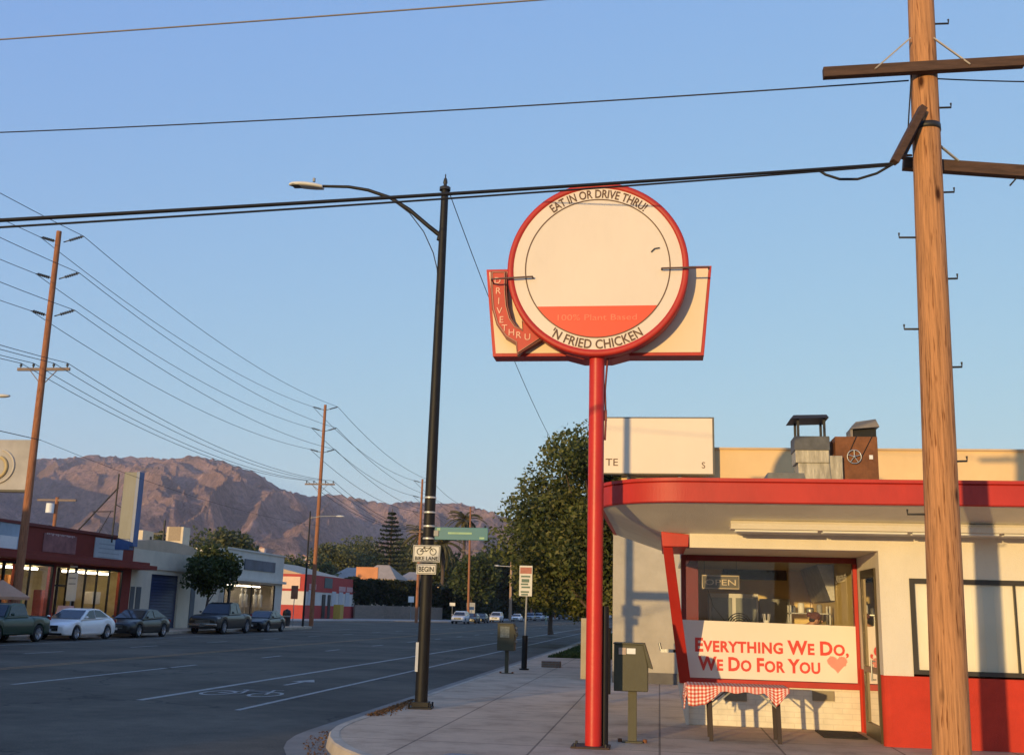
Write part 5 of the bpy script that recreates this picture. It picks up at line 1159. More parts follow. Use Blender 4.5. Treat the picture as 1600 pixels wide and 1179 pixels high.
# the grey garage with its blue door and barrel roof
yg0, yg1 = ye, yl(352)
Ga = thing('garage_building', (FX, yg0+.3, .15), 'pale grey garage with a dark blue roller door and a tan barrel roof', 'garage')
b = MB(); ga = ye+.02; zg = 5.0; dy0, dy1 = yl(237), yl(281)
b.box((FX-.3, ga, .15), (FX, dy0, zg)); b.box((FX-.3, dy0, 3.55), (FX, dy1, zg)); b.box((FX-.3, dy1, .15), (FX, yg1, zg)); b.box((-52, ga, .15), (-51.7, yg1, zg)); b.box((-51.7, yg1-.3, .15), (FX-.3, yg1, zg)); b.box((-51.7, ga, .15), (FX-.3, ga+.3, zg))
b.build('wall', M_greyw, Ga)
b = MB(); b.box((FX, ga, 3.85), (FX+.10, yg1, 4.05)); b.build('ledge', M_greyw, Ga)
b = MB()
for k in range(18): z = .15+.19*k; b.quad((FX-.12, dy0, z), (FX-.12, dy1, z), (FX-.16, dy1, z+.18), (FX-.16, dy0, z+.18)); b.quad((FX-.16, dy0, z+.18), (FX-.16, dy1, z+.18), (FX-.12, dy1, z+.19), (FX-.12, dy0, z+.19))
b.build('roller_door', M_blue, Ga)
b = MB()
for p0, p1 in ((206, 212), (215, 222)): b.box((FX-.0, yl(p0), .2), (FX+.04, yl(p1), 2.7))
b.build('door', mat('dark_grey_door', (.09, .095, .10), .5, .1), Ga)
b = MB(); b.box((FX, yl(300), .15), (FX+.03, yl(307), 3.2)); b.build('dark_recess', mat('slate_panel', (.10, .115, .13), .6, .1), Ga)
b = MB(); ym, hw = (ga+yg1)/2, (yg1-ga)/2
arc = [(ym-hw*cos(pi*k/16), zg-.35+1.25*sin(pi*k/16)) for k in range(17)]
b.prism(arc, -51, FX-1.2, 'x'); b.build('barrel_roof', M_roof, Ga)
q = PX(287, 843, -37); ac = thing('rooftop_air_conditioner', (q.x, q.y, q.z-.3), 'cream louvred air conditioner box on the tan barrel roof', 'air conditioner')
w_ = 1.25; b = MB(); b.box((q.x-1.4, q.y-.2, q.z-.5), (q.x, q.y+w_-.2, q.z+1.0)); b.build('housing', mat('cream_metal', (.62, .50, .34), .6, .1), ac, .02)
b = MB(); b.box((q.x-1.2, q.y-.215, q.z-.1), (q.x-.2, q.y-.2, q.z+1.0))
b.build('louvre', mat('brown_louvre', (.30, .22, .14), .6, .2, 9), ac)
q = PX(222, 846, -40); b = MB(); b.box((q.x-2, q.y, q.z-.5), (q.x, q.y+1.8, q.z+.9)); b.m = 1; b.box((q.x, q.y+1.2, q.z), (q.x+.03, q.y+1.5, q.z+.5)); single(b, 'roof_shed', [mat('cream_metal', (.62, .50, .34), .6, .1), M_dark], 'small cream housing with a dark hatch on the roof behind the blade sign', 'roof unit')
# the white shop with the display window
ys0, ys1 = yl(345), yl(437)
Ws = thing('white_shop', (FX+.3, ys0, .15), 'pale white shop with a dark blurred sign panel and lit display window', 'shop')
XS = FX+.3; zs1 = PX(437, 869, XS).z; w0, w1 = yl(352, XS), yl(431, XS)
b = MB(); b.box((-50, ys0+.02, .15), (-49.7, ys1, zs1)); b.box((-49.7, ys1-.3, .15), (XS, ys1, zs1)); b.box((-49.7, ys0+.02, .15), (XS, ys0+.3, zs1))
b.box((XS-.3, ys0+.3, 3.4), (XS, ys1-.3, zs1)); b.box((XS-.3, ys0+.3, .15), (XS, w0, 3.4)); b.box((XS-.3, w1, .15), (XS, ys1-.3, 3.4)); b.box((XS-.3, w0, .15), (XS, w1, .7)); b.box((-49.7, ys0+.3, zs1-.3), (XS-.3, ys1-.3, zs1-.2))
b.build('wall', M_greyw2, Ws)
b = MB(); b.box((XS, ys0+.02, zs1), (XS+.1, ys1, zs1+.12)); b.box((XS, ys0+.02, 3.55), (XS+.35, ys1, 3.75)); b.build('ledge', M_greyw2, Ws)
b = MB(); p0, p1 = yl(380, XS), yl(428, XS); b.box((XS, p0, 4.45), (XS+.08, p1, 5.25)); sp_ = b.build('sign_panel', mat('slate_sign', (.10, .11, .14), .5, .4, .5), Ws, .01)
b = MB(); b.box((XS-2.5, ys0+.3, .16), (XS-2.4, ys1-.3, 3.4)); b.box((XS-2.5, ys0+.3, 3.32), (XS-.3, ys1-.3, 3.38)); b.build('interior', mat('shop_interior_grey', (.30, .27, .23), .8, .2, 1), Ws)
F = MB(); F.box((XS-.08, w0, .7), (XS+.03, w0+.08, 3.4)); F.box((XS-.08, w1-.08, .7), (XS+.03, w1, 3.4)); F.box((XS-.08, yl(362, XS)-.3, .15), (XS+.03, yl(362, XS), 3.4))
for p in (395,): F.box((XS-.06, yl(p, XS)-.03, .7), (XS+.02, yl(p, XS)+.03, 3.4))
f = F.build('shop_window', M_black, Ws); b = MB(); b.quad((XS-.02, w0, .7), (XS-.02, w1, .7), (XS-.02, w1, 3.4), (XS-.02, w0, 3.4)); b.build('pane', M_glass, f)
b = MB(); b.box((XS-1.2, w0+1, 3.2), (XS-1.1, w1-.5, 3.28)); b.build('light_tube', M_tube, Ws)
for k, px in enumerate((380, 386, 401, 409)):
    y = yl(px, XS-.7); t = thing('mannequin', (XS-.7, y, .8), 'white dressed mannequin, %s in the lit shop window' % ['leftmost', 'second from left', 'third from left', 'rightmost'][k], 'mannequin', 'mannequins in the shop window')
    b = MB(); b.lathe((XS-.7, y, .8), [(.18, 0), (.03, .03), (.03, .8), (.22, .82), (.16, 1.3), (.2, 1.75), (.06, 1.85), (.05, 1.95), (.09, 2.05), (.09, 2.2), (0, 2.25)], 10); b.build('body', mat('white_dress', (.75, .72, .66), .7, .05), t)

# the red and white store beyond the cross street
XC = -46.0; yc0 = PX(475, 960, XC).y; yc1 = PX(553, 960, XC).y; zc1 = PX(475, 896, XC).z
St = thing('corner_store', (XC, yc0, .15), 'red and white corner store beyond the cross street, its side wall in sunlight', 'shop')
xl = PY(430, 930, yc0).x
b = MB(); b.box((xl-4, yc0, 1.9), (XC, yc1, zc1-2.2)); b.build('wall', mat('store_white', (.62, .58, .52), .8, .08, .6), St)
M_sred = mat('store_red', (.42, .05, .04), .75, .1, .8); b = MB(); b.box((xl-4, yc0-.05, .15), (XC+.05, yc1+.05, 1.9)); b.box((xl-4, yc0-.06, zc1-2.2), (XC+.06, yc1+.06, zc1)); b.build('red_band', M_sred, St)
b = MB(); p0 = PY(437, 900, yc0).x; p1 = PY(470, 900, yc0).x; b.box((p0, yc0-.14, zc1-1.9), (p1, yc0-.062, zc1-.35)); b.build('side_sign', mat('store_sign_peach', (.72, .48, .34), .6, .08, 1), St)
for a_, c_ in ((483, 492), (520, 526), (531, 537), (541, 547)): b = MB(); b.box((XC+.002, yl(a_, XC), 1.9), (XC+.08, yl(c_, XC), 3.9)); b.build('window', mat('pale_shutter', (.5, .5, .5), .5, .1), St)
for a_, c_ in ((505, 510), (514, 518)): b = MB(); b.box((XC+.052, yl(a_, XC), .2), (XC+.10, yl(c_, XC), 3.4)); b.build('door', M_dark, St)
for a_, c_ in ((483, 494), (530, 540), (542, 551)): b = MB(); b.box((XC+.062, yl(a_, XC), zc1-1.9), (XC+.12, yl(c_, XC), zc1-1.2)); b.build('sign_block', mat('pale_pink_sign', (.55, .32, .30), .6, .1), St)
b = MB(); b.box((XC+.062, yl(507, XC), zc1-1.6), (XC+.14, yl(519, XC), zc1-.2)); b.build('sign_block', mat('dark_green_sign', (.10, .13, .12), .6, .2), St)
b = MB(); xr = XC-9; b.prism([(XC-18, zc1), (XC-.8, zc1), (xr, zc1+1.9)], yc0+1, yc1-1, 'y'); b.build('roof', M_roof, St)
q = G(528, 967); b = MB(); b.box((q.x-.8, q.y-.6, .15), (q.x+.6, q.y+.6, 2.1)); q2 = PX(529, 950, XC+2); b = MB(); b.box((q2.x-.5, q2.y-.8, .15), (q2.x+.5, q2.y+.8, 2.1)); single(b, 'donation_bin', mat('yellow_paint', (.45, .30, .05), .6, .1), 'yellow bin standing before the red base of the corner store', 'bin', bevel=.06)

# low wall, hedge and houses right of the store
wp = [PX(553, 960, -45.5), PX(600, 960, -43), PX(640, 960, -39.5), PX(690, 960, -37)]; wp = [Vector((p.x, p.y, .15)) for p in wp]
b = MB()
for i in range(3): b.bar(wp[i]+Vector((0, 0, 1.0)), wp[i+1]+Vector((0, 0, 1.0)), .25, 2.0)
single(b, 'block_wall', brick('tan_block', (.26, .20, .15), (.22, .17, .13), (.18, .15, .12), bw=.8, bh=.3), 'low tan block wall below the dark hedge beyond the cross street', 'wall')

M_leafdark = foliage('dark_leaves', (0.014, 0.022, 0.008), (0.026, 0.038, 0.013), (0.05, 0.058, 0.02))
M_leafmid = foliage('avenue_leaves', (0.028, 0.040, 0.012), (0.055, 0.070, 0.020), (0.10, 0.105, 0.035))
M_leaf = foliage('green_leaves', (0.035, 0.055, 0.014), (0.065, 0.088, 0.024), (0.12, 0.13, 0.045))
M_leafwarm = foliage('olive_leaves', (0.05, 0.068, 0.018), (0.115, 0.13, 0.036), (0.24, 0.22, 0.075))
M_leaffar = foliage('far_leaves', (0.06, 0.075, 0.03), (0.12, 0.13, 0.05), (0.20, 0.19, 0.075))
def leaf(b, p, s, rnd, n=None):
    a = Vector((rnd.gauss(0, 1), rnd.gauss(0, 1), rnd.gauss(0, .7)));
    if a.length < .01: a = Vector((1, 0, 0))
    a.normalize(); c = a.cross(Vector((rnd.gauss(0, 1), rnd.gauss(0, 1), rnd.gauss(0, 1))))
    if c.length < .01: c = a.orthogonal()
    c.normalize(); p = Vector(p); s1 = s*rnd.uniform(.7, 1.4); s2 = s1*.55
    b.quad(p-a*s1, p+c*s2, p+a*s1, p-c*s2)
def tree(name, base, h, rad, label, cat='tree', group=None, m=None, leaves=4000, ls=.22, trunk=.25, crown0=.35, seed=1, lob=26, shape=1.0, squash=.8, clump=.32):
    rnd = random.Random(seed); base = Vector(base); t = thing(name, tuple(base), label, cat, group)
    cz = h*(crown0 + (1-crown0)/2); rz = h*(1-crown0)/2; cs = []
    for i in range(lob):
        while True:
            u = Vector((rnd.uniform(-1, 1), rnd.uniform(-1, 1), rnd.uniform(-1, 1)))
            if .35 < u.length < (1.25 if shape < .5 else 1): break
        u = u*(rnd.uniform(.72, 1.0)); k = 1-.35*max(0, u.z)**2*shape
        cs.append((base + Vector((u.x*rad*k*(1-clump*.5), u.y*rad*k*(1-clump*.5), cz+u.z*rz*(1-clump*.5))), rad*clump*rnd.uniform(.7, 1.3)))
    b = MB(); top = base + Vector((rnd.uniform(-.2, .2), rnd.uniform(-.2, .2), cz)); mid = base + Vector((rnd.uniform(-.1, .1), rnd.uniform(-.1, .1), h*crown0*.7))
    b.tube([base, mid, top], [trunk, trunk*.75, trunk*.35], 8)
    for c, r_ in cs[::2]:
        s0 = mid.lerp(top, rnd.uniform(.1, .9)); b.tube([s0, s0.lerp(c, .5)+Vector((0, 0, .1*r_)), c], [trunk*.3, trunk*.2, trunk*.06], 5)
    b.build('trunk', M_bark, t)
    b = MB()
    for i in range(leaves):
        c, r_ = cs[rnd.randrange(len(cs))]
        d = Vector((rnd.gauss(0, 1), rnd.gauss(0, 1), rnd.gauss(0, 1))).normalized()*(r_*(rnd.random()**.45)*(1.15 if rnd.random() < .12 else 1))
        d.z *= squash; leaf(b, c+d, ls, rnd)
    b.build('crown', m or M_leaf, t)
    return t
# hedge
b = MB(); rnd = random.Random(2)
for i in range(9000):
    k = rnd.random()*3; j = min(2, int(k)); p = wp[j].lerp(wp[j+1], k-j) + Vector((-1.2+rnd.uniform(-.9, .9), 0, 2.0)); hgt = PX(600, 908, -43).z - 2.0 + .25*sin(k*9)
    leaf(b, p + Vector((0, 0, hgt*rnd.random()**.7)), .28, rnd)
hg = single(b, 'hedge', M_leafdark, 'long dark green hedge above the tan block wall', 'hedge')
def house(name, px0, px1, pye, pyr, X, label, wallm, roofm, depth=9, pyb=None):
    """gabled house seen across the way; eave and ridge pixels fix its height"""
    Y0 = PX(px0, 900, X).y; a = PY(px0, pye, Y0); c = PY(px1, pye, Y0); r_ = PY((px0+px1)/2, pyr, Y0+depth/2)
    t = thing(name, ((a.x+c.x)/2, Y0, .15), label, 'house', 'houses beyond the corner'); b = MB(); b.box((a.x+.3, Y0, .15), (c.x-.3, Y0+depth, a.z)); b.build('wall', wallm, t)
    b = MB(); x0, x1 = a.x, c.x; xm0, xm1 = x0+(x1-x0)*.35, x0+(x1-x0)*.65
    e = [(x0, Y0-.4, a.z), (x1, Y0-.4, a.z), (x1, Y0+depth+.4, a.z), (x0, Y0+depth+.4, a.z)]; R2 = [(xm0, Y0+depth/2, r_.z), (xm1, Y0+depth/2, r_.z)]
    b.quad(e[0], e[1], R2[1], R2[0]); b.quad(e[1], e[2], R2[1]); b.quad(e[2], e[3], R2[0], R2[1]); b.quad(e[3], e[0], R2[0]); b.quad(*e[::-1]); b.build('roof', roofm, t)
    b = MB(); b.box(((x0+x1)/2-.6, Y0-.03, a.z-1.6), ((x0+x1)/2+.6, Y0+.0-.005, a.z-.6)); b.build('window', M_dglass, t)
    return t
M_hw = mat('house_cream', (.62, .48, .34), .85, .08, 1); M_hr = mat('house_shingle', (.42, .33, .25), .95, .15, 1); M_hr2 = mat('grey_shingle', (.33, .29, .26), .95, .15, 1)
house('house', 556, 620, 903, 882, -54, 'cream house with a wide hipped tan roof just above the hedge', M_hw, M_hr)
house('house', 514, 562, 902, 886, -62, 'house roof with grey shingles between the store and the orange panel', M_hw, M_hr2)
house('house', 618, 655, 905, 893, -53, 'small low house roof right of the cream house, by the lamp post', M_hw, M_hr2)
house('house', 672, 700, 915, 905, -47, 'low grey roofed house just right of the lamp post signs', M_hw, M_hr2)
q0_, q1_ = PX(556, 885, -50), PX(588, 912, -50); b = MB(); b.box((PY(556, 900, q0_.y).x, q0_.y, q1_.z), (PY(590, 900, q0_.y).x, q0_.y+.3, q0_.z)); single(b, 'orange_billboard', mat('orange_panel', (.60, .24, .10), .7, .15, .7), 'orange sunlit panel standing above the hedge beside the store', 'billboard')

# =================================================================== POLES AND WIRES OF THE FAR SIDE
PXX = -29.3
def far_pole(px_b, px_t, py_t, label, lv=(0, .105, .21), cross=.50, r0=.20):
    bt = PX(px_b, 975, PXX); tp = PX(px_t, py_t, PXX); Y = bt.y; h = tp.z
    t = thing('utility_pole', (PXX, Y, .15), label, 'utility pole', 'wooden poles along the far kerb'); tp = Vector((PXX, (tp.y+Y)/2, h))
    b = MB(); b.smooth = True; B0 = Vector((PXX, Y, .15)); b.tube([B0, B0.lerp(tp, .5), tp], [r0, r0*.85, r0*.62], 12); b.build('shaft', M_polefar, t)
    att = {}
    for j, z in enumerate((h-.45, h-2.35, h-4.25)):
        for s in (-1, 1):
            e = Vector((PXX+s*1.15, Y, z+.28)); b = MB(); b.cyl((PXX+s*.12, Y, z), (PXX+s*.4, Y, z+.08), .03, 6); b.lathe((0, 0, 0), [(.05, 0)], 3) if False else None
            for k in range(6): c = Vector((PXX+s*(.45+.11*k), Y, z+.09+.032*k)); b.cyl(c, c+Vector((s*.05, 0, .015)), .085, 8, .05)
            b.cyl((PXX+s*.4, Y, z+.08), e, .03, 6); b.build('insulator', M_insul, t); att[('h', j, s)] = e
    zc_ = h*cross+.3*0 if cross < 1 else cross
    b = MB(); b.box((PXX-1.35, Y-.2, zc_-.07), (PXX+1.35, Y-.1, zc_+.07)); b.bar((PXX-.7, Y-.15, zc_-.05), (PXX-.05, Y-.15, zc_-.75), .04, .03); b.bar((PXX+.7, Y-.15, zc_-.05), (PXX+.05, Y-.15, zc_-.75), .04, .03); cr = b.build('crossarm', mat('grey_wood_arm', (.23, .17, .14), .8, .2), t)
    for k, dx in enumerate((-1.2, -.55, .5, 1.2)):
        b = MB(); b.lathe((PXX+dx, Y-.15, zc_+.07), [(.03, 0), (.03, .08), (.07, .1), (.05, .2), (0, .24)], 8); b.build('pin_insulator', M_insul, cr); att[('c', k)] = Vector((PXX+dx, Y-.15, zc_+.3))
    return t, att, Y
p1t, A1, Y1 = far_pole(21, 87, 358, 'tall leaning wooden pole nearest on the left with three rows of insulators', cross=12.5/19.4)
p2t, A2_, Y2 = far_pole(486, 508, 632, 'second wooden pole at the far corner beside the slim street lamp', cross=12.1/19.1)
p3t, A3, Y3 = far_pole(650, 660, 748, 'third wooden pole hidden mostly behind the black lamp post', cross=11.0/17.5)
p4t, A4, Y4 = far_pole(731, 733, 790, 'fourth wooden pole standing among the palm crowns', cross=10.5/17)
off0 = Vector((0, 2.0-Y1, .1)); A0_ = {k: v+off0 for k, v in A1.items()}
for span, (P_, Q_) in enumerate(((A0_, A1), (A1, A2_), (A2_, A3), (A3, A4))):
    for k in P_:
        if span == 3 and k[0] == 'c': continue
        nmv = ['near', 'first', 'second', 'third'][span]
        lab = ('%s transmission wire on the %s side of the %s span of far poles' % (['top', 'middle', 'lowest'][k[1]], 'street' if k[2] > 0 else 'shop', nmv)) if k[0] == 'h' else ('crossarm wire %s in the %s span of far poles' % (['farthest from the street', 'second from the shops', 'second from the street', 'nearest the street'][k[1]], nmv))
        wire('overhead_wire', P_[k], Q_[k], (1.0 if k[0] == 'h' else 1.1), (.016, .016, .02, .022)[span], lab, 'overhead wires along the far poles', n=20, cat='wire')
wire('overhead_wire', (PXX+.2, Y1-43, 9.6), (PXX+.2, Y1, PX(32, 680, PXX).z), .5, .018, 'low cable from the left edge to the nearest far pole', 'low cables on the far poles', n=12, cat='wire')
wire('overhead_wire', (PXX+.2, Y1, PX(32, 680, PXX).z), (PXX+.2, Y2, 8.6), .6, .011, 'low cable between the first and second far poles', 'low cables on the far poles', n=12, cat='wire')
# lamps of the far side
def lamp_far(x, y, h, arm, label, rise=.6, grp='small street lamps down the road', bulb=False):
    t = thing('street_lamp', (x, y, .15), label, 'street lamp', grp); b = MB(); b.smooth = True; b.tube([(x, y, .15), (x, y, h)], [.10, .06], 8); b.build('pole', M_black, t)
    b = MB(); b.tube([(x, y, h-.6), (x+arm*.35, y, h-.6+rise*.75), (x+arm*.7, y, h-.6+rise), (x+arm, y, h-.6+rise)], .035, 6); b.build('arm', M_dull, t)
    s = 1 if arm > 0 else -1; b = MB(); b.blob((x+arm+s*.35, y, h-.6+rise), (.40, .15, .08), 10, 1, 0); b.build('lamp_head', M_lampwhite, t); return t
q = PX(479, 977, -29.5); zz = PX(485, 798, -29.5).z; lamp_far(-29.5, q.y-1, zz, 2.3, 'slim dark street lamp beside the second wooden pole at the far corner', .2)
q = PX(-20, 980, -29.5); zz = PX(10, 641, -29.5).z; lamp_far(-29.5, 40.5, zz+.6, 1.6, 'street lamp whose arm pokes in at the left edge', 0)
RLX = -4.2
for k, (Y, px, py) in enumerate(((64, 853, 757), (108, 0, 0), (150, 0, 0))): lamp_far(RLX, Y, 10.0, -2.2, ['street lamp rising behind the big tree, head showing left of it', 'second distant lamp on the right hand kerb', 'third distant lamp on the right hand kerb'][k], .5)
q = PX(797, 960, -29.0); t = thing('utility_pole', (q.x, q.y, .15), 'bare pale wooden pole before the dark trees, with a small lamp arm', 'utility pole')
b = MB(); b.smooth = True; b.tube([(q.x, q.y, .15), (q.x, q.y, PX(797, 843, -29).z)], [.3, .2], 10); b.build('shaft', mat('pale_far_wood', (.42, .27, .17), .8, .15), t)
b = MB(); z = PX(797, 884, -29).z; b.cyl((q.x, q.y, z), (q.x-2.6, q.y, z+.1), .06, 6); b.blob((q.x-2.9, q.y, z+.1), (.6, .3, .15), 8, 1, 0); b.build('lamp_arm', M_lampwhite, t)
q = PX(830, 960, -28.6); t = thing('utility_pole', (q.x, q.y, .15), 'thin distant wooden pole just right of the bare pale one', 'utility pole'); b = MB(); b.tube([(q.x, q.y, .15), (q.x, q.y, 12)], [.28, .2], 8); b.build('shaft', M_polefar, t)
wire('overhead_wire', (LX+.03, LY, 10.0), (RLX, 64, 9.4), 1.3, .009, 'thin dark cable dropping from the lamp post top toward the big tree', None, n=30, cat='wire')
# transformer pole behind the red shop
q = PX(87, 800, -46); zt2 = PX(87, 776, -46).z
t = thing('transformer_pole', (-46, q.y, .15), 'short pole with a white transformer can behind the red shop', 'utility pole'); b = MB(); b.cyl((-46, q.y, .15), (-46, q.y, zt2), .14, 8); b.build('shaft', M_polefar, t)
b = MB(); b.cyl((-46.3, q.y-.35, PX(84, 801, -46).z), (-46.3, q.y-.35, PX(84, 786, -46).z), .3, 12); b.build('transformer', M_white, t); b = MB(); b.box((-47.6, q.y-.1, zt2-.3), (-44.4, q.y+.1, zt2-.15)); b.build('crossarm', mat('grey_wood_arm', (.23, .17, .14), .8, .2), t)
q = PX(258, 812, -44); t = thing('transformer_pole', (-44, q.y, .15), 'thin dark pole with a crossarm behind the barrel roof', 'utility pole'); b = MB(); b.cyl((-44, q.y, .15), (-44, q.y, q.z), .1, 8); b.build('shaft', M_dark, t); b = MB(); b.box((-45.2, q.y, q.z-1.3), (-42.8, q.y+.1, q.z-1.15)); b.build('crossarm', M_dark, t)

# small signs on the far pavement
def post_sign(px, pyb, pyt, X, w, hh, label, m, post=M_dull, name='road_sign', face='x', pyt0=None, hb=None):
    q = PX(px, pyb, X); zt = PX(px, pyt, X).z; t = thing(name, (X, q.y, .15), label, 'road sign'); b = MB(); b.cyl((X, q.y, .15), (X, q.y, zt), .035, 8); b.build('post', post, t)
    b = MB(); b.box((X-w/2, q.y-.05, zt-hh), (X+w/2, q.y-.03, zt)); b.build('panel', m, t, .004); return t
t = post_sign(109, 950, 893, -31.0, .55, 1.5, 'narrow white pole sign standing before the red shop entrance', M_sgn)
b = MB(); 
for k in range(4): b.box((-31.2, t.location.y-.056, 2.6+.3*k), (-30.8, t.location.y-.051, 2.68+.3*k))
b.build('printed_lines', M_dull, t)
q = PX(100, 975, -30.6); t = thing('sandwich_board', (q.x, q.y, .15), 'pink edged sandwich board leaning before the red shop', 'sign board'); b = MB(); b.hexa([(q.x-.45, q.y-.3, .15), (q.x+.45, q.y-.3, .15), (q.x+.45, q.y-.26, .15), (q.x-.45, q.y-.26, .15)], [(q.x-.45, q.y-.02, 1.5), (q.x+.45, q.y-.02, 1.5), (q.x+.45, q.y+.02, 1.5), (q.x-.45, q.y+.02, 1.5)]); b.build('board', mat('pink_white_board', (.6, .38, .38), .6, .3, 2), t, .02)
b = MB(); b.hexa([(q.x-.45, q.y+.3, .15), (q.x+.45, q.y+.3, .15), (q.x+.45, q.y+.34, .15), (q.x-.45, q.y+.34, .15)], [(q.x-.45, q.y+.02, 1.5), (q.x+.45, q.y+.02, 1.5), (q.x+.45, q.y+.04, 1.5), (q.x-.45, q.y+.04, 1.5)]); b.build('back_leg', M_dark, t)
post_sign(457, 975, 914, -30.3, .6, 1.1, 'dark backed road sign left of the slim lamp on the far corner', mat('rust_sign_back', (.22, .10, .06), .7, .2))
post_sign(641, 968, 931, -38, .9, .9, 'small bright square sign on a post before the hedge', M_white)
post_sign(706, 968, 941, -33, .9, .5, 'small pale sign on a thin post near the first distant car', M_sgn)
post_sign(735, 968, 941, -31, 1.4, 2.2, 'grey street sign between the distant parked cars', M_dull)
q = PX(448, 962, -30.6); t = thing('waste_bin', (q.x, q.y, .15), 'dark rounded waste bin on the far corner by the last parked car', 'waste bin'); b = MB(); b.lathe((q.x, q.y, .15), [(.28, 0), (.34, .9), (.36, .95), (.30, 1.25), (0, 1.4)], 14); b.build('body', M_dark, t); b = MB(); b.lathe((q.x, q.y, .9), [(.36, 0), (.37, .05), (.36, .1)], 14); b.build('rim', M_dull, t)
q = PX(851, 650, -10)
# green street name sign far off and small light
q = PY(866, 938, 150); b = MB(); b.box((q.x-1.1, 150, q.z-.3), (q.x+1.1, 150.05, q.z+.3)); b.box((q.x-1.14, 150, .15), (q.x-1.06, 150.06, q.z+.4)); single(b, 'far_street_sign', M_green, 'tiny green street blade under the dark trees down the road', 'street sign')

# =================================================================== CARS
def car_mesh(kind, paint, label, group=None, name='parked_car', cat='car', plate_=True):
    """local frame: nose towards +x, wheels on z=0"""
    t = thing(name, (0, 0, 0), label, cat, group)
    if kind == 'sedan':
        L_, W_, fw_, rw_, wr = 4.65, 1.80, 1.42, -1.38, .33
        up = [(2.32, .42), (2.34, .58), (2.26, .70), (1.9, .80), (1.05, .93), (.4, .96), (-.6, .98), (-1.6, 1.02), (-2.12, 1.0), (-2.30, .90), (-2.34, .55), (-2.28, .34)]
        gh = [(1.12, .92), (.22, 1.37), (-.25, 1.43), (-.85, 1.40), (-1.85, 1.02)]; side = [(.80, .97), (.15, 1.33), (-.3, 1.37), (-.85, 1.34), (-1.45, 1.04)]; bp_ = -.28
    elif kind == 'suv':
        L_, W_, fw_, rw_, wr = 4.7, 1.88, 1.42, -1.40, .37
        up = [(2.32, .48), (2.34, .75), (2.22, .93), (1.2, 1.08), (.4, 1.1), (-1.6, 1.12), (-2.28, 1.1), (-2.34, .6), (-2.3, .42)]
        gh = [(1.2, 1.06), (.55, 1.60), (-.2, 1.70), (-1.9, 1.66), (-2.28, 1.10)]; side = [(.95, 1.12), (.5, 1.55), (-.2, 1.62), (-1.75, 1.58), (-2.0, 1.15)]; bp_ = -.3
    else:
        big = kind == 'bigpickup'; L_, W_, fw_, rw_, wr = (5.8, 2.02, 1.85, -1.85, .42) if big else (5.0, 1.75, 1.55, -1.45, .36)
        hx = L_/2; s = 1.13 if big else 1.0
        up = [(hx-.03, .45*s), (hx, .70*s), (hx-.08, .92*s), (hx-.5, 1.0*s), (.85*s, 1.06*s), (-.55*s, 1.08*s), (-hx+.02, 1.06*s), (-hx, .6*s), (-hx+.05, .45*s)]
        gh = [(1.0*s, 1.03*s), (.48*s, 1.55*s), (.1, 1.62*s), (-.55*s, 1.60*s), (-.72*s, 1.07*s)] if not big else [(1.15, 1.16), (.55, 1.80), (.1, 1.90), (-.75, 1.88), (-.95, 1.2)]
        side = [(gh[0][0]-.22, 1.10*s), (gh[1][0]-.02, gh[1][1]-.06), (.05, gh[2][1]-.09), (gh[3][0]+.02, gh[3][1]-.08), (gh[4][0]+.10, 1.12*s)]; bp_ = None if not big else -.25
    zb = .22 if kind == 'sedan' else .32
    def arch(cx):
        ra = wr+.055; return [(cx-ra*cos(pi*k/10), max(zb, wr + ra*sin(pi*k/10))) for k in range(11)]
    low = [(up[-1][0], zb+.06)] + [(rw_-wr-.06, zb)] + arch(rw_) + [(rw_+wr+.06, zb), (fw_-wr-.06, zb)] + arch(fw_) + [(fw_+wr+.06, zb), (up[0][0]-.03, zb+.04)]
    prof = low + up      # runs rear-bottom -> front-bottom -> over the top
    hl = L_/2; hw = W_/2
    def width(x, z):
        w = hw*(1 - .13*max(0, (abs(x)/hl-.62)/.38)**2); top = up[3][1]
        return w*(1-.07*max(0, (z-.62*top)/(.5*top))**1.5) - .03*max(0, (.42-z)/.2)
    def zat(pts, x):
        for p, q in zip(pts, pts[1:]):
            if min(p[0], q[0]) <= x <= max(p[0], q[0]) and p[0] != q[0]: return p[1] + (q[1]-p[1])*(x-p[0])/(q[0]-p[0])
        return pts[0][1] if abs(x-pts[0][0]) < abs(x-pts[-1][0]) else pts[-1][1]
    xr, xf = -L_/2+.0, L_/2
    topl = [(xf, up[1][1]+.02)] + [p for p in up[2:-2] if xr < p[0] < xf] + [(xr, up[-3][1]-.02)]
    xs = sorted(set([xr, xr+.03, xr+.08, xf-.08, xf-.03, xf] + [round(xr+.1+(L_-.2)*k/30, 4) for k in range(31)] + [round(c-(wr+.055)*cos(pi*k/12), 4) for c in (fw_, rw_) for k in range(13)]))
    def zbot(x):
        for c in (fw_, rw_):
            d_ = (wr+.055)**2-(x-c)**2
            if d_ > 0: return max(zb, wr+sqrt(d_))
        e_ = min(x-xr, xf-x); return zb + max(0, .12-e_)*.9
    TT = (0, .12, .3, .5, .7, .84, .93, .98, 1.0); nT = len(TT); vs = []
    for s_ in (-1, 1):
        for x in xs:
            z0_, z1_ = zbot(x), zat(topl, x); e_ = min(x-xr, xf-x); rnd_ = .10*max(0, 1-e_/.10)**2
            for t_ in TT:
                z = z0_+(z1_-z0_)*t_; vs.append((x, s_*(width(x, z)*(1 - .16*max(0, (t_-.7)/.3)**3) - rnd_ + (.012 if .45 < t_ < .75 else 0)), z))
    b = MB(); n = len(xs); fs = []
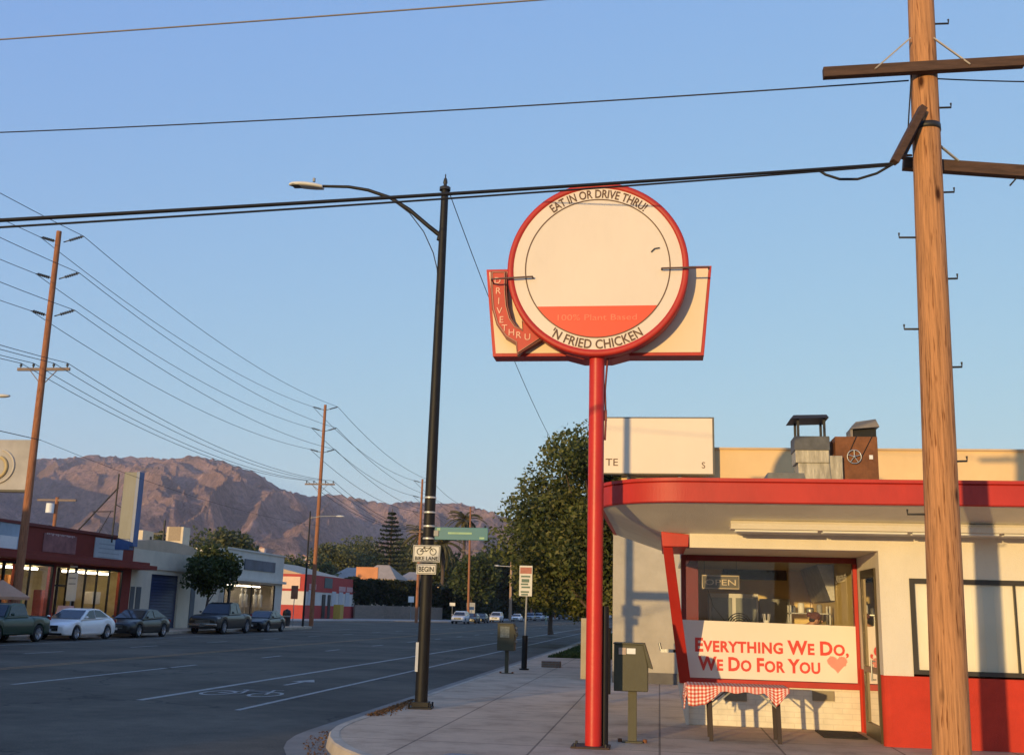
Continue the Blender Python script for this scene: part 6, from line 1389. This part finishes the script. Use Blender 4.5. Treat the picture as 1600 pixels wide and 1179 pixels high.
    for k in range(n-1):
        for q_ in range(nT-1): a_ = k*nT+q_; fs.append((a_, a_+nT, a_+nT+1, a_+1)); c_ = n*nT+a_; fs.append((c_, c_+1, c_+nT+1, c_+nT))
        a_, c_ = k*nT, n*nT+k*nT; fs.append((a_, c_, c_+nT, a_+nT)); a_ += nT-1; c_ += nT-1; fs.append((a_, a_+nT, c_+nT, c_))
    for q_ in range(nT-1):
        a_, c_ = q_, n*nT+q_; fs.append((a_, a_+1, c_+1, c_)); a_ += (n-1)*nT; c_ += (n-1)*nT; fs.append((a_, c_, c_+1, a_+1))
    b.add(vs, fs, True); bo = b.build('body', paint, t)
    for p_ in bo.data.polygons: p_.use_smooth = abs(p_.normal.x) < .97
    # glasshouse
    wg0, wg1 = hw*.93, hw*.70; zb0, zt0 = gh[0][1], max(z for _, z in gh)
    def gw(z): return wg0 + (wg1-wg0)*max(0, min(1, (z-zb0)/(zt0-zb0)))
    b = MB(); n = len(gh); vs = [(x, s*gw(z), z-(.03 if i in (0, n-1) else 0)) for s in (-1, 1) for i, (x, z) in enumerate(gh)]
    b.add(vs, [tuple(range(n))[::-1], tuple(range(n, 2*n))] + [(k, (k+1) % n, n+(k+1) % n, n+k) for k in range(n)], False); b.build('cabin', paint, t, .03, 2)
    def off_quad(mb, p, q, i0=.07, i1=.07, e=.012):
        d = Vector((q[0]-p[0], 0, q[1]-p[1])); nn = Vector((-d.z, 0, d.x)).normalized()
        if nn.z < 0: nn = -nn
        a = Vector((p[0], 0, p[1]))+d*.08; c = Vector((p[0], 0, p[1]))+d*.93; w0, w1 = gw(a.z)-i0, gw(c.z)-i1
        mb.quad(*[v+nn*e for v in (Vector((a.x, -w0, a.z)), Vector((a.x, w0, a.z)), Vector((c.x, w1, c.z)), Vector((c.x, -w1, c.z)))])
    b = MB(); off_quad(b, gh[0], gh[1]); b.build('windscreen', M_dglass, t); b = MB(); off_quad(b, gh[-1], gh[-2]); b.build('rear_window', M_dglass, t)
    for s in (-1, 1):
        zlo, zhi = side[0][1], side[1][1]
        segs = [side] if bp_ is None else None
        if segs is None:
            zt_a = side[2][1]; front = [side[0], side[1], (bp_+.04, zt_a), (bp_+.04, side[0][1]+.01)]; rear = [(bp_-.04, side[-1][1]), (bp_-.04, zt_a), side[3], side[4]]; segs = [front, rear]
        for sg in segs:
            b = MB(); b.quad(*[(x, s*(gw(z)+.016), z) for x, z in sg]); b.build('side_window', M_dglass, t)
        b = MB(); mx_ = gh[0][0]-.30; b.blob((mx_, s*(hw+.06), up[4][1]+.10), (.07, .09, .06), 8, 1, 0); b.build('mirror', paint, t)
        zh = up[2][1]-.02; b = MB(); hx_ = up[2][0]-.03; b.hexa([(hx_-.28, s*(hw*.62), zh-.15), (hx_+.055, s*hw*.56, zh-.15), (hx_-.10, s*(hw*.90), zh-.15), (hx_-.35, s*(hw*.93), zh-.14)], [(hx_-.30, s*hw*.62, zh-.01), (hx_-.02, s*hw*.56, zh-.02), (hx_-.12, s*hw*.89, zh-.02), (hx_-.38, s*hw*.935, zh+.0)]); b.build('headlight', mat('headlight_lens', (.55, .56, .58), .15, .1, 4, metal=.3), t)
        b = MB(); xr_ = up[-3][0]; b.box((xr_-.03, min(s*hw*.62, s*hw*.86), up[-3][1]-.14), (xr_+.12, max(s*hw*.62, s*hw*.86), up[-3][1]+.0)); b.build('tail_light', mat('tail_lens', (.3, .01, .01), .2, .1), t)
        b = MB(); b.bar((bp_ or 0, s*(hw*.985), .0+zb+.10), (-rw_*.0+fw_-wr-.1, s*(hw*.985), zb+.10), .02, .05); b.build('sill_trim', M_dull if kind != 'sedan' else paint, t)
    for wx in (fw_, rw_):
        for s in (-1, 1):
            y0 = s*(hw-.20); y1 = s*(hw-.005)
            b = MB(); b.lathe((wx, 0, wr), [(wr*.55, y0), (wr*.97, y0), (wr, y0+s*.03), (wr, y1-s*.03), (wr*.96, y1), (wr*.68, y1)], 22, 'y'); w = b.build('wheel', M_tyre, t)
            b = MB(); b.lathe((wx, 0, wr), [(wr*.69, y1-s*.012), (wr*.60, y1-s*.03), (wr*.55, y1-s*.10), (0, y1-s*.10)], 18, 'y')
            for k in range(5): a = 2*pi*k/5+.3; b.bar((wx, y1-s*.03, wr), (wx+wr*.64*cos(a), y1-s*.018, wr+wr*.64*sin(a)), .03, wr*.2, up=(0, 1, 0))
            b.cyl((wx, y1-s*.06, wr), (wx, y1-s*.015, wr), wr*.16, 10); b.build('rim', M_rim, w)
    zg = up[1][1]; b = MB(); b.box((up[0][0]-.02, -hw*.50, zg-.16), (up[1][0]+.012, hw*.50, zg+.08)); b.m = 1
    for k in range(3): b.box((up[1][0]+.012, -hw*.48, zg-.12+.065*k), (up[1][0]+.02, hw*.48, zg-.105+.065*k))
    b.build('grille', [M_black, M_steel], t)
    b = MB(); b.box((up[0][0]-.05, -hw*.72, zb+.02), (up[0][0]+.018, hw*.72, zb+.11)); b.build('lower_intake', M_black, t)
    if plate_: b = MB(); b.box((up[0][0]+.02, -.16, zb+.16), (up[0][0]+.05, .16, zb+.28)); b.build('plate', M_sgn, t)
    if 'pickup' in kind:
        s = up[5][1]; b = MB(); b.box((-L_/2+.10, -hw*.80, s-.02), (gh[-1][0]-.1, hw*.80, s+.006)); b.build('bed', M_dark, t)
        b = MB(); b.box((up[0][0]-.03, -hw*.9, zb+.16), (up[0][0]+.05, hw*.9, zb+.30)); b.build('bumper', mat('chrome', (.6, .6, .6), .15, .05, 3, metal=1), t, .02)
        b = MB(); b.box((gh[-1][0]-.03, -hw*.75, s), (gh[-1][0]+.0, hw*.75, s+.01)); b.build('bed_rail', paint, t)
    return t
def cp(name, c, metal=0.0, rough=.35): return mat(name, c, rough, .03, 2, metal=metal, coat=.35, spec=.4)
M_cw = cp('white_car_paint', (.90, .86, .80)); M_cb = cp('black_car_paint', (.010, .0095, .009), 0); M_cg = cp('dark_green_car_paint', (.008, .035, .018)); M_cs = cp('silver_car_paint', (.33, .34, .35), .5); M_cn = cp('navy_car_paint', (.02, .03, .06))
CX_ = -27.5
def put(t, y, x=CX_, rz=-pi/2, sc=None):
    t.location = (x, y, .0); t.rotation_euler[2] = rz
    if sc: t.scale = (sc,)*3
G_ = 'cars parked along the far kerb'
t = car_mesh('pickup', M_cg, 'dark green pickup truck parked at the left edge', G_, 'pickup_truck', 'pickup truck'); put(t, 42.4)
t = car_mesh('sedan', M_cw, 'white sedan parked before the red shop', G_); put(t, 48.35)
ws_ = t
t = car_mesh('sedan', M_cb, 'black sedan parked behind the white one near the blue roller door', G_); put(t, 54.4); bs_ = t
t = car_mesh('bigpickup', M_cb, 'big black pickup truck parked before the pale white shop', G_, 'pickup_truck', 'pickup truck'); put(t, 65.6)
t = copy_tree(bs_, (CX_, 73.0, 0), None, 'small dark sedan, last of the row at the far corner', G_)
suv = car_mesh('suv', cp('white_suv_paint', (.55, .56, .58)), 'white car with a hatch tail, first of the distant row down the road', 'distant cars down the road')
X_, Yc = -26.6, PX(722, 965, -26.6).y; put(suv, Yc, -26.8)
suv_s = car_mesh('suv', M_cs, 'silver sport utility car, far down the left kerb', 'distant cars down the road'); put(suv_s, 1, -26.8)
labs = [(738, 'dark sedan between the two pale distant cars', bs_), (752, 'second dark distant car under the trees', bs_), (776, 'white sport utility car parked beyond the pale bare pole', suv), (808, 'white sedan half hidden, beyond the bare pole', ws_), (829, 'silver utility car right behind the parking sign post', suv_s), (842, 'white distant utility car right of the parking sign', suv), (856, 'pale distant sedan fourth from the end of the row', ws_), (878, 'dark distant sedan third from the end of the row', bs_), (893, 'silver distant car second from the end of the row', suv_s), (904, 'white distant car at the end of the row', suv)]
for px, lab, src in labs:
    Y = PX(px, 962, -26.8).y
    if src is suv_s and px == 829: suv_s.location[1] = Y; suv_s['label'] = lab
    else: copy_tree(src, (-26.8, Y, 0), None, lab, 'distant cars down the road')

# =================================================================== TREES
q = PX(322, 970, -29.9); tree('street_tree', (-29.9, q.y, .15), PX(322, 848, -29.9).z-.15, 2.1, 'round green street tree before the garage and the white shop', m=M_leaf, leaves=9000, ls=.12, trunk=.12, crown0=.36, seed=5, lob=30, clump=.40)
q = G(312, 988, .15); b = MB(); rnd = random.Random(6)
for i in range(900): a = rnd.uniform(0, 2*pi); r_ = .7*rnd.random()**.5; leaf(b, (-29.9+r_*cos(a), PX(312, 980, -29.9).y+r_*sin(a), .2+.5*rnd.random()*(1-r_*.7)), .07, rnd)
single(b, 'shrub', M_leaf, 'small green shrub at the kerb before the big black pickup', 'shrub')
BT = tree('big_tree', (1.0, 62, .15), PY(880, 664, 62).z-.15, 6.3, 'big broad warm lit tree rising behind the red sign pole', m=M_leafwarm, leaves=66000, ls=.13, trunk=.38, crown0=.08, seed=15, lob=110, clump=.215, shape=.1)
BT.location.x = PY(934, 900, 62).x
tree('pepper_tree', (PY(862, 900, 84).x, 84, .15), PY(860, 800, 84).z, 4.0, 'second tree on the right kerb, lower and behind the big one', m=M_leafwarm, leaves=12000, ls=.17, trunk=.25, crown0=.08, seed=22, lob=36, clump=.34)
q = PX(745, 960, -31.5); tree('roadside_tree', (-32.5, q.y, .15), 11.8, 5.6, 'light green tree above the distant parked cars', m=M_leaf, leaves=11000, ls=.28, trunk=.25, crown0=.20, seed=3, lob=36, clump=.36)
M_palmleaf = foliage('palm_leaves', (0.06, 0.06, 0.02), (0.12, 0.10, 0.035), (0.20, 0.16, 0.06))
def palm(base, h, r, label, seed):
    rnd = random.Random(seed); base = Vector(base); t = thing('palm_tree', tuple(base), label, 'palm tree', 'palms beyond the lamp post'); top = base+Vector((.2, 0, h))
    b = MB(); b.tube([base, base.lerp(top, .5)+Vector((.1, 0, 0)), top], [.45, .35, .33], 8); b.build('trunk', M_bark, t)
    b = MB()
    for k in range(54):
        a = rnd.uniform(0, 2*pi); el_ = rnd.uniform(-.9, 1.35); L_ = r*rnd.uniform(.8, 1.1); prev = None
        for i in range(9):
            u = i/8; e = el_ - u*1.1; p = top + Vector((cos(a)*cos(el_-u*.55)*L_*u, sin(a)*cos(el_-u*.55)*L_*u, sin(el_-u*.55)*L_*u - .25*L_*u*u))
            if prev:
                d = (p-prev).normalized(); s_ = d.cross(Vector((0, 0, 1))).normalized()
                for sg in (-1, 1): b.quad(prev, p, p+s_*sg*.45*(1.1-u)-Vector((0, 0, .22)), prev+s_*sg*.45*(1.2-u)-Vector((0, 0, .22)))
            prev = p
    b.build('fronds', M_palmleaf, t); return t
palm((-43, PX(722, 900, -43).y, .15), PX(722, 808, -43).z-.5, 4.6, 'tall shaggy palm above the green street sign', 1)
palm((-47, PX(655, 900, -47).y, .15), PX(655, 832, -47).z-.5, 4.2, 'palm hidden partly by the lamp post', 2)
palm((-42, PX(690, 900, -42).y, .15), PX(690, 845, -42).z-.5, 4.4, 'lower palm under the green street sign', 3)
# norfolk pine
q = PX(608, 900, -62); hgt = PX(608, 792, -62).z; t = thing('pine_tree', (-62, q.y, .15), 'tall layered pine rising above the other distant trees', 'pine tree')
b = MB(); b.tube([(-62, q.y, .15), (-62, q.y, hgt)], [.5, .06], 8); b.build('trunk', M_bark, t); b = MB(); rnd = random.Random(8)
nl = 17
for k in range(nl):
    z = hgt*(.30+.69*k/nl); rr_ = 6.2*(1-k/nl)**.85+.3
    for j in range(11):
        a = 2*pi*j/11+rnd.uniform(-.2, .2)+k; rl = rr_*rnd.uniform(.75, 1.1)
        for i in range(18):
            u = (i+.5)/18; p = Vector((-62+cos(a)*rl*u, q.y+sin(a)*rl*u, z+.10*rl*u*u+rnd.uniform(-.15, .15))); leaf(b, p, .34, rnd)
b.build('crown', M_leafdark, t)
# groves behind
spec = [(524, 838, -88, 8.5, 1), (550, 830, -92, 9.5, 2), (577, 834, -84, 9, 3), (630, 838, -78, 9, 4), (650, 850, -66, 7.5, 5), (674, 838, -62, 8, 6), (604, 852, -76, 8, 7)]
for k, (px, py, X, r_, sd_) in enumerate(spec):
    q = PX(px, 900, X); tree('distant_tree', (X, q.y, .15), PX(px, py, X).z, r_*1.15, ['leftmost bushy tree of the grove behind the hedge', 'second bushy tree of the grove behind the hedge', 'third tree of the grove, left of the layered pine', 'olive tree right of the layered pine', 'low tree behind the lamp post signs', 'tree below the palm hidden by the lamp post', 'low tree at the foot of the layered pine'][k], group='trees of the grove behind the hedge', m=[M_leaffar, M_leafwarm][k % 2], leaves=8000, ls=.42, trunk=.3, crown0=.08, seed=30+sd_, lob=24, clump=.42)
spec = [(700, 868, -44, 7), (775, 838, -38, 7.5), (800, 850, -34, 7.5), (825, 842, -33, 8), (850, 860, -30, 7), (868, 872, -30, 7.5)]
for k, (px, py, X, r_) in enumerate(spec):
    q = PX(px, 900, X); tree('avenue_tree', (X, q.y, .15), PX(px, py, X).z, r_, 'dark avenue tree, %s from the left along the far kerb' % ['first', 'second', 'third', 'fourth', 'fifth', 'sixth'][k], group='dark trees lining the avenue', m=M_leafmid, leaves=8000, ls=.46, trunk=.35, crown0=.02, seed=50+k, lob=26, clump=.42)
for k, (Y, h, r_) in enumerate(((118, 9.5, 5.5), (150, 11, 6.5), (200, 13, 8), (270, 15, 10), (360, 17, 13))):
    tree('avenue_tree', (-2.5-.01*Y, Y, .15), h, r_, 'dark tree on the right kerb, %s beyond the big one' % ['first', 'second', 'third', 'fourth', 'fifth'][k], group='dark trees on the right kerb', m=M_leafmid, leaves=5000, ls=.4, trunk=.3, crown0=.14, seed=70+k, lob=24, clump=.42)
for k, (X, Y, h, r_) in enumerate(((-18, 420, 20, 16), (-34, 380, 17, 13), (-8, 470, 20, 16), (-26, 480, 20, 15))):
    tree('avenue_tree', (X, Y, .15), h, r_, 'far dark tree closing the view down the road, %s of four' % ['first', 'second', 'third', 'fourth'][k], group='trees closing the avenue', m=M_leafdark, leaves=5000, ls=.8, trunk=.4, crown0=.05, seed=90+k, lob=24, clump=.42)
for k, (px, py, X, r_) in enumerate(((312, 822, -70, 6), (345, 820, -72, 6.5), (372, 828, -70, 5.5), (236, 826, -66, 4), (455, 868, -60, 5), (487, 866, -66, 5.5), (436, 872, -58, 4.5), (12, 800, -75, 4), (60, 806, -80, 4))):
    q = PX(px, 900, X); tree('backlot_tree', (X, q.y, .15), PX(px, py, X).z, r_, ['tree top above the street tree', 'widest tree top behind the white shop', 'tree top above the white shop sign', 'dark tree top by the air conditioner', 'tree left of the second wooden pole', 'tree right behind the second wooden pole', 'low tree behind the right end of the white shop', 'bush top above the red shop at the left edge', 'bush top beside the transformer pole'][k], group='tree tops behind the shops', m=M_leaffar, leaves=3800, ls=.36, trunk=.3, crown0=.2, seed=110+k, lob=22, clump=.42)

b = MB(); rnd = random.Random(31)
for i in range(9000):
    u = rnd.random()**1.6; y = 185+420*u; leaf(b, (-37+rnd.uniform(-2, 2), y, .15+rnd.random()**.8*(5.0+sin(y*.07))), .55, rnd)
single(b, 'hedge', M_leafdark, 'dark undergrowth running behind the distant parked cars under the avenue trees', 'hedge')
# dry leaves lying at the kerb by the lamp
b = MB(); rnd = random.Random(14); M_dry = foliage('dry_leaves', (.10, .05, .02), (.20, .10, .04), (.28, .16, .07))
for i in range(1500):
    y = rnd.uniform(17.2, 20.5); x = -4.62-.05+abs(rnd.gauss(0, .13)); p = (x+.0, y, .157+rnd.random()*.02); leaf(b, p, .018, rnd)
for i in range(350):
    a = pi+rnd.uniform(.0, .9); r_ = 5.8+rnd.uniform(.02, .3); leaf(b, (1.05+r_*cos(a), 16.3+r_*sin(a), .015), .018, rnd)
meta(b.build('leaf_litter', M_dry), 'dry brown leaves gathered along the corner kerb', 'leaves', kind='stuff')

# houses scattered at the foot of the mountains
hp_ = None; rnd = random.Random(21)
M_hill = mat('hillside_stucco', (.66, .50, .40), .85, .2, .2); M_tile2 = mat('hillside_tile', (.32, .15, .10), .9, .2, .2)
for k in range(70):
    px = rnd.choice([rnd.uniform(400, 620), rnd.uniform(470, 560), rnd.uniform(780, 860)]); D_ = rnd.uniform(1700, 2250)
    d = ray(px, 900); d = Vector((d.x, d.y, 0)).normalized(); p = d*D_; z = zmount(p.x, p.y)
    if hp_ is None:
        hp_ = thing('hillside_house', (p.x, p.y, z), 'tiny pale house with a red roof on the lower mountain slope', 'house', 'houses on the lower slope')
        o_h = hp_['_o']; hp_['_o'] = (0, 0, 0)
        b = MB(); b.box((-8, -6, -4), (8, 6, 6)); b.build('wall', M_hill, hp_); b = MB(); b.prism([(-9, 6), (9, 6), (0, 10)], -7, 7, 'y'); b.build('roof', M_tile2, hp_)
    else: copy_tree(hp_, (p.x, p.y, z), rnd.uniform(-.6, .6), None, None, rnd.uniform(.7, 1.4))

# =================================================================== THE BLOCK BEHIND THE CAMERA (it shades the street)
Bk = thing('office_block', (-38, -20, .15), 'long plain two storey block on the far side of the street behind the viewpoint', 'building')
b = MB(); b.box((-50, -57.5, .15), (-32.2, 17.6, 8.3)); b.build('wall', M_greyw, Bk)
b = MB()
for k in range(14):
    y = -55+5*k
    for z in (1.2, 4.8): b.box((-32.19, y, z), (-32.1, y+2.6, z+1.8))
b.build('window', M_dglass, Bk); b = MB(); b.box((-50.1, -57.6, 8.3), (-32.0, 17.65, 8.5)); b.build('coping', M_greyw2, Bk)
# the air between here and the mountains
b = MB(); b.box((-6800, -6800, -1.1), (6800, 6800, 700)); hz = b.build('haze', [nm('haze_air')[0]]); hz['kind'] = 'stuff'
ht = hz.data.materials[0].node_tree; ht.nodes.remove(ht.nodes['Principled BSDF']); pv = ht.nodes.new('ShaderNodeVolumePrincipled')
pv.inputs['Color'].default_value = (.84, .82, 1.0, 1); pv.inputs['Density'].default_value = 8.5e-5; pv.inputs['Anisotropy'].default_value = 0.0
ht.links.new(pv.outputs[0], ht.nodes['Material Output'].inputs['Volume'])
# bookkeeping keys used only while building are removed
for o in bpy.data.objects:
    if '_o' in o.keys(): del o['_o']
